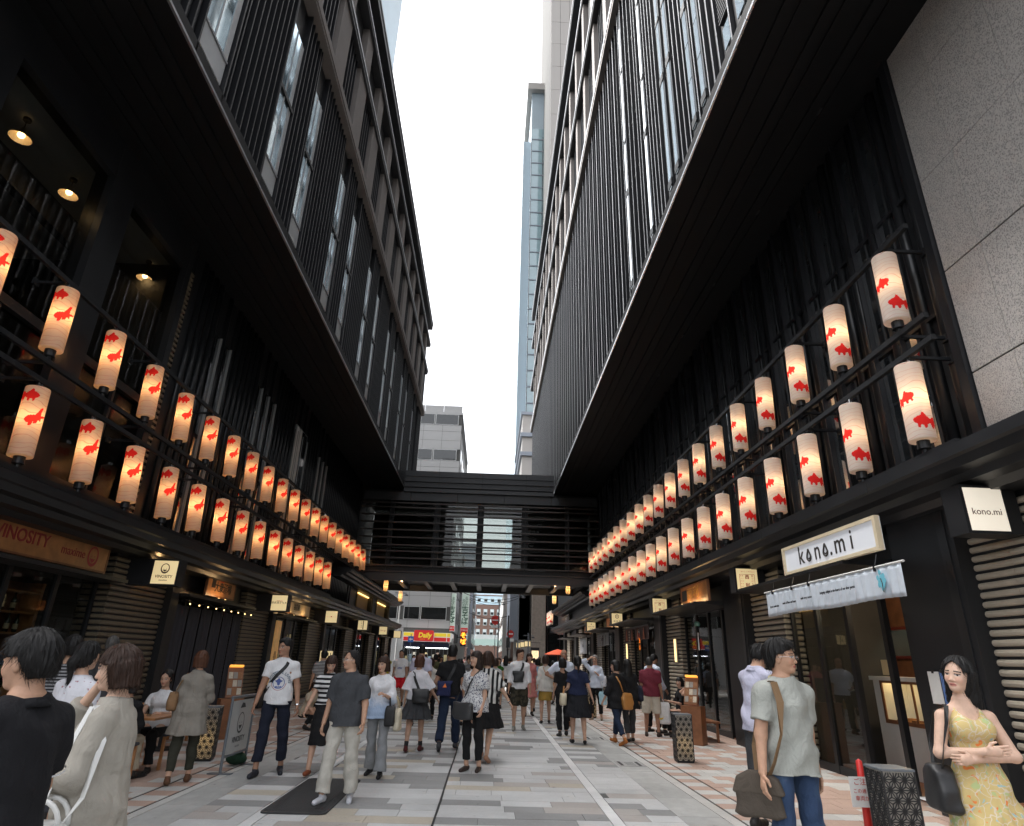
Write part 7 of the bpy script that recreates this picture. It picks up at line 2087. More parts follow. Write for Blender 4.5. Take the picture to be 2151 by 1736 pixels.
mm = [fabric((0.3, 0.28, 0.25)), fabric((0.3, 0.15, 0.08), 'speck', (0.5, 0.4, 0.2), 40), fabric((0.55, 0.5, 0.4), 'speck', (0.25, 0.1, 0.05), 50)]
menu_stand(4.48, 14.6, R_(-38), 'slanted menu stand with food photos and an orange lamp on a dark red box', 1.33, 18, mm)
menu_stand(-5.0, 13.6, R_(35), 'menu stand with an orange lamp beside the wooden chairs', 1.25, 14, mm)
# bench behind the seated women, bench by the granite wall
def bench(x, y, L, label, rz=0, h=0.42):
    t = thing('bench', label, 'bench', (x, y, 0.003), rz)
    for k in range(4):
        MB().box(-0.2 + k * 0.103, -0.105 + k * 0.103, -L / 2, L / 2, h - 0.04, h).build('seat_slat', MT['wood'], t)
    for s_ in (-1, 1):
        for sx_ in (-0.16, 0.16):
            MB().box(sx_ - 0.025, sx_ + 0.025, s_ * (L / 2 - 0.1) - 0.025, s_ * (L / 2 - 0.1) + 0.025, 0, h - 0.04).build('leg', MT['wood'], t)
    return t
bench(4.98, 16.0, 2.1, 'wooden slat bench under the two seated women')
bench(5.28, 5.85, 1.8, 'dark red wooden slat bench against the ribbed pillar by the granite wall')
dr = thing('display_stand', 'tall red brown display box beside the shop door', 'stand', (5.2, 12.55, 0.003))
MB().box(-0.2, 0.2, -0.16, 0.16, 0, 0.95).build('box', MT['wood'], dr)
MB().box(-0.22, 0.22, -0.18, 0.18, 0.952, 0.985).build('top', MT['wood'], dr)
MB().box(-0.14, 0.14, 0.0, 0.03, 0.986, 1.4).build('notice', MT['ink'], dr)
# notices on the black column
MT['blue'] = mk('blue_paper', (0.12, 0.22, 0.5), 0.7)
for px, w, m_, lab in ((1966, 0.10, 'white', 'plain white paper notice'), (1984, 0.03, 'blue', 'narrow blue paper notice')):
    p = bp(px, 1445, X=5.44); t = thing('notice', lab + ' hanging from the black column behind the yellow dress', 'notice', tuple(p))
    MB().box(-0.003, 0.003, -w, w, -0.18, 0.18).build('sheet', MT[m_], t)
    MB().box(-0.006, 0.012, -0.02, 0.02, 0.16, 0.20).build('clip', MT['ink'], t)
# dining set on the left pavement
def chair(x, y, rz, label):
    t = thing('chair', label, 'chair', (x, y, 0.003), rz)
    for sx_ in (-1, 1):
        for sy_ in (-1, 1):
            MB().box(sx_ * 0.19 - 0.018, sx_ * 0.19 + 0.018, sy_ * 0.18 - 0.018, sy_ * 0.18 + 0.018, 0, 0.42 if sy_ > 0 else 0.88).build('leg', MT['orange_wood'], t)
    MB().bevbox(-0.22, 0.22, -0.16, 0.21, 0.42, 0.455, 0.01).build('seat', MT['dark_cloth'], t)
    for z_ in (0.60, 0.80):
        MB().box(-0.172, 0.172, -0.195, -0.172, z_, z_ + 0.06).build('back_rail', MT['orange_wood'], t)
    return t
chair(-4.72, 10.22, R_(180), 'wooden chair under the seated woman in white'); chair(-4.62, 8.9, R_(5), 'wooden chair under the guest in the khaki skirt')
chair(-5.25, 12.6, R_(200), 'empty wooden chair nearest the orange menu lamp'); chair(-5.75, 13.0, R_(170), 'empty wooden chair near the ribbed pillar'); chair(-5.6, 11.2, R_(-60), 'empty wooden chair tucked at the second table')
def table(x, y, label):
    t = thing('table', label, 'table', (x, y, 0.003))
    MB().bevbox(-0.33, 0.33, -0.30, 0.30, 0.69, 0.72, 0.006).build('table_top', MT['orange_wood'], t)
    MB().cyl((0, 0, 0.03), 0.03, 0.66, 10).build('column', MT['black'], t); MB().cyl((0, 0, 0), 0.22, 0.03, 18).build('base', MT['black'], t)
    return t
table(-4.68, 9.55, 'small square cafe table between the two seated guests'); table(-5.45, 11.95, 'empty square cafe table by the ribbed pillar')
MT['drink'] = glass('drinking_glass', (0.85, 0.88, 0.88))
for k, (dx, dy) in enumerate(((-0.1, 0.1), (0.12, -0.05), (0.02, 0.17))):
    t = thing('drinking_glass', 'clear drinking glass on the guests\' cafe table', 'glass', (-4.68 + dx, 9.55 + dy, 0.724), 0, 'glasses on the cafe table')
    MB().lathe((0, 0, 0), [(0.03, 0), (0.034, 0.11)], 14, False).build('glass_wall', MT['drink'], t, True)
    MB().cyl((0, 0, 0.001), 0.029, 0.008, 12).build('glass_foot', MT['drink'], t)
# ---------------------------------------------------------------- far street furniture
MT['umbrella'] = mk('orange_canvas', (0.70, 0.10, 0.03), 0.8, var=0.08)
for px, Y, rr, lab in ((1172, 55.0, 1.15, 'bright orange parasol beside the stone pillar'), (1196, 57.5, 0.95, 'second orange parasol behind the first, by the far doorway')):
    p = bp(px, 1377, Y=Y); t = thing('parasol', lab, 'parasol', (p.x, Y, -0.004)); zt = 2.45
    n = 8; rings = [[(rr * f_ * math.cos(2 * PI * k / 16) * (1 if k % 2 == 0 else 0.965), rr * f_ * math.sin(2 * PI * k / 16) * (1 if k % 2 == 0 else 0.965), zt - 0.42 * f_ ** 1.3) for k in range(16)] for f_ in (0.03, 0.35, 0.7, 1.0)]
    MB().loft(rings, cap=False).build('canopy', MT['umbrella'], t)
    MB().cyl((0, 0, 0), 0.025, zt, 8).build('pole', MT['wood'], t); MB().cyl((0, 0, 0), 0.25, 0.06, 14).build('base', MT['concrete'], t)
    for k in range(8):
        a = 2 * PI * k / 8; MB().tube([(0, 0, zt - 0.03), (rr * .95 * math.cos(a), rr * .95 * math.sin(a), zt - 0.41)], 0.008, 4).build('rib', MT['wood'], t)
def pole_sign(px, py, Y, label, kind, htop=None, r=0.3):
    p = bp(px, py, Y=Y); t = thing('road_sign', label, 'road sign', (p.x, Y, -0.004))
    MB().cyl((0, 0.05, 0), 0.035, p.z + 0.4, 8).build('pole', MT['steel'], t)
    if kind == 'no_entry':
        disc = [(r * math.cos(2 * PI * k / 20), r * math.sin(2 * PI * k / 20)) for k in range(20)]
        MB().loft([[(x, 0, p.z + z) for x, z in disc], [(x, 0.015, p.z + z) for x, z in disc]]).build('disc', MT['red_paint'], t)
        MB().box(-r * 0.75, r * 0.75, -0.01, -0.001, p.z - 0.06, p.z + 0.06).build('white_bar', MT['white'], t)
        MB().box(-r, r, 0, 0.012, p.z - r - 0.32, p.z - r - 0.06).build('plate', MT['white'], t)
    else:
        MB().box(-r, r, 0, 0.015, p.z - r, p.z + r).build('plate', mk('sign_blue', (0.05, 0.16, 0.5), 0.5), t)
        MB().add([(-r * .7, -0.004, p.z), (0, -0.004, p.z + r * .6), (0, -0.004, p.z + r * .2), (r * .7, -0.004, p.z + r * .2), (r * .7, -0.004, p.z - r * .2), (0, -0.004, p.z - r * .2), (0, -0.004, p.z - r * .6)], [(0, 1, 2, 3, 4, 5, 6)]).build('arrow', MT['white'], t)
    return t
pole_sign(1072, 1332, 60, 'round red no entry sign on a pole before the far dark building', 'no_entry', r=0.33)
pole_sign(1041, 1303, 74, 'faded round red sign high on a pole far down the street', 'no_entry', r=0.5)
pole_sign(863, 1343, 52.5, 'blue one way arrow sign standing before the convenience store', 'one_way', r=0.22)
# signal, lamp posts
p = bp(1067, 1350, Y=58); t = thing('traffic_signal', 'dark traffic signal on a post at the crossing', 'traffic signal', (p.x, 58, -0.004))
MB().cyl((0, 0.15, 0), 0.06, 5.2, 8).build('pole', MT['fin'], t); MB().box(-0.16, 0.16, -0.1, 0.12, 2.5, 3.35).build('housing', MT['black'], t)
for k in range(3):
    MB().cyl((0, 0, 0), 0.09, 0.02, 12).build('lens', MT['dark_win'], t, loc=None).matrix_local = Matrix.Translation((0, -0.105, 2.66 + 0.27 * k)) @ Matrix.Rotation(PI / 2, 4, 'X')
for px, py0, Y, lab in ((1049, 1262, 66, 'slim grey lamp post with a cross arm left of the far dark building'), (1090, 1246, 56, 'slim black lamp post beside the far dark building'), (1110, 1330, 58, 'black lamp post with a dish lamp near the parasols'), (843, 1240, 51, 'white banded utility pole at the corner of the grey block'), (818, 1300, 47.2, 'dark green post at the far end of the restaurant building')):
    q = bp(px, py0, Y=Y); t = thing('lamp_post', lab, 'lamp post', (q.x, Y, -0.004))
    MB().cyl((0, 0, 0), 0.07, q.z, 8, 0.05).build('pole', MT['steel'] if 'white' not in lab else MT['white'], t)
    MB().box(-0.45, 0.45, -0.03, 0.03, q.z - 0.25, q.z - 0.19).build('arm', MT['steel'], t)
    MB().lathe((0.42, 0, q.z - 0.42), [(0.16, 0), (0.13, 0.08), (0.03, 0.14)], 12).build('lamp_head', MT['fin'], t)
# lit sign panel and row of lit signs by the far building
p = bp(1124, 1378, Y=56); t = thing('lit_sign', 'tall warm lit menu panel standing beside the orange parasols', 'sign', (p.x, 56, -0.004))
MB().box(-0.36, 0.36, 0, 0.12, 0, 2.55).build('casing', MT['black'], t); MB().box(-0.30, 0.30, -0.02, -0.001, 0.3, 2.3).build('lit_face', emit('menu_panel', (0.95, 0.72, 0.42), 0.25, var=0.3, scale=6), t)
for k in range(3):
    q = bp(1108 - k * 9, 1353 + k * 1.5, Y=60 + 3 * k); t = thing('lit_sign', 'small square warm lit sign on the far dark building, number of a row', 'sign', (q.x, 60 + 3 * k, q.z), 0, 'small lit signs on the far building')
    t['label'] = 'small square warm lit sign in the row on the far dark building'
    MB().box(-0.3, 0.3, 0, 0.2, -0.25, 0.25).build('casing', MT['black'], t); MB().box(-0.26, 0.26, -0.02, -0.001, -0.21, 0.21).build('lit_face', MT['sign_warm'], t)
    MB().box(0.3, 1.2, 0.08, 0.12, 0.1, 0.14).build('bracket', MT['black'], t)
# parked bicycles
def bicycle(x, y, rz, label):
    t = thing('bicycle', label, 'bicycle', (x, y, 0.003), rz)
    for yy in (-0.52, 0.52):
        w = MB().tube([(0, yy + 0.31 * math.cos(2 * PI * k / 20), 0.33 + 0.31 * math.sin(2 * PI * k / 20)) for k in range(21)], 0.018, 6).build('wheel', MT['black'], t)
        for k in range(6):
            a = PI * k / 6; MB().tube([(0, yy + 0.3 * math.cos(a), 0.33 + 0.3 * math.sin(a)), (0, yy - 0.3 * math.cos(a), 0.33 - 0.3 * math.sin(a))], 0.003, 4).build('spoke', MT['frame'], w)
    MB().tube([(0, -0.52, 0.33), (0, -0.05, 0.30), (0, -0.18, 0.80), (0, 0.36, 0.78), (0, -0.05, 0.30)], 0.017, 6).tube([(0, 0.36, 0.95), (0, 0.52, 0.33)], 0.017, 6).tube([(0, -0.52, 0.33), (0, -0.18, 0.72)], 0.012, 6).build('frame', MT['steel'], t)
    MB().tube([(-0.25, 0.28, 0.98), (0, 0.36, 0.97), (0.25, 0.28, 0.98)], 0.013, 6).build('handlebar', MT['chrome'], t)
    MB().sphere((0, -0.2, 0.86), (0.07, 0.13, 0.035)).build('saddle', MT['black'], t, True)
    MB().box(-0.15, 0.15, 0.48, 0.74, 0.72, 0.92).build('basket', MT['fin'], t)
for k, (bx_, by_, rz_) in enumerate(((3.3, 26.5, 12), (3.75, 27.4, 20), (3.5, 28.6, 8), (3.9, 29.8, 15))):
    bicycle(bx_, by_, R_(rz_), 'parked black bicycle with basket %s' % ('leaning out into the walkway', 'second from the wall lamp', 'beside the grey entrance curtain', 'farthest along the shopfronts')[k])
# ---------------------------------------------------------------- the people in the street
from mathutils.bvhtree import BVHTree
def decal(root, onto, flat, mat, name='print', front=True, lift=0.003):
    """lays flat shapes (list of polygons in (u,v), v = local height) onto the garment"""
    me = onto.data; bvh = BVHTree.FromPolygons([v.co[:] for v in me.vertices], [p.vertices[:] for p in me.polygons])
    vs, fs = [], []
    for poly in flat:
        ids = []
        for u, v in poly:
            x = -u if front else u
            h, n, i, d = bvh.ray_cast(Vector((x, 0.6 if front else -0.6, v)), Vector((0, -1 if front else 1, 0)))
            if h is None: ids = None; break
            ids.append(len(vs)); q = h + n * lift; vs.append(tuple(q))
        if ids: fs.append(tuple(ids))
    me2 = bpy.data.meshes.new(name); me2.from_pydata(vs, [], fs); me2.materials.append(mat)
    o = bpy.data.objects.new(name, me2); link(o, root)
    return o
def text_polys(s, size, at=(0, 0), arc=None):
    """letters as polygons; arc=(cx,cz,radius): set on a circle"""
    c = bpy.data.curves.new('t', 'FONT'); c.body = s; c.size = size; c.align_x = 'CENTER'; c.align_y = 'CENTER'; c.resolution_u = 2; c.offset = 0.002
    o = bpy.data.objects.new('t', c); me = bpy.data.meshes.new_from_object(o); out = []
    for p in me.polygons:
        q = []
        for i in p.vertices:
            u, v = me.vertices[i].co[0], me.vertices[i].co[1]
            if arc:
                cx, cz, r = arc; a = u / r; q.append((cx + (r + v) * math.sin(a), cz + (r + v) * math.cos(a)))
            else: q.append((at[0] + u, at[1] + v))
        out.append(q)
    bpy.data.objects.remove(o); bpy.data.curves.remove(c); bpy.data.meshes.remove(me)
    return out
def ring_polys(cx, cz, r0, r1, n=28):
    P = lambda r, k: (cx + r * math.cos(2 * PI * k / n), cz + r * math.sin(2 * PI * k / n))
    return [[P(r0, k), P(r1, k), P(r1, k + 1), P(r0, k + 1)] for k in range(n)]
SK1, SK2, SK3 = (0.52, 0.32, 0.225), (0.46, 0.27, 0.18), (0.36, 0.20, 0.13)
JEANS = fabric((0.035, 0.06, 0.12), 'camo', (0.055, 0.09, 0.16), 3.0)
DJEANS = fabric((0.018, 0.028, 0.055)); NAVY = fabric((0.018, 0.024, 0.055)); BLK = fabric((0.014, 0.014, 0.015)); CHAR = fabric((0.05, 0.052, 0.056))
WHITE = fabric((0.72, 0.72, 0.73)); OFFW = fabric((0.62, 0.60, 0.55)); BEIGE = fabric((0.42, 0.36, 0.27)); LAV = fabric((0.50, 0.50, 0.62)); WBLUE = fabric((0.62, 0.68, 0.78))
STAND = {'R': (0, 4, 2, 10), 'L': (-2, 4, 3, 12)}
WALK = {'R': (20, 2, 4, 6, -6), 'L': (-16, 2, 20, 6, 26)}
WALK2 = {'L': (20, 2, 4, 6, -6), 'R': (-16, 2, 20, 6, 26)}
STEP = {'R': (9, 2, 3, 6, 0), 'L': (-8, 2, 9, 8, 8)}
STEP2 = {'L': (9, 2, 3, 6, 0), 'R': (-8, 2, 9, 8, 8)}
SIT = {'R': (84, 6, 82, 8, 0), 'L': (82, 6, 84, 10, 0)}
SWING = {'R': (-12, 9, 14), 'L': (18, 9, 22)}
SWING2 = {'L': (-12, 9, 14), 'R': (18, 9, 22)}
LEATHER = mk('brown_leather', (0.10, 0.055, 0.028), 0.5, var=0.2); BROWNC = fabric((0.075, 0.062, 0.050)); TAN = mk('tan_leather', (0.42, 0.19, 0.05), 0.45, var=0.15)
STRAPB = mk('brown_strap', (0.15, 0.085, 0.035), 0.7, var=0.1); BLKB = mk('black_nylon', (0.013, 0.013, 0.014), 0.5, var=0.2, bump=0.1); WHB = mk('white_leather', (0.68, 0.68, 0.66), 0.4, var=0.05); CANV = fabric((0.58, 0.52, 0.40))

# --- man in the grey T-shirt
f, r = person('man in a grey T-shirt and jeans with glasses and brown messenger bag, looking aside', 2.24, 5.02, 192, 1.755, 'm', 0.97, SK2, ('short_thick', BLACK_HAIR),
    dict(mat=fabric((0.34, 0.35, 0.32)), sleeve=0.66, grow=0.017, hem=0.83, loose=0.016, ringer=fabric((0.66, 0.60, 0.36))),
    dict(kind='trousers', mat=JEANS, grow=0.013, upto=0.95, wide=0.018), ('shoe', (0.1, 0.09, 0.08)),
    {'R': dict(sw=4, ab=13, be=10, inn=-0.1, hw=(0.3, 1, 0), curl=22), 'L': dict(sw=-12, ab=8, be=14)}, STAND, head=(36, -1, 0), glasses=True)
s1, n1 = around(f, 0.030, 1.41, 1.05, 40, 60); s2, n2 = around(f, 0.03, 1.41, 1.05, 40, -40)
q1 = [V3(0.120, 0.07, 1.43), V3(0.13, 0.13, 1.30), V3(0.165, 0.15, 1.10), V3(0.21, 0.10, 0.92), V3(0.235, 0.03, 0.80)]
q2 = [V3(0.120, 0.05, 1.435), V3(0.13, -0.06, 1.42), V3(0.15, -0.13, 1.25), V3(0.19, -0.13, 1.0), V3(0.235, -0.06, 0.80)]
soft_bag('messenger_bag', 'brown canvas messenger bag hanging at the hip of the man in grey', f, r, (0.275, -0.02, 0.72), (0.055, 0.155, 0.14), BROWNC, [(q1, None), (q2, None)], STRAPB, 0.05, yaw=48, flap=fabric((0.085, 0.07, 0.056)))

# --- woman in the yellow dress
FLORAL = floral()
f, r = person('woman in a yellow paisley sundress standing with folded arms', 3.22, 4.48, 168, 1.66, 'f', 0.92, (0.60, 0.40, 0.30), ('long', BLACK_HAIR),
    dict(mat=FLORAL, sleeve=0, grow=0.010, hem=0.98, neck='scoop', straight=False, name='bodice', fold=0),
    dict(kind='skirt', mat=FLORAL, hem=0.30, flare=0.13, ripple=(8, 0.045), waist=1.07), ('flat', (0.25, 0.15, 0.1)),
    {'R': dict(elb=(0.225, 0.045, 1.105), wri=(0.01, 0.185, 1.135), hw=(0, 0.2, 1), hn=(0, -1, 0), curl=14), 'L': dict(elb=(-0.225, 0.045, 1.10), wri=(0.075, 0.155, 1.085), hw=(0, 0, 1), hn=(0, -1, 0), curl=30)}, STAND, head=(-46, -3, -6))
soft_bag('shoulder_bag', 'black slouchy shoulder bag under the folded arm of the woman in yellow', f, r, (0.235, -0.01, 0.90), (0.075, 0.14, 0.14), BLKB,
    [([V3(0.13, 0.055, 1.405), V3(0.165, 0.09, 1.30), V3(0.215, 0.09, 1.15), V3(0.24, 0.06, 1.0)], None), ([V3(0.13, 0.03, 1.41), V3(0.165, -0.07, 1.36), V3(0.21, -0.10, 1.2), V3(0.24, -0.06, 1.0)], None)], BLKB, 0.028)
# --- man in lavender shirt looking down, behind
person('man in a lavender shirt bending his head down beside the shopfront', 3.02, 7.45, 292, 1.83, 'm', 0.98, SK2, ('short', BLACK_HAIR),
    dict(mat=LAV, sleeve=1.5, grow=0.02, hem=0.84, collar=True), dict(kind='trousers', mat=CHAR, wide=0.02), arms={'R': dict(sw=30, ab=8, be=95), 'L': dict(sw=35, ab=10, be=110)}, legs=STAND, head=(8, 30, 0), lean=4)

# --- man in black polo, close at the edge
f, r = person('man in a black polo shirt with white tipped sleeves, seen from behind', -1.87, 2.84, 74, 1.615, 'm', 1.03, SK2, ('short_thick', BLACK_HAIR),
    dict(mat=fabric((0.013, 0.013, 0.015)), sleeve=0.80, grow=0.020, hem=0.80, loose=0.020, collar=True, cuff=WHITE), dict(kind='trousers', mat=BLK, wide=0.02),
    arms={'R': dict(sw=10, ab=10, be=35), 'L': dict(sw=-2, ab=10, be=16)}, legs=STAND, head=(14, 6, 0))
# --- woman in the pale cardigan
f, r = person('woman in a long pale cardigan raising a hand to her brown bobbed hair', -1.92, 3.62, 96, 1.575, 'f', 1.0, (0.58, 0.38, 0.28), ('bob', BROWN_HAIR),
    dict(mat=fabric((0.36, 0.335, 0.29)), sleeve=1.55, grow=0.026, hem=0.52, flare=0.10, loose=0.022, name='cardigan', ripple=(7, 0.03)), dict(kind='trousers', mat=NAVY),
    arms={'R': dict(elb=(0.16, 0.30, 1.27), wri=(0.07, 0.135, 1.50), hw=(0, 0.3, 1), hn=(0, -1, 0.2), curl=25), 'L': dict(elb=(-0.225, 0.03, 1.085), wri=(-0.12, 0.235, 1.03), hw=(0, 0, 1), hn=(1, 0, 0), curl=40)}, legs=STAND, head=(6, 8, 0))
MB().tube([tuple(f.elb['L'] + (f.wri['L'] - f.elb['L']) * 0.93), tuple(f.elb['L'] + (f.wri['L'] - f.elb['L']) * 0.97)], 0.032, 12).build('wristwatch', MT['chrome'], r)
hb = soft_bag('handbag', 'white leather handbag with braided handles held by the woman in the cardigan', f, r, (-0.27, 0.10, 0.78), (0.08, 0.17, 0.12), WHB,
    [([V3(-0.135, 0.06, 1.405), V3(-0.20, 0.10, 1.20), V3(-0.25, 0.12, 1.0), V3(-0.275, 0.16, 0.90)], None), ([V3(-0.135, 0.04, 1.41), V3(-0.20, -0.06, 1.25), V3(-0.25, -0.05, 1.0), V3(-0.275, 0.0, 0.90)], None)], WHB, 0.035)
for s_ in (-0.05, 0.05):
    MB().tube([(-0.27 + s_, 0.10 + 0.10 * math.cos(a), 0.88 + 0.12 * math.sin(a)) for a in [PI * k / 10 for k in range(11)]], 0.012, 8).build('handle', WHB, hb, True)
# --- behind them
person('woman in a white flowered lace blouse with dark ponytail, seen from behind', -3.36, 5.70, -18, 1.60, 'f', 1.06, SK1, ('pony', BLACK_HAIR),
    dict(mat=fabric((0.62, 0.62, 0.66), 'speck', (0.34, 0.18, 0.20), 30), sleeve=0.9, grow=0.03, hem=0.74, flare=0.22, ripple=(9, 0.04), name='blouse'), dict(kind='skirt', mat=fabric((0.03, 0.03, 0.035), 'speck', (0.2, 0.2, 0.2), 35), hem=0.45, flare=0.10), legs=STAND)
person('dark haired person in a black and grey striped top among the restaurant guests', -4.35, 7.1, 30, 1.66, 'f', 1.0, SK2, ('short_thick', BLACK_HAIR), dict(mat=fabric((0.02, 0.02, 0.022), 'stripe', (0.25, 0.25, 0.26), 10), sleeve=0.8), dict(kind='trousers', mat=BLK), legs=STAND)
person('grey haired man in a dark shirt standing near the ribbed pillar', -4.95, 8.9, 20, 1.70, 'm', 1.05, SK2, ('crop', (0.09, 0.085, 0.08)), dict(mat=CHAR, sleeve=0.7), dict(kind='trousers', mat=BLK), legs=STAND)
# seated guests and their table on the left pavement
person('seated woman in a white T-shirt at the pavement table', -4.72, 10.15, 182, 1.62, 'f', 1.0, SK1, ('updo', BLACK_HAIR), dict(mat=WHITE, sleeve=0.6, hem=0.88), dict(kind='trousers', mat=BLK), arms={'R': dict(sw=28, ab=14, be=75, inn=0.3), 'L': dict(sw=25, ab=14, be=80, inn=0.3)}, legs=SIT, head=(0, 8, 0))
person('seated guest in a khaki skirt with back to the photographer', -4.62, 8.95, 8, 1.55, 'f', 1.0, SK2, ('bob', BLACK_HAIR), dict(mat=BLK, sleeve=1.4, hem=0.88), dict(kind='trousers', mat=BEIGE), arms={'R': dict(sw=28, ab=14, be=75, inn=0.3), 'L': dict(sw=25, ab=14, be=80, inn=0.3)}, legs=SIT, lean=6)
# --- woman in long grey beige cardigan
f, r = person('woman in a loose taupe tunic with ginger hair and brown loafers, seen from behind', -3.86, 9.15, 18, 1.55, 'f', 1.0, SK1, ('bob', GINGER),
    dict(mat=fabric((0.235, 0.215, 0.185)), sleeve=1.5, grow=0.028, hem=0.60, flare=0.14, loose=0.02, ripple=(7, 0.04), name='tunic'), dict(kind='trousers', mat=fabric((0.04, 0.04, 0.03)), upto=0.86, wide=0.01), ('shoe', (0.11, 0.055, 0.03)),
    {'R': dict(sw=20, ab=14, be=125, inn=0.5), 'L': dict(sw=6, ab=12, be=40)}, STEP)
soft_bag('shoulder_bag', 'tan suede shoulder bag on the arm of the woman in the taupe tunic', f, r, (-0.26, -0.02, 1.04), (0.07, 0.14, 0.12), mk('suede', (0.20, 0.11, 0.05), 0.8, var=0.2), [([V3(-0.14, 0.04, 1.40), V3(-0.2, 0.07, 1.25), V3(-0.25, 0.06, 1.12)], None), ([V3(-0.14, 0.0, 1.41), V3(-0.2, -0.09, 1.28), V3(-0.25, -0.09, 1.12)], None)], STRAPB, 0.03)
# --- man in white printed T-shirt
def tee_print(fig, root):
    sh_ = [c for c in root.children if c.name.startswith('shirt')][0]
    blue = fabric((0.10, 0.14, 0.36)); red = fabric((0.42, 0.12, 0.12)); grey = fabric((0.20, 0.25, 0.30))
    decal(root, sh_, text_polys('SUCCESSFUL LIVING', 0.048, arc=(0, 1.14, 0.135)), grey)
    decal(root, sh_, ring_polys(0, 1.14, 0.070, 0.078), blue); decal(root, sh_, ring_polys(0, 1.14, 0.092, 0.098)[14:], red)
    decal(root, sh_, text_polys('BRAVE', 0.028, (0, 1.085)), blue)
    decal(root, sh_, [[(0.04 * math.cos(a) * (1 + 0.5 * math.sin(3 * a)), 1.155 + 0.036 * math.sin(a) * (1 + 0.4 * math.cos(4 * a))) for a in [2 * PI * k / 20 for k in range(20)]]], blue)
f, r = person('man in a white printed T-shirt and cropped navy trousers with a cross strap', -2.97, 9.86, 186, 1.75, 'm', 0.97, SK3, ('short_thick', BLACK_HAIR),
    dict(mat=WHITE, sleeve=0.55, grow=0.010, hem=0.86, loose=0.008), dict(kind='trousers', mat=fabric((0.016, 0.019, 0.032)), upto=0.80, grow=0.014, wide=0.016), ('shoe', (0.03, 0.032, 0.04)),
    {'R': dict(sw=4, ab=13, be=18), 'L': dict(sw=-6, ab=13, be=16)}, {'R': (12, 3, 4, 10, 0), 'L': (-6, 4, 10, 14, 6)}, head=(-32, -2, 0), extra=tee_print)
MB().tube([tuple(f.elb['L'] + (f.wri['L'] - f.elb['L']) * 0.92), tuple(f.elb['L'] + (f.wri['L'] - f.elb['L']) * 0.99)], 0.034, 12).build('wristwatch', MT['chrome'], r)
p_, n_ = around(f, 0.024, 1.40, 0.98, 128, 8, 12); p2_, n2_ = around(f, 0.026, 1.40, 0.98, 232, 352, 12)
soft_bag('sling_bag', 'small black sling bag on a diagonal strap across the white T-shirt', f, r, (0.13, -0.17, 1.0), (0.10, 0.04, 0.09), BLKB, [(p_, n_), (p2_, n2_)], BLKB, 0.045)
# --- crouching person
person('person in a beige top crouching at the edge of the pavement', -4.05, 15.6, 250, 1.60, 'f', 1.0, SK2, ('pony', BROWN_HAIR), dict(mat=BEIGE, sleeve=0.5, hem=0.86), dict(kind='trousers', mat=BLK), arms={'R': dict(sw=40, ab=10, be=30), 'L': dict(sw=45, ab=10, be=40)}, legs={'R': (108, 8, 140, 8, 10), 'L': (112, 8, 144, 8, 10)}, lean=18, head=(0, 15, 0))
# --- woman in black and white striped top
f, r = person('long haired woman in a black and white striped top and narrow black skirt', -2.33, 10.12, 184, 1.57, 'f', 0.96, SK1, ('long_fringe', BROWN_HAIR),
    dict(mat=fabric((0.66, 0.66, 0.66), 'stripe', (0.016, 0.016, 0.018), 4.6), sleeve=0.55, grow=0.014, hem=0.97), dict(kind='skirt', mat=BLK, hem=0.42, flare=0.02, ripple=None), ('flat', (0.25, 0.07, 0.03)),
    {'R': dict(sw=16, ab=16, be=22, inn=0), 'L': dict(sw=-4, ab=9, be=14)}, WALK, head=(8, 24, 0))
# --- man in grey polo
f, r = person('man in a charcoal polo shirt and pale chinos striding over the rubber mat', -1.66, 8.30, 178, 1.60, 'm', 1.02, SK2, ('receding', (0.02, 0.018, 0.018)),
    dict(mat=fabric((0.055, 0.058, 0.064)), sleeve=0.82, grow=0.020, hem=0.82, loose=0.02, collar=True, flare=0.05), dict(kind='trousers', mat=fabric((0.47, 0.45, 0.40)), grow=0.022, wide=0.03, upto=0.97), ('shoe', (0.55, 0.56, 0.60)),
    {'R': dict(sw=-4, ab=12, be=14), 'L': dict(sw=8, ab=13, be=22, inn=0.3)}, {'R': (13, 5, 5, 14, 0), 'L': (-2, 4, 6, 12, 4)}, head=(-54, -2, 0), glasses=True)
# --- woman in white shirt with tote
f, r = person('woman in a white shirt and grey flared trousers carrying a black umbrella pouch', -1.52, 9.98, 176, 1.545, 'f', 1.02, SK1, ('bob', BROWN_HAIR),
    dict(mat=fabric((0.70, 0.70, 0.72), 'fade', (0.36, 0.46, 0.62), 9), sleeve=1.4, grow=0.026, hem=0.80, loose=0.018, collar=True, flare=0.08), dict(kind='trousers', mat=fabric((0.26, 0.27, 0.28)), grow=0.014, wide=0.05, upto=1.02), ('shoe', (0.02, 0.02, 0.022)),
    {'R': dict(sw=2, ab=10, be=15), 'L': dict(sw=12, ab=12, be=105, inn=0.4)}, STEP2, head=(-22, 4, 0))
soft_bag('tote_bag', 'cream canvas tote bag on the arm of the woman in the white shirt', f, r, (-0.30, 0.02, 0.80), (0.055, 0.13, 0.16), CANV, [([V3(-0.25, 0.05, 1.16), V3(-0.30, 0.08, 1.06), V3(-0.30, 0.08, 0.92)], None), ([V3(-0.25, 0.02, 1.16), V3(-0.30, -0.04, 1.06), V3(-0.30, -0.05, 0.92)], None)], fabric((0.42, 0.34, 0.22)), 0.03)
soft_bag('pouch', 'black drawstring pouch hanging from the hand of the woman in the white shirt', f, r, (-0.20, 0.17, 0.86), (0.08, 0.05, 0.15), BLKB, [([V3(-0.19, 0.21, 1.12), V3(-0.20, 0.19, 1.0)], None)], BLKB, 0.03)
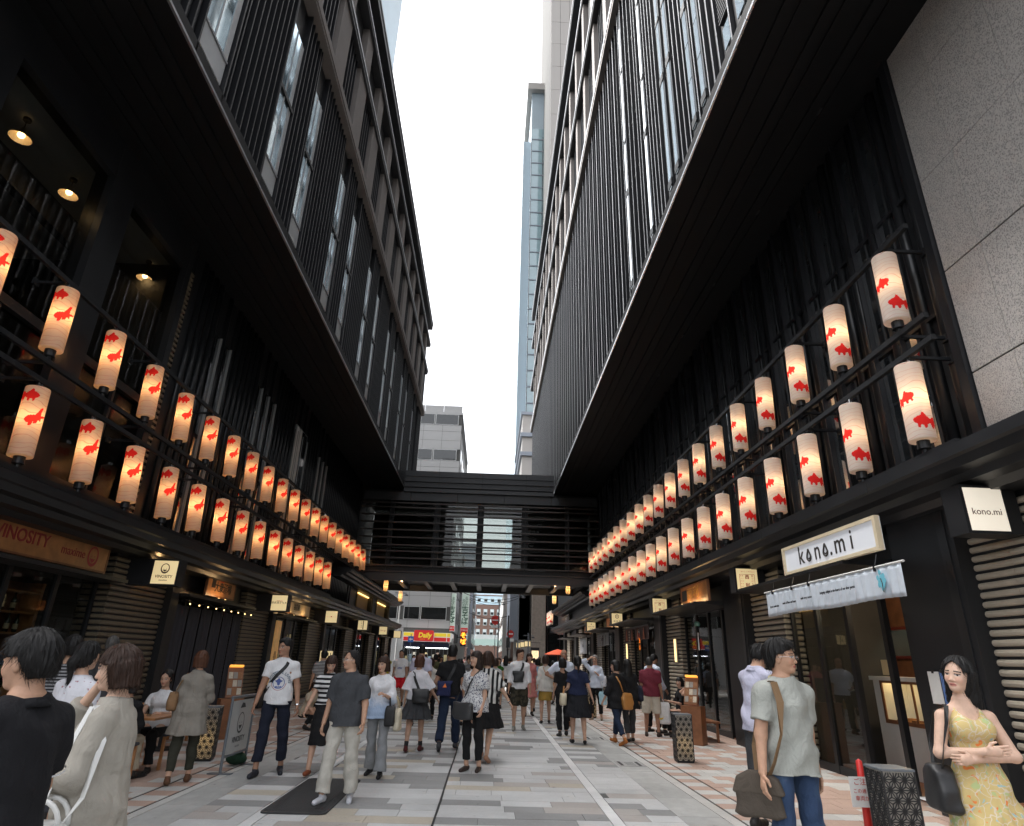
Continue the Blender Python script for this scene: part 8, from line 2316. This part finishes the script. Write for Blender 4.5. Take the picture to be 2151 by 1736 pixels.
# --- couple hand in hand seen from behind
f, r = person('girl in a loose white tee and dark skirt holding hands, seen from behind', -1.25, 12.50, -4, 1.585, 'f', 0.97, SK1, ('bob', (0.09, 0.035, 0.02)),
    dict(mat=fabric((0.66, 0.65, 0.68)), sleeve=1.0, grow=0.030, hem=0.90, loose=0.05, flare=0.1), dict(kind='skirt', mat=CHAR, hem=0.56, flare=0.13, ripple=(9, 0.06)), ('shoe', (0.09, 0.02, 0.02)),
    {'L': dict(sw=-4, ab=12, be=14), 'R': dict(sw=6, ab=26, be=24, inn=-0.3)}, STEP, socks=fabric((0.03, 0.03, 0.032)))
p_, n_ = around(f, 0.04, 1.40, 1.06, 235, 290, 8)
soft_bag('shoulder_bag', 'black nylon shoulder bag across the back of the girl in white', f, r, (0.10, -0.22, 0.98), (0.17, 0.075, 0.13), BLKB, [([tuple(f.T((-0.09, -0.06, 1.41)))] + p_[1:], [(0, -1, 0.5)] + n_[1:])], BLKB, 0.05)
f, r = person('man in a black T-shirt and jeans holding hands, seen from behind', -0.66, 12.80, -2, 1.80, 'm', 0.98, SK3, ('short_thick', BLACK_HAIR),
    dict(mat=BLK, sleeve=0.62, grow=0.018, hem=0.88), dict(kind='trousers', mat=DJEANS, grow=0.018, wide=0.022, upto=0.97), ('shoe', (0.06, 0.06, 0.065)),
    {'L': dict(sw=0, ab=20, be=14, inn=-0.2), 'R': dict(sw=-6, ab=10, be=14)}, WALK, socks=None)
p_, n_ = around(f, 0.028, 1.40, 1.03, 300, 240, 8)
sb_ = soft_bag('shoulder_bag', 'navy and purple shoulder bag with an orange patch on the man in black', f, r, (-0.10, -0.19, 0.98), (0.13, 0.055, 0.12), fabric((0.025, 0.03, 0.08)), [(p_, n_)], BLKB, 0.05)
MB().add([(-0.05, -0.262, 1.0), (-0.12, -0.262, 1.0), (-0.08, -0.262, 1.07)], [(0, 1, 2)]).build('orange_patch', mk('orange_patch', (0.75, 0.18, 0.03), 0.6), sb_)
# --- woman in patterned blouse
f, r = person('woman in a grey patterned blouse and black leggings standing in mid street', -0.16, 10.66, 150, 1.66, 'f', 1.08, SK1, ('bob_curl', (0.03, 0.018, 0.014)),
    dict(mat=fabric((0.60, 0.60, 0.60), 'print', (0.07, 0.075, 0.12), 34), sleeve=0.72, grow=0.030, hem=0.82, neck='scoop', flare=0.12, loose=0.03), dict(kind='trousers', mat=BLK, grow=0.011, upto=0.86), ('flat', (0.05, 0.035, 0.03)),
    {'R': dict(sw=-2, ab=6, be=12), 'L': dict(sw=6, ab=8, be=22, inn=0.2)}, {'R': (12, -2, 14, 0, 4), 'L': (2, 2, 6, 20, 0)}, head=(-24, -2, 0))
p_, n_ = around(f, 0.045, 1.40, 0.96, 118, 40, 9)
soft_bag('shoulder_bag', 'charcoal leather shoulder bag slung in front of the patterned blouse', f, r, (0.07, 0.235, 0.84), (0.175, 0.06, 0.125), mk('charcoal_leather', (0.035, 0.036, 0.038), 0.4, var=0.2), [([tuple(f.T((-0.09, 0.02, 1.43)))] + p_[1:], [(0, 0.5, 1)] + n_[1:]), ([V3(0.20, 0.16, 1.1), V3(0.22, 0.21, 0.98), V3(0.2, 0.24, 0.92)], None)], BLKB, 0.025)
f, r = person('woman in a bold black and white diagonal striped top behind the patterned blouse', 0.02, 11.65, -12, 1.70, 'f', 1.08, SK1, ('bob', BROWN_HAIR),
    dict(mat=fabric((0.60, 0.60, 0.58), 'vstripe', (0.015, 0.015, 0.016), 4.0), sleeve=0.9, grow=0.026, hem=0.88, loose=0.03), dict(kind='skirt', mat=BLK, hem=0.52, flare=0.10), ('flat', (0.40, 0.22, 0.14)),
    {'R': dict(sw=-14, ab=30, be=18, inn=-0.2), 'L': dict(sw=6, ab=10, be=20)}, WALK2)
MB().tube([tuple(f.elb['R'] + (f.wri['R'] - f.elb['R']) * 0.9), tuple(f.elb['R'] + (f.wri['R'] - f.elb['R']) * 0.97)], 0.03, 10).build('bracelet', MT['chrome'], r)
# --- young man in white shirt
f, r = person('young man in a white shirt and camouflage shorts with a black chest bag', 0.82, 16.50, 180, 1.80, 'm', 0.95, SK2, ('short_thick', BROWN_HAIR),
    dict(mat=WHITE, sleeve=1.45, grow=0.020, hem=0.84, collar=True, loose=0.015), dict(kind='trousers', mat=fabric((0.06, 0.052, 0.035), 'camo', (0.025, 0.024, 0.018), 16), grow=0.024, upto=0.05, thigh=0.97, wide=0.02, name='shorts'), ('shoe', (0.26, 0.25, 0.22)),
    {'R': dict(sw=2, ab=10, be=16), 'L': dict(sw=-4, ab=10, be=14)}, STEP, head=(38, 0, 0))
p_, n_ = around(f, 0.028, 1.41, 1.12, 125, 80, 8)
soft_bag('chest_bag', 'black chest bag on a short diagonal strap over the white shirt', f, r, (0.03, 0.175, 1.12), (0.125, 0.045, 0.12), BLKB, [(p_, n_)], BLKB, 0.05, yaw=0)
# --- woman back with mustard skirt
f, r = person('woman in a cream blouse and mustard skirt walking away with a thin strap', 1.63, 18.45, -2, 1.69, 'f', 0.95, SK1, ('bob', BROWN_HAIR),
    dict(mat=OFFW, sleeve=1.5, grow=0.024, hem=0.78, flare=0.20, loose=0.02, ripple=(12, 0.04), name='blouse'), dict(kind='skirt', mat=fabric((0.40, 0.26, 0.06)), hem=0.56, flare=0.01, ripple=None), ('flat', (0.02, 0.02, 0.022)), SWING2, STEP)
p_, n_ = around(f, 0.03, 1.40, 1.0, 235, 330, 9)
soft_bag('shoulder_bag', 'small tan bag on the thin strap of the woman in the mustard skirt', f, r, (0.22, 0.0, 0.93), (0.04, 0.08, 0.07), TAN, [(p_, n_)], TAN, 0.02)
# --- balding man in white polo
person('balding man in a white shirt with one hand on his hip', 2.06, 17.75, 188, 1.84, 'm', 1.04, SK3, ('bald', (0.03, 0.028, 0.026)), dict(mat=WBLUE, sleeve=0.8, grow=0.022, hem=0.85, collar=True), dict(kind='trousers', mat=BLK, wide=0.02), ('shoe', (0.20, 0.09, 0.04)),
    {'R': dict(elb=(0.42, -0.08, 1.13), wri=(0.20, 0.08, 1.0), hw=(0, 1, 0)), 'L': dict(sw=0, ab=10, be=14)}, STAND, head=(-6, 0, 0))
# --- woman in navy
f, r = person('woman in a navy tee and black pleated skirt holding a bag in the crook of her arm, seen from behind', 1.95, 14.25, 0, 1.66, 'f', 1.06, SK1, ('pony', BLACK_HAIR),
    dict(mat=NAVY, sleeve=0.62, grow=0.026, hem=0.93, loose=0.02), dict(kind='skirt', mat=fabric((0.016, 0.017, 0.020)), hem=0.50, flare=0.10, ripple=(16, 0.04)), ('flat', (0.015, 0.015, 0.016)), {'R': dict(sw=-6, ab=18, be=14, inn=-0.2), 'L': dict(sw=2, ab=14, be=70, inn=-0.1)}, STEP2)
r['label'] = 'woman in a navy tee and black pleated skirt seen from behind'
soft_bag('handbag', 'cream handbag on the forearm of the woman in navy', f, r, (-0.31, 0.08, 0.84), (0.075, 0.12, 0.12), mk('cream_leather', (0.52, 0.46, 0.33), 0.5, var=0.1), [([V3(-0.29, 0.14, 1.10), V3(-0.31, 0.16, 0.94)], None), ([V3(-0.29, 0.10, 1.10), V3(-0.31, 0.03, 0.94)], None)], TAN, 0.025)
# companion almost hidden beside her
person('person in black clothes walking just beyond the woman in navy', 1.78, 15.6, 6, 1.62, 'f', 0.95, SK2, ('bob', BLACK_HAIR), dict(mat=BLK, sleeve=0.7, hem=0.88), dict(kind='trousers', mat=BLK), legs=STEP)
# --- grey haired woman, hand to head
f, r = person('grey haired woman in a pale blue blouse with one hand raised to her head', 3.26, 19.9, 160, 1.74, 'f', 1.0, SK1, ('updo', GREY_HAIR), dict(mat=WBLUE, sleeve=1.6, grow=0.026, hem=0.82, loose=0.018), dict(kind='trousers', mat=BLK, upto=0.8), ('flat', (0.4, 0.3, 0.22)),
    {'R': dict(elb=(0.36, 0.02, 1.52), wri=(0.15, 0.04, 1.62), hw=(0, 0, 1), hn=(-1, 0, 0)), 'L': dict(sw=20, ab=12, be=120, inn=0.6)}, STAND, head=(-10, 0, 0))
soft_bag('plastic_bag', 'pale blue plastic shopping bag beside the grey haired woman', f, r, (-0.22, 0.12, 0.58), (0.11, 0.05, 0.17), fabric((0.40, 0.62, 0.70)), [([V3(-0.20, 0.14, 1.02), V3(-0.22, 0.13, 0.74)], None)], fabric((0.40, 0.62, 0.70)), 0.02)
soft_bag('tote_bag', 'white printed tote on the arm of the grey haired woman', f, r, (-0.24, 0.08, 1.02), (0.09, 0.06, 0.14), fabric((0.66, 0.68, 0.72), 'speck', (0.2, 0.25, 0.4), 20), [([V3(-0.15, 0.03, 1.38), V3(-0.22, 0.08, 1.15)], None)], NAVY, 0.02)
# --- women in black with tan bag
f, r = person('woman in a black tunic and cuffed jeans with a tan shoulder bag', 2.78, 14.28, 28, 1.625, 'f', 1.0, SK1, ('bob', BLACK_HAIR), dict(mat=BLK, sleeve=1.4, grow=0.03, hem=0.72, flare=0.12, name='tunic'), dict(kind='trousers', mat=DJEANS, upto=0.80, wide=0.006), ('shoe', (0.34, 0.12, 0.03)), {'R': dict(sw=-4, ab=10, be=16), 'L': dict(sw=6, ab=18, be=20)}, WALK, head=(40, 0, 0))
p_, n_ = around(f, 0.04, 1.40, 1.05, 235, 300, 8)
soft_bag('shoulder_bag', 'tan orange slouchy bag on the back of the woman in black', f, r, (0.12, -0.21, 0.86), (0.14, 0.06, 0.17), TAN, [([tuple(f.T((-0.08, -0.03, 1.42)))] + p_[1:], [(0, -1, 0.5)] + n_[1:])], TAN, 0.03)
f, r = person('woman in a black coat carrying a navy tote beside the tan bag', 3.14, 14.8, 10, 1.63, 'f', 1.05, SK2, ('long', BLACK_HAIR), dict(mat=BLK, sleeve=1.6, grow=0.03, hem=0.66, flare=0.1, name='coat'), dict(kind='trousers', mat=CHAR, upto=0.82), ('flat', (0.03, 0.028, 0.026)), SWING, STEP)
soft_bag('tote_bag', 'navy tote with a pale edge on the shoulder of the woman in the black coat', f, r, (0.25, -0.03, 1.0), (0.06, 0.16, 0.17), fabric((0.02, 0.022, 0.035)), [([V3(0.13, 0.03, 1.41), V3(0.22, 0.03, 1.17)], None), ([V3(0.13, 0.0, 1.41), V3(0.22, -0.1, 1.17)], None)], fabric((0.5, 0.5, 0.5)), 0.02)
# --- man in maroon
f, r = person('man in a maroon polo shirt and cream shorts, seen from behind', 3.93, 15.98, -22, 1.70, 'm', 1.05, SK3, ('crop', (0.05, 0.048, 0.046)), dict(mat=fabric((0.16, 0.03, 0.045)), sleeve=0.8, grow=0.024, hem=0.84, collar=True), dict(kind='trousers', mat=fabric((0.55, 0.51, 0.42)), upto=0.05, thigh=1.0, grow=0.022, wide=0.02, name='shorts'), ('shoe', (0.05, 0.035, 0.028)), {'R': dict(sw=4, ab=9, be=14), 'L': dict(sw=4, ab=8, be=30)}, STAND)
pb = soft_bag('paper_bag', 'white paper shopping bag with a yellow banana picture held by the man in maroon', f, r, (0.27, 0.06, 0.50), (0.15, 0.07, 0.23), fabric((0.66, 0.66, 0.65)), [([V3(0.25, 0.08, 0.80), V3(0.29, 0.06, 0.72)], None), ([V3(0.25, 0.06, 0.80), V3(0.24, 0.06, 0.72)], None)], WHITE, 0.012)
MB().tube([(0.20 + 0.08 * math.cos(a), -0.018, 0.46 + 0.08 * math.sin(a)) for a in [R_(200 + 14 * k) for k in range(10)]], [0.006, 0.012, 0.016, 0.018, 0.018, 0.018, 0.017, 0.014, 0.01, 0.005], 6).build('banana_print', mk('banana_yellow', (0.72, 0.5, 0.05), 0.6), pb)
person('man in a white shirt with bowed head behind the maroon polo', 4.22, 16.9, -60, 1.80, 'm', 1.02, SK3, ('short', BLACK_HAIR), dict(mat=WBLUE, sleeve=1.8, grow=0.024, hem=0.85, collar=True), dict(kind='trousers', mat=BLK), arms={'R': dict(sw=10, ab=8, be=30), 'L': dict(sw=20, ab=8, be=60)}, legs=STAND, head=(0, 30, 0))
# --- seated on the bench at the right
person('seated woman in an orange tee raising her arm to her hair', 4.80, 15.55, 80, 1.58, 'f', 1.08, SK1, ('bob', BLACK_HAIR), dict(mat=fabric((0.55, 0.10, 0.03)), sleeve=0.6, hem=0.86, grow=0.02), dict(kind='trousers', mat=BLK), arms={'R': dict(elb=(0.20, 0.26, 1.40), wri=(0.10, 0.10, 1.55), hw=(0, 0, 1)), 'L': dict(elb=(-0.18, 0.26, 1.36), wri=(-0.06, 0.12, 1.53), hw=(0, 0, 1))}, legs=SIT)
person('seated woman in dark clothes beside the orange tee', 4.78, 16.45, 95, 1.60, 'f', 1.0, SK1, ('bob', BLACK_HAIR), dict(mat=BLK, sleeve=0.9, hem=0.86), dict(kind='trousers', mat=BLK), arms={'R': dict(sw=25, ab=10, be=80), 'L': dict(sw=25, ab=10, be=80)}, legs=SIT, head=(30, 0, 0))

# --- middle distance
def tee_number(fig, root):
    sh_ = [c for c in root.children if c.name.startswith('shirt')][0]
    decal(root, sh_, [[(-0.15, 1.21), (0.15, 1.21), (0.15, 1.228), (-0.15, 1.228)]], fabric((0.08, 0.1, 0.35)), lift=0.006); decal(root, sh_, text_polys('Jolley', 0.07, (0, 1.16)), fabric((0.08, 0.1, 0.35)), lift=0.006)
person('man in a white sports tee and red shorts walking towards the camera', -2.97, 23.2, 180, 1.75, 'm', 1.0, SK3, ('crop', BLACK_HAIR), dict(mat=WHITE, sleeve=0.65, grow=0.02, hem=0.84), dict(kind='trousers', mat=fabric((0.62, 0.02, 0.03)), upto=0.05, thigh=0.9, grow=0.022, name='shorts'), arms=SWING, legs=STEP, extra=tee_number)
person('tall man in a pale lavender shirt, seen from behind', -1.66, 17.0, 5, 1.835, 'm', 1.0, SK2, ('short', BLACK_HAIR), dict(mat=LAV, sleeve=0.8, hem=0.85, collar=True), dict(kind='trousers', mat=CHAR), arms=SWING, legs=STEP)
person('woman in a cream top with a black bag strap, seen from behind', -1.52, 18.4, 2, 1.56, 'f', 1.0, SK1, ('bob', BROWN_HAIR), dict(mat=OFFW, sleeve=0.9, grow=0.025, hem=0.86), dict(kind='trousers', mat=BLK), arms=SWING2, legs=WALK)
def hivis(fig, root):
    for zz in (1.02, 1.20):
        p_, n_ = around(fig, 0.03, zz, zz, 0, 360, 25); band(MB(), p_, 0.04, n_).build('reflective_band', MT['frame'], root)
person('street worker in dark overalls and a yellow vest', -4.02, 26.6, 175, 1.66, 'm', 1.05, SK3, ('short', BLACK_HAIR), dict(mat=fabric((0.55, 0.50, 0.03)), sleeve=0.1, hem=0.92, grow=0.02, name='vest'), dict(kind='trousers', mat=NAVY), arms=SWING, legs=STAND, extra=hivis)
person('woman in a white blouse with dark hair, walking away beyond the man in black', -0.68, 17.2, 0, 1.54, 'f', 1.0, SK1, ('long', BLACK_HAIR), dict(mat=WHITE, sleeve=0.8, grow=0.025, hem=0.86), dict(kind='skirt', mat=NAVY, hem=0.5), arms=SWING, legs=STEP)
person('woman in a green dress walking towards the camera', 0.42, 23.5, 178, 1.60, 'f', 0.95, SK1, ('bob', BROWN_HAIR), dict(mat=fabric((0.03, 0.12, 0.02)), sleeve=0.3, hem=0.98), dict(kind='skirt', mat=fabric((0.03, 0.12, 0.02)), hem=0.5, flare=0.06), arms=SWING, legs=STEP2)
person('woman in a salmon pink blouse facing the camera', 1.32, 20.6, 182, 1.75, 'f', 1.0, SK1, ('bob', BROWN_HAIR), dict(mat=fabric((0.55, 0.20, 0.19)), sleeve=0.9, grow=0.025, hem=0.82), dict(kind='skirt', mat=fabric((0.5, 0.2, 0.18)), hem=0.5), arms=SWING2, legs=STEP)
person('woman in a light blue dress half hidden behind the cream blouse', 1.72, 22.4, 4, 1.60, 'f', 1.0, SK1, ('bob', BLACK_HAIR), dict(mat=fabric((0.25, 0.42, 0.58)), sleeve=0.8, grow=0.025, hem=0.95), dict(kind='skirt', mat=fabric((0.25, 0.42, 0.58)), hem=0.48, flare=0.08), arms=SWING, legs=STEP2)
person('person in a narrow striped shirt waiting by the DELI FLOOR sign', -4.1, 16.9, 20, 1.64, 'm', 1.0, SK2, ('short_thick', BLACK_HAIR), dict(mat=fabric((0.45, 0.45, 0.45), 'stripe', (0.02, 0.02, 0.022), 9), sleeve=0.7, hem=0.85), dict(kind='trousers', mat=BLK), legs=STAND)
person('woman in a striped white tee beyond the bold striped top', 0.25, 19.0, 5, 1.60, 'f', 1.0, SK1, ('bob', BROWN_HAIR), dict(mat=fabric((0.66, 0.66, 0.66), 'stripe', (0.3, 0.32, 0.36), 10), sleeve=0.6, hem=0.88), dict(kind='trousers', mat=CHAR), arms=SWING, legs=WALK)
# --- the crowd farther on
cols = [('black', (0.016, 0.016, 0.018)), ('white', (0.66, 0.66, 0.66)), ('navy', (0.02, 0.025, 0.06)), ('grey', (0.2, 0.2, 0.21)), ('pale blue', (0.42, 0.5, 0.62)), ('beige', (0.42, 0.36, 0.27)), ('pink', (0.5, 0.25, 0.25)), ('olive', (0.10, 0.10, 0.05))]
crng = random.Random(11)
spots = [(-2.3, 27.5), (-1.2, 26.2), (-0.3, 28.5), (0.9, 27.2), (1.9, 29.0), (2.7, 26.5), (-3.2, 31), (-2.0, 32.5), (-0.9, 31.2), (0.3, 33), (1.2, 31.5), (2.3, 33.5), (3.2, 30.2), (-2.7, 36), (-1.3, 37), (0.0, 38.5), (1.5, 36.5), (2.8, 38), (-3.6, 41), (-2.0, 43), (-0.5, 42), (0.9, 44), (2.2, 42.5), (3.3, 45), (-1.4, 48), (0.4, 49.5), (1.8, 48.5), (-0.2, 58), (0.8, 63), (-0.8, 66)]
for i, (cx_, cy_) in enumerate(spots):
    nm, cc = cols[crng.randrange(len(cols))]; sx_ = crng.choice('mf'); away = crng.random() < 0.6
    person('distant pedestrian in a %s top walking %s in the crowd %s the footbridge' % (nm, 'away' if away else 'nearer', 'beyond' if cy_ > 38 else 'under' if cy_ > 32 else 'before'), cx_ + crng.uniform(-.3, .3), cy_ + crng.uniform(-.4, .4), (0 if away else 180) + crng.uniform(-15, 15), crng.uniform(1.56, 1.78), sx_, crng.uniform(0.95, 1.08), crng.choice((SK1, SK2, SK3)),
        (crng.choice(('short', 'short_thick')) if sx_ == 'm' else crng.choice(('bob', 'long', 'pony')), crng.choice((BLACK_HAIR, BLACK_HAIR, BROWN_HAIR))), dict(mat=fabric(cc), sleeve=crng.choice((0.6, 0.8, 1.4)), hem=0.85),
        dict(kind='trousers', mat=crng.choice((BLK, CHAR, DJEANS, BEIGE))) if sx_ == 'm' or crng.random() < 0.5 else dict(kind='skirt', mat=crng.choice((BLK, NAVY, CHAR)), hem=0.5), arms=crng.choice((SWING, SWING2)), legs=crng.choice((STEP, STEP2, WALK)), group='crowd under the footbridge')
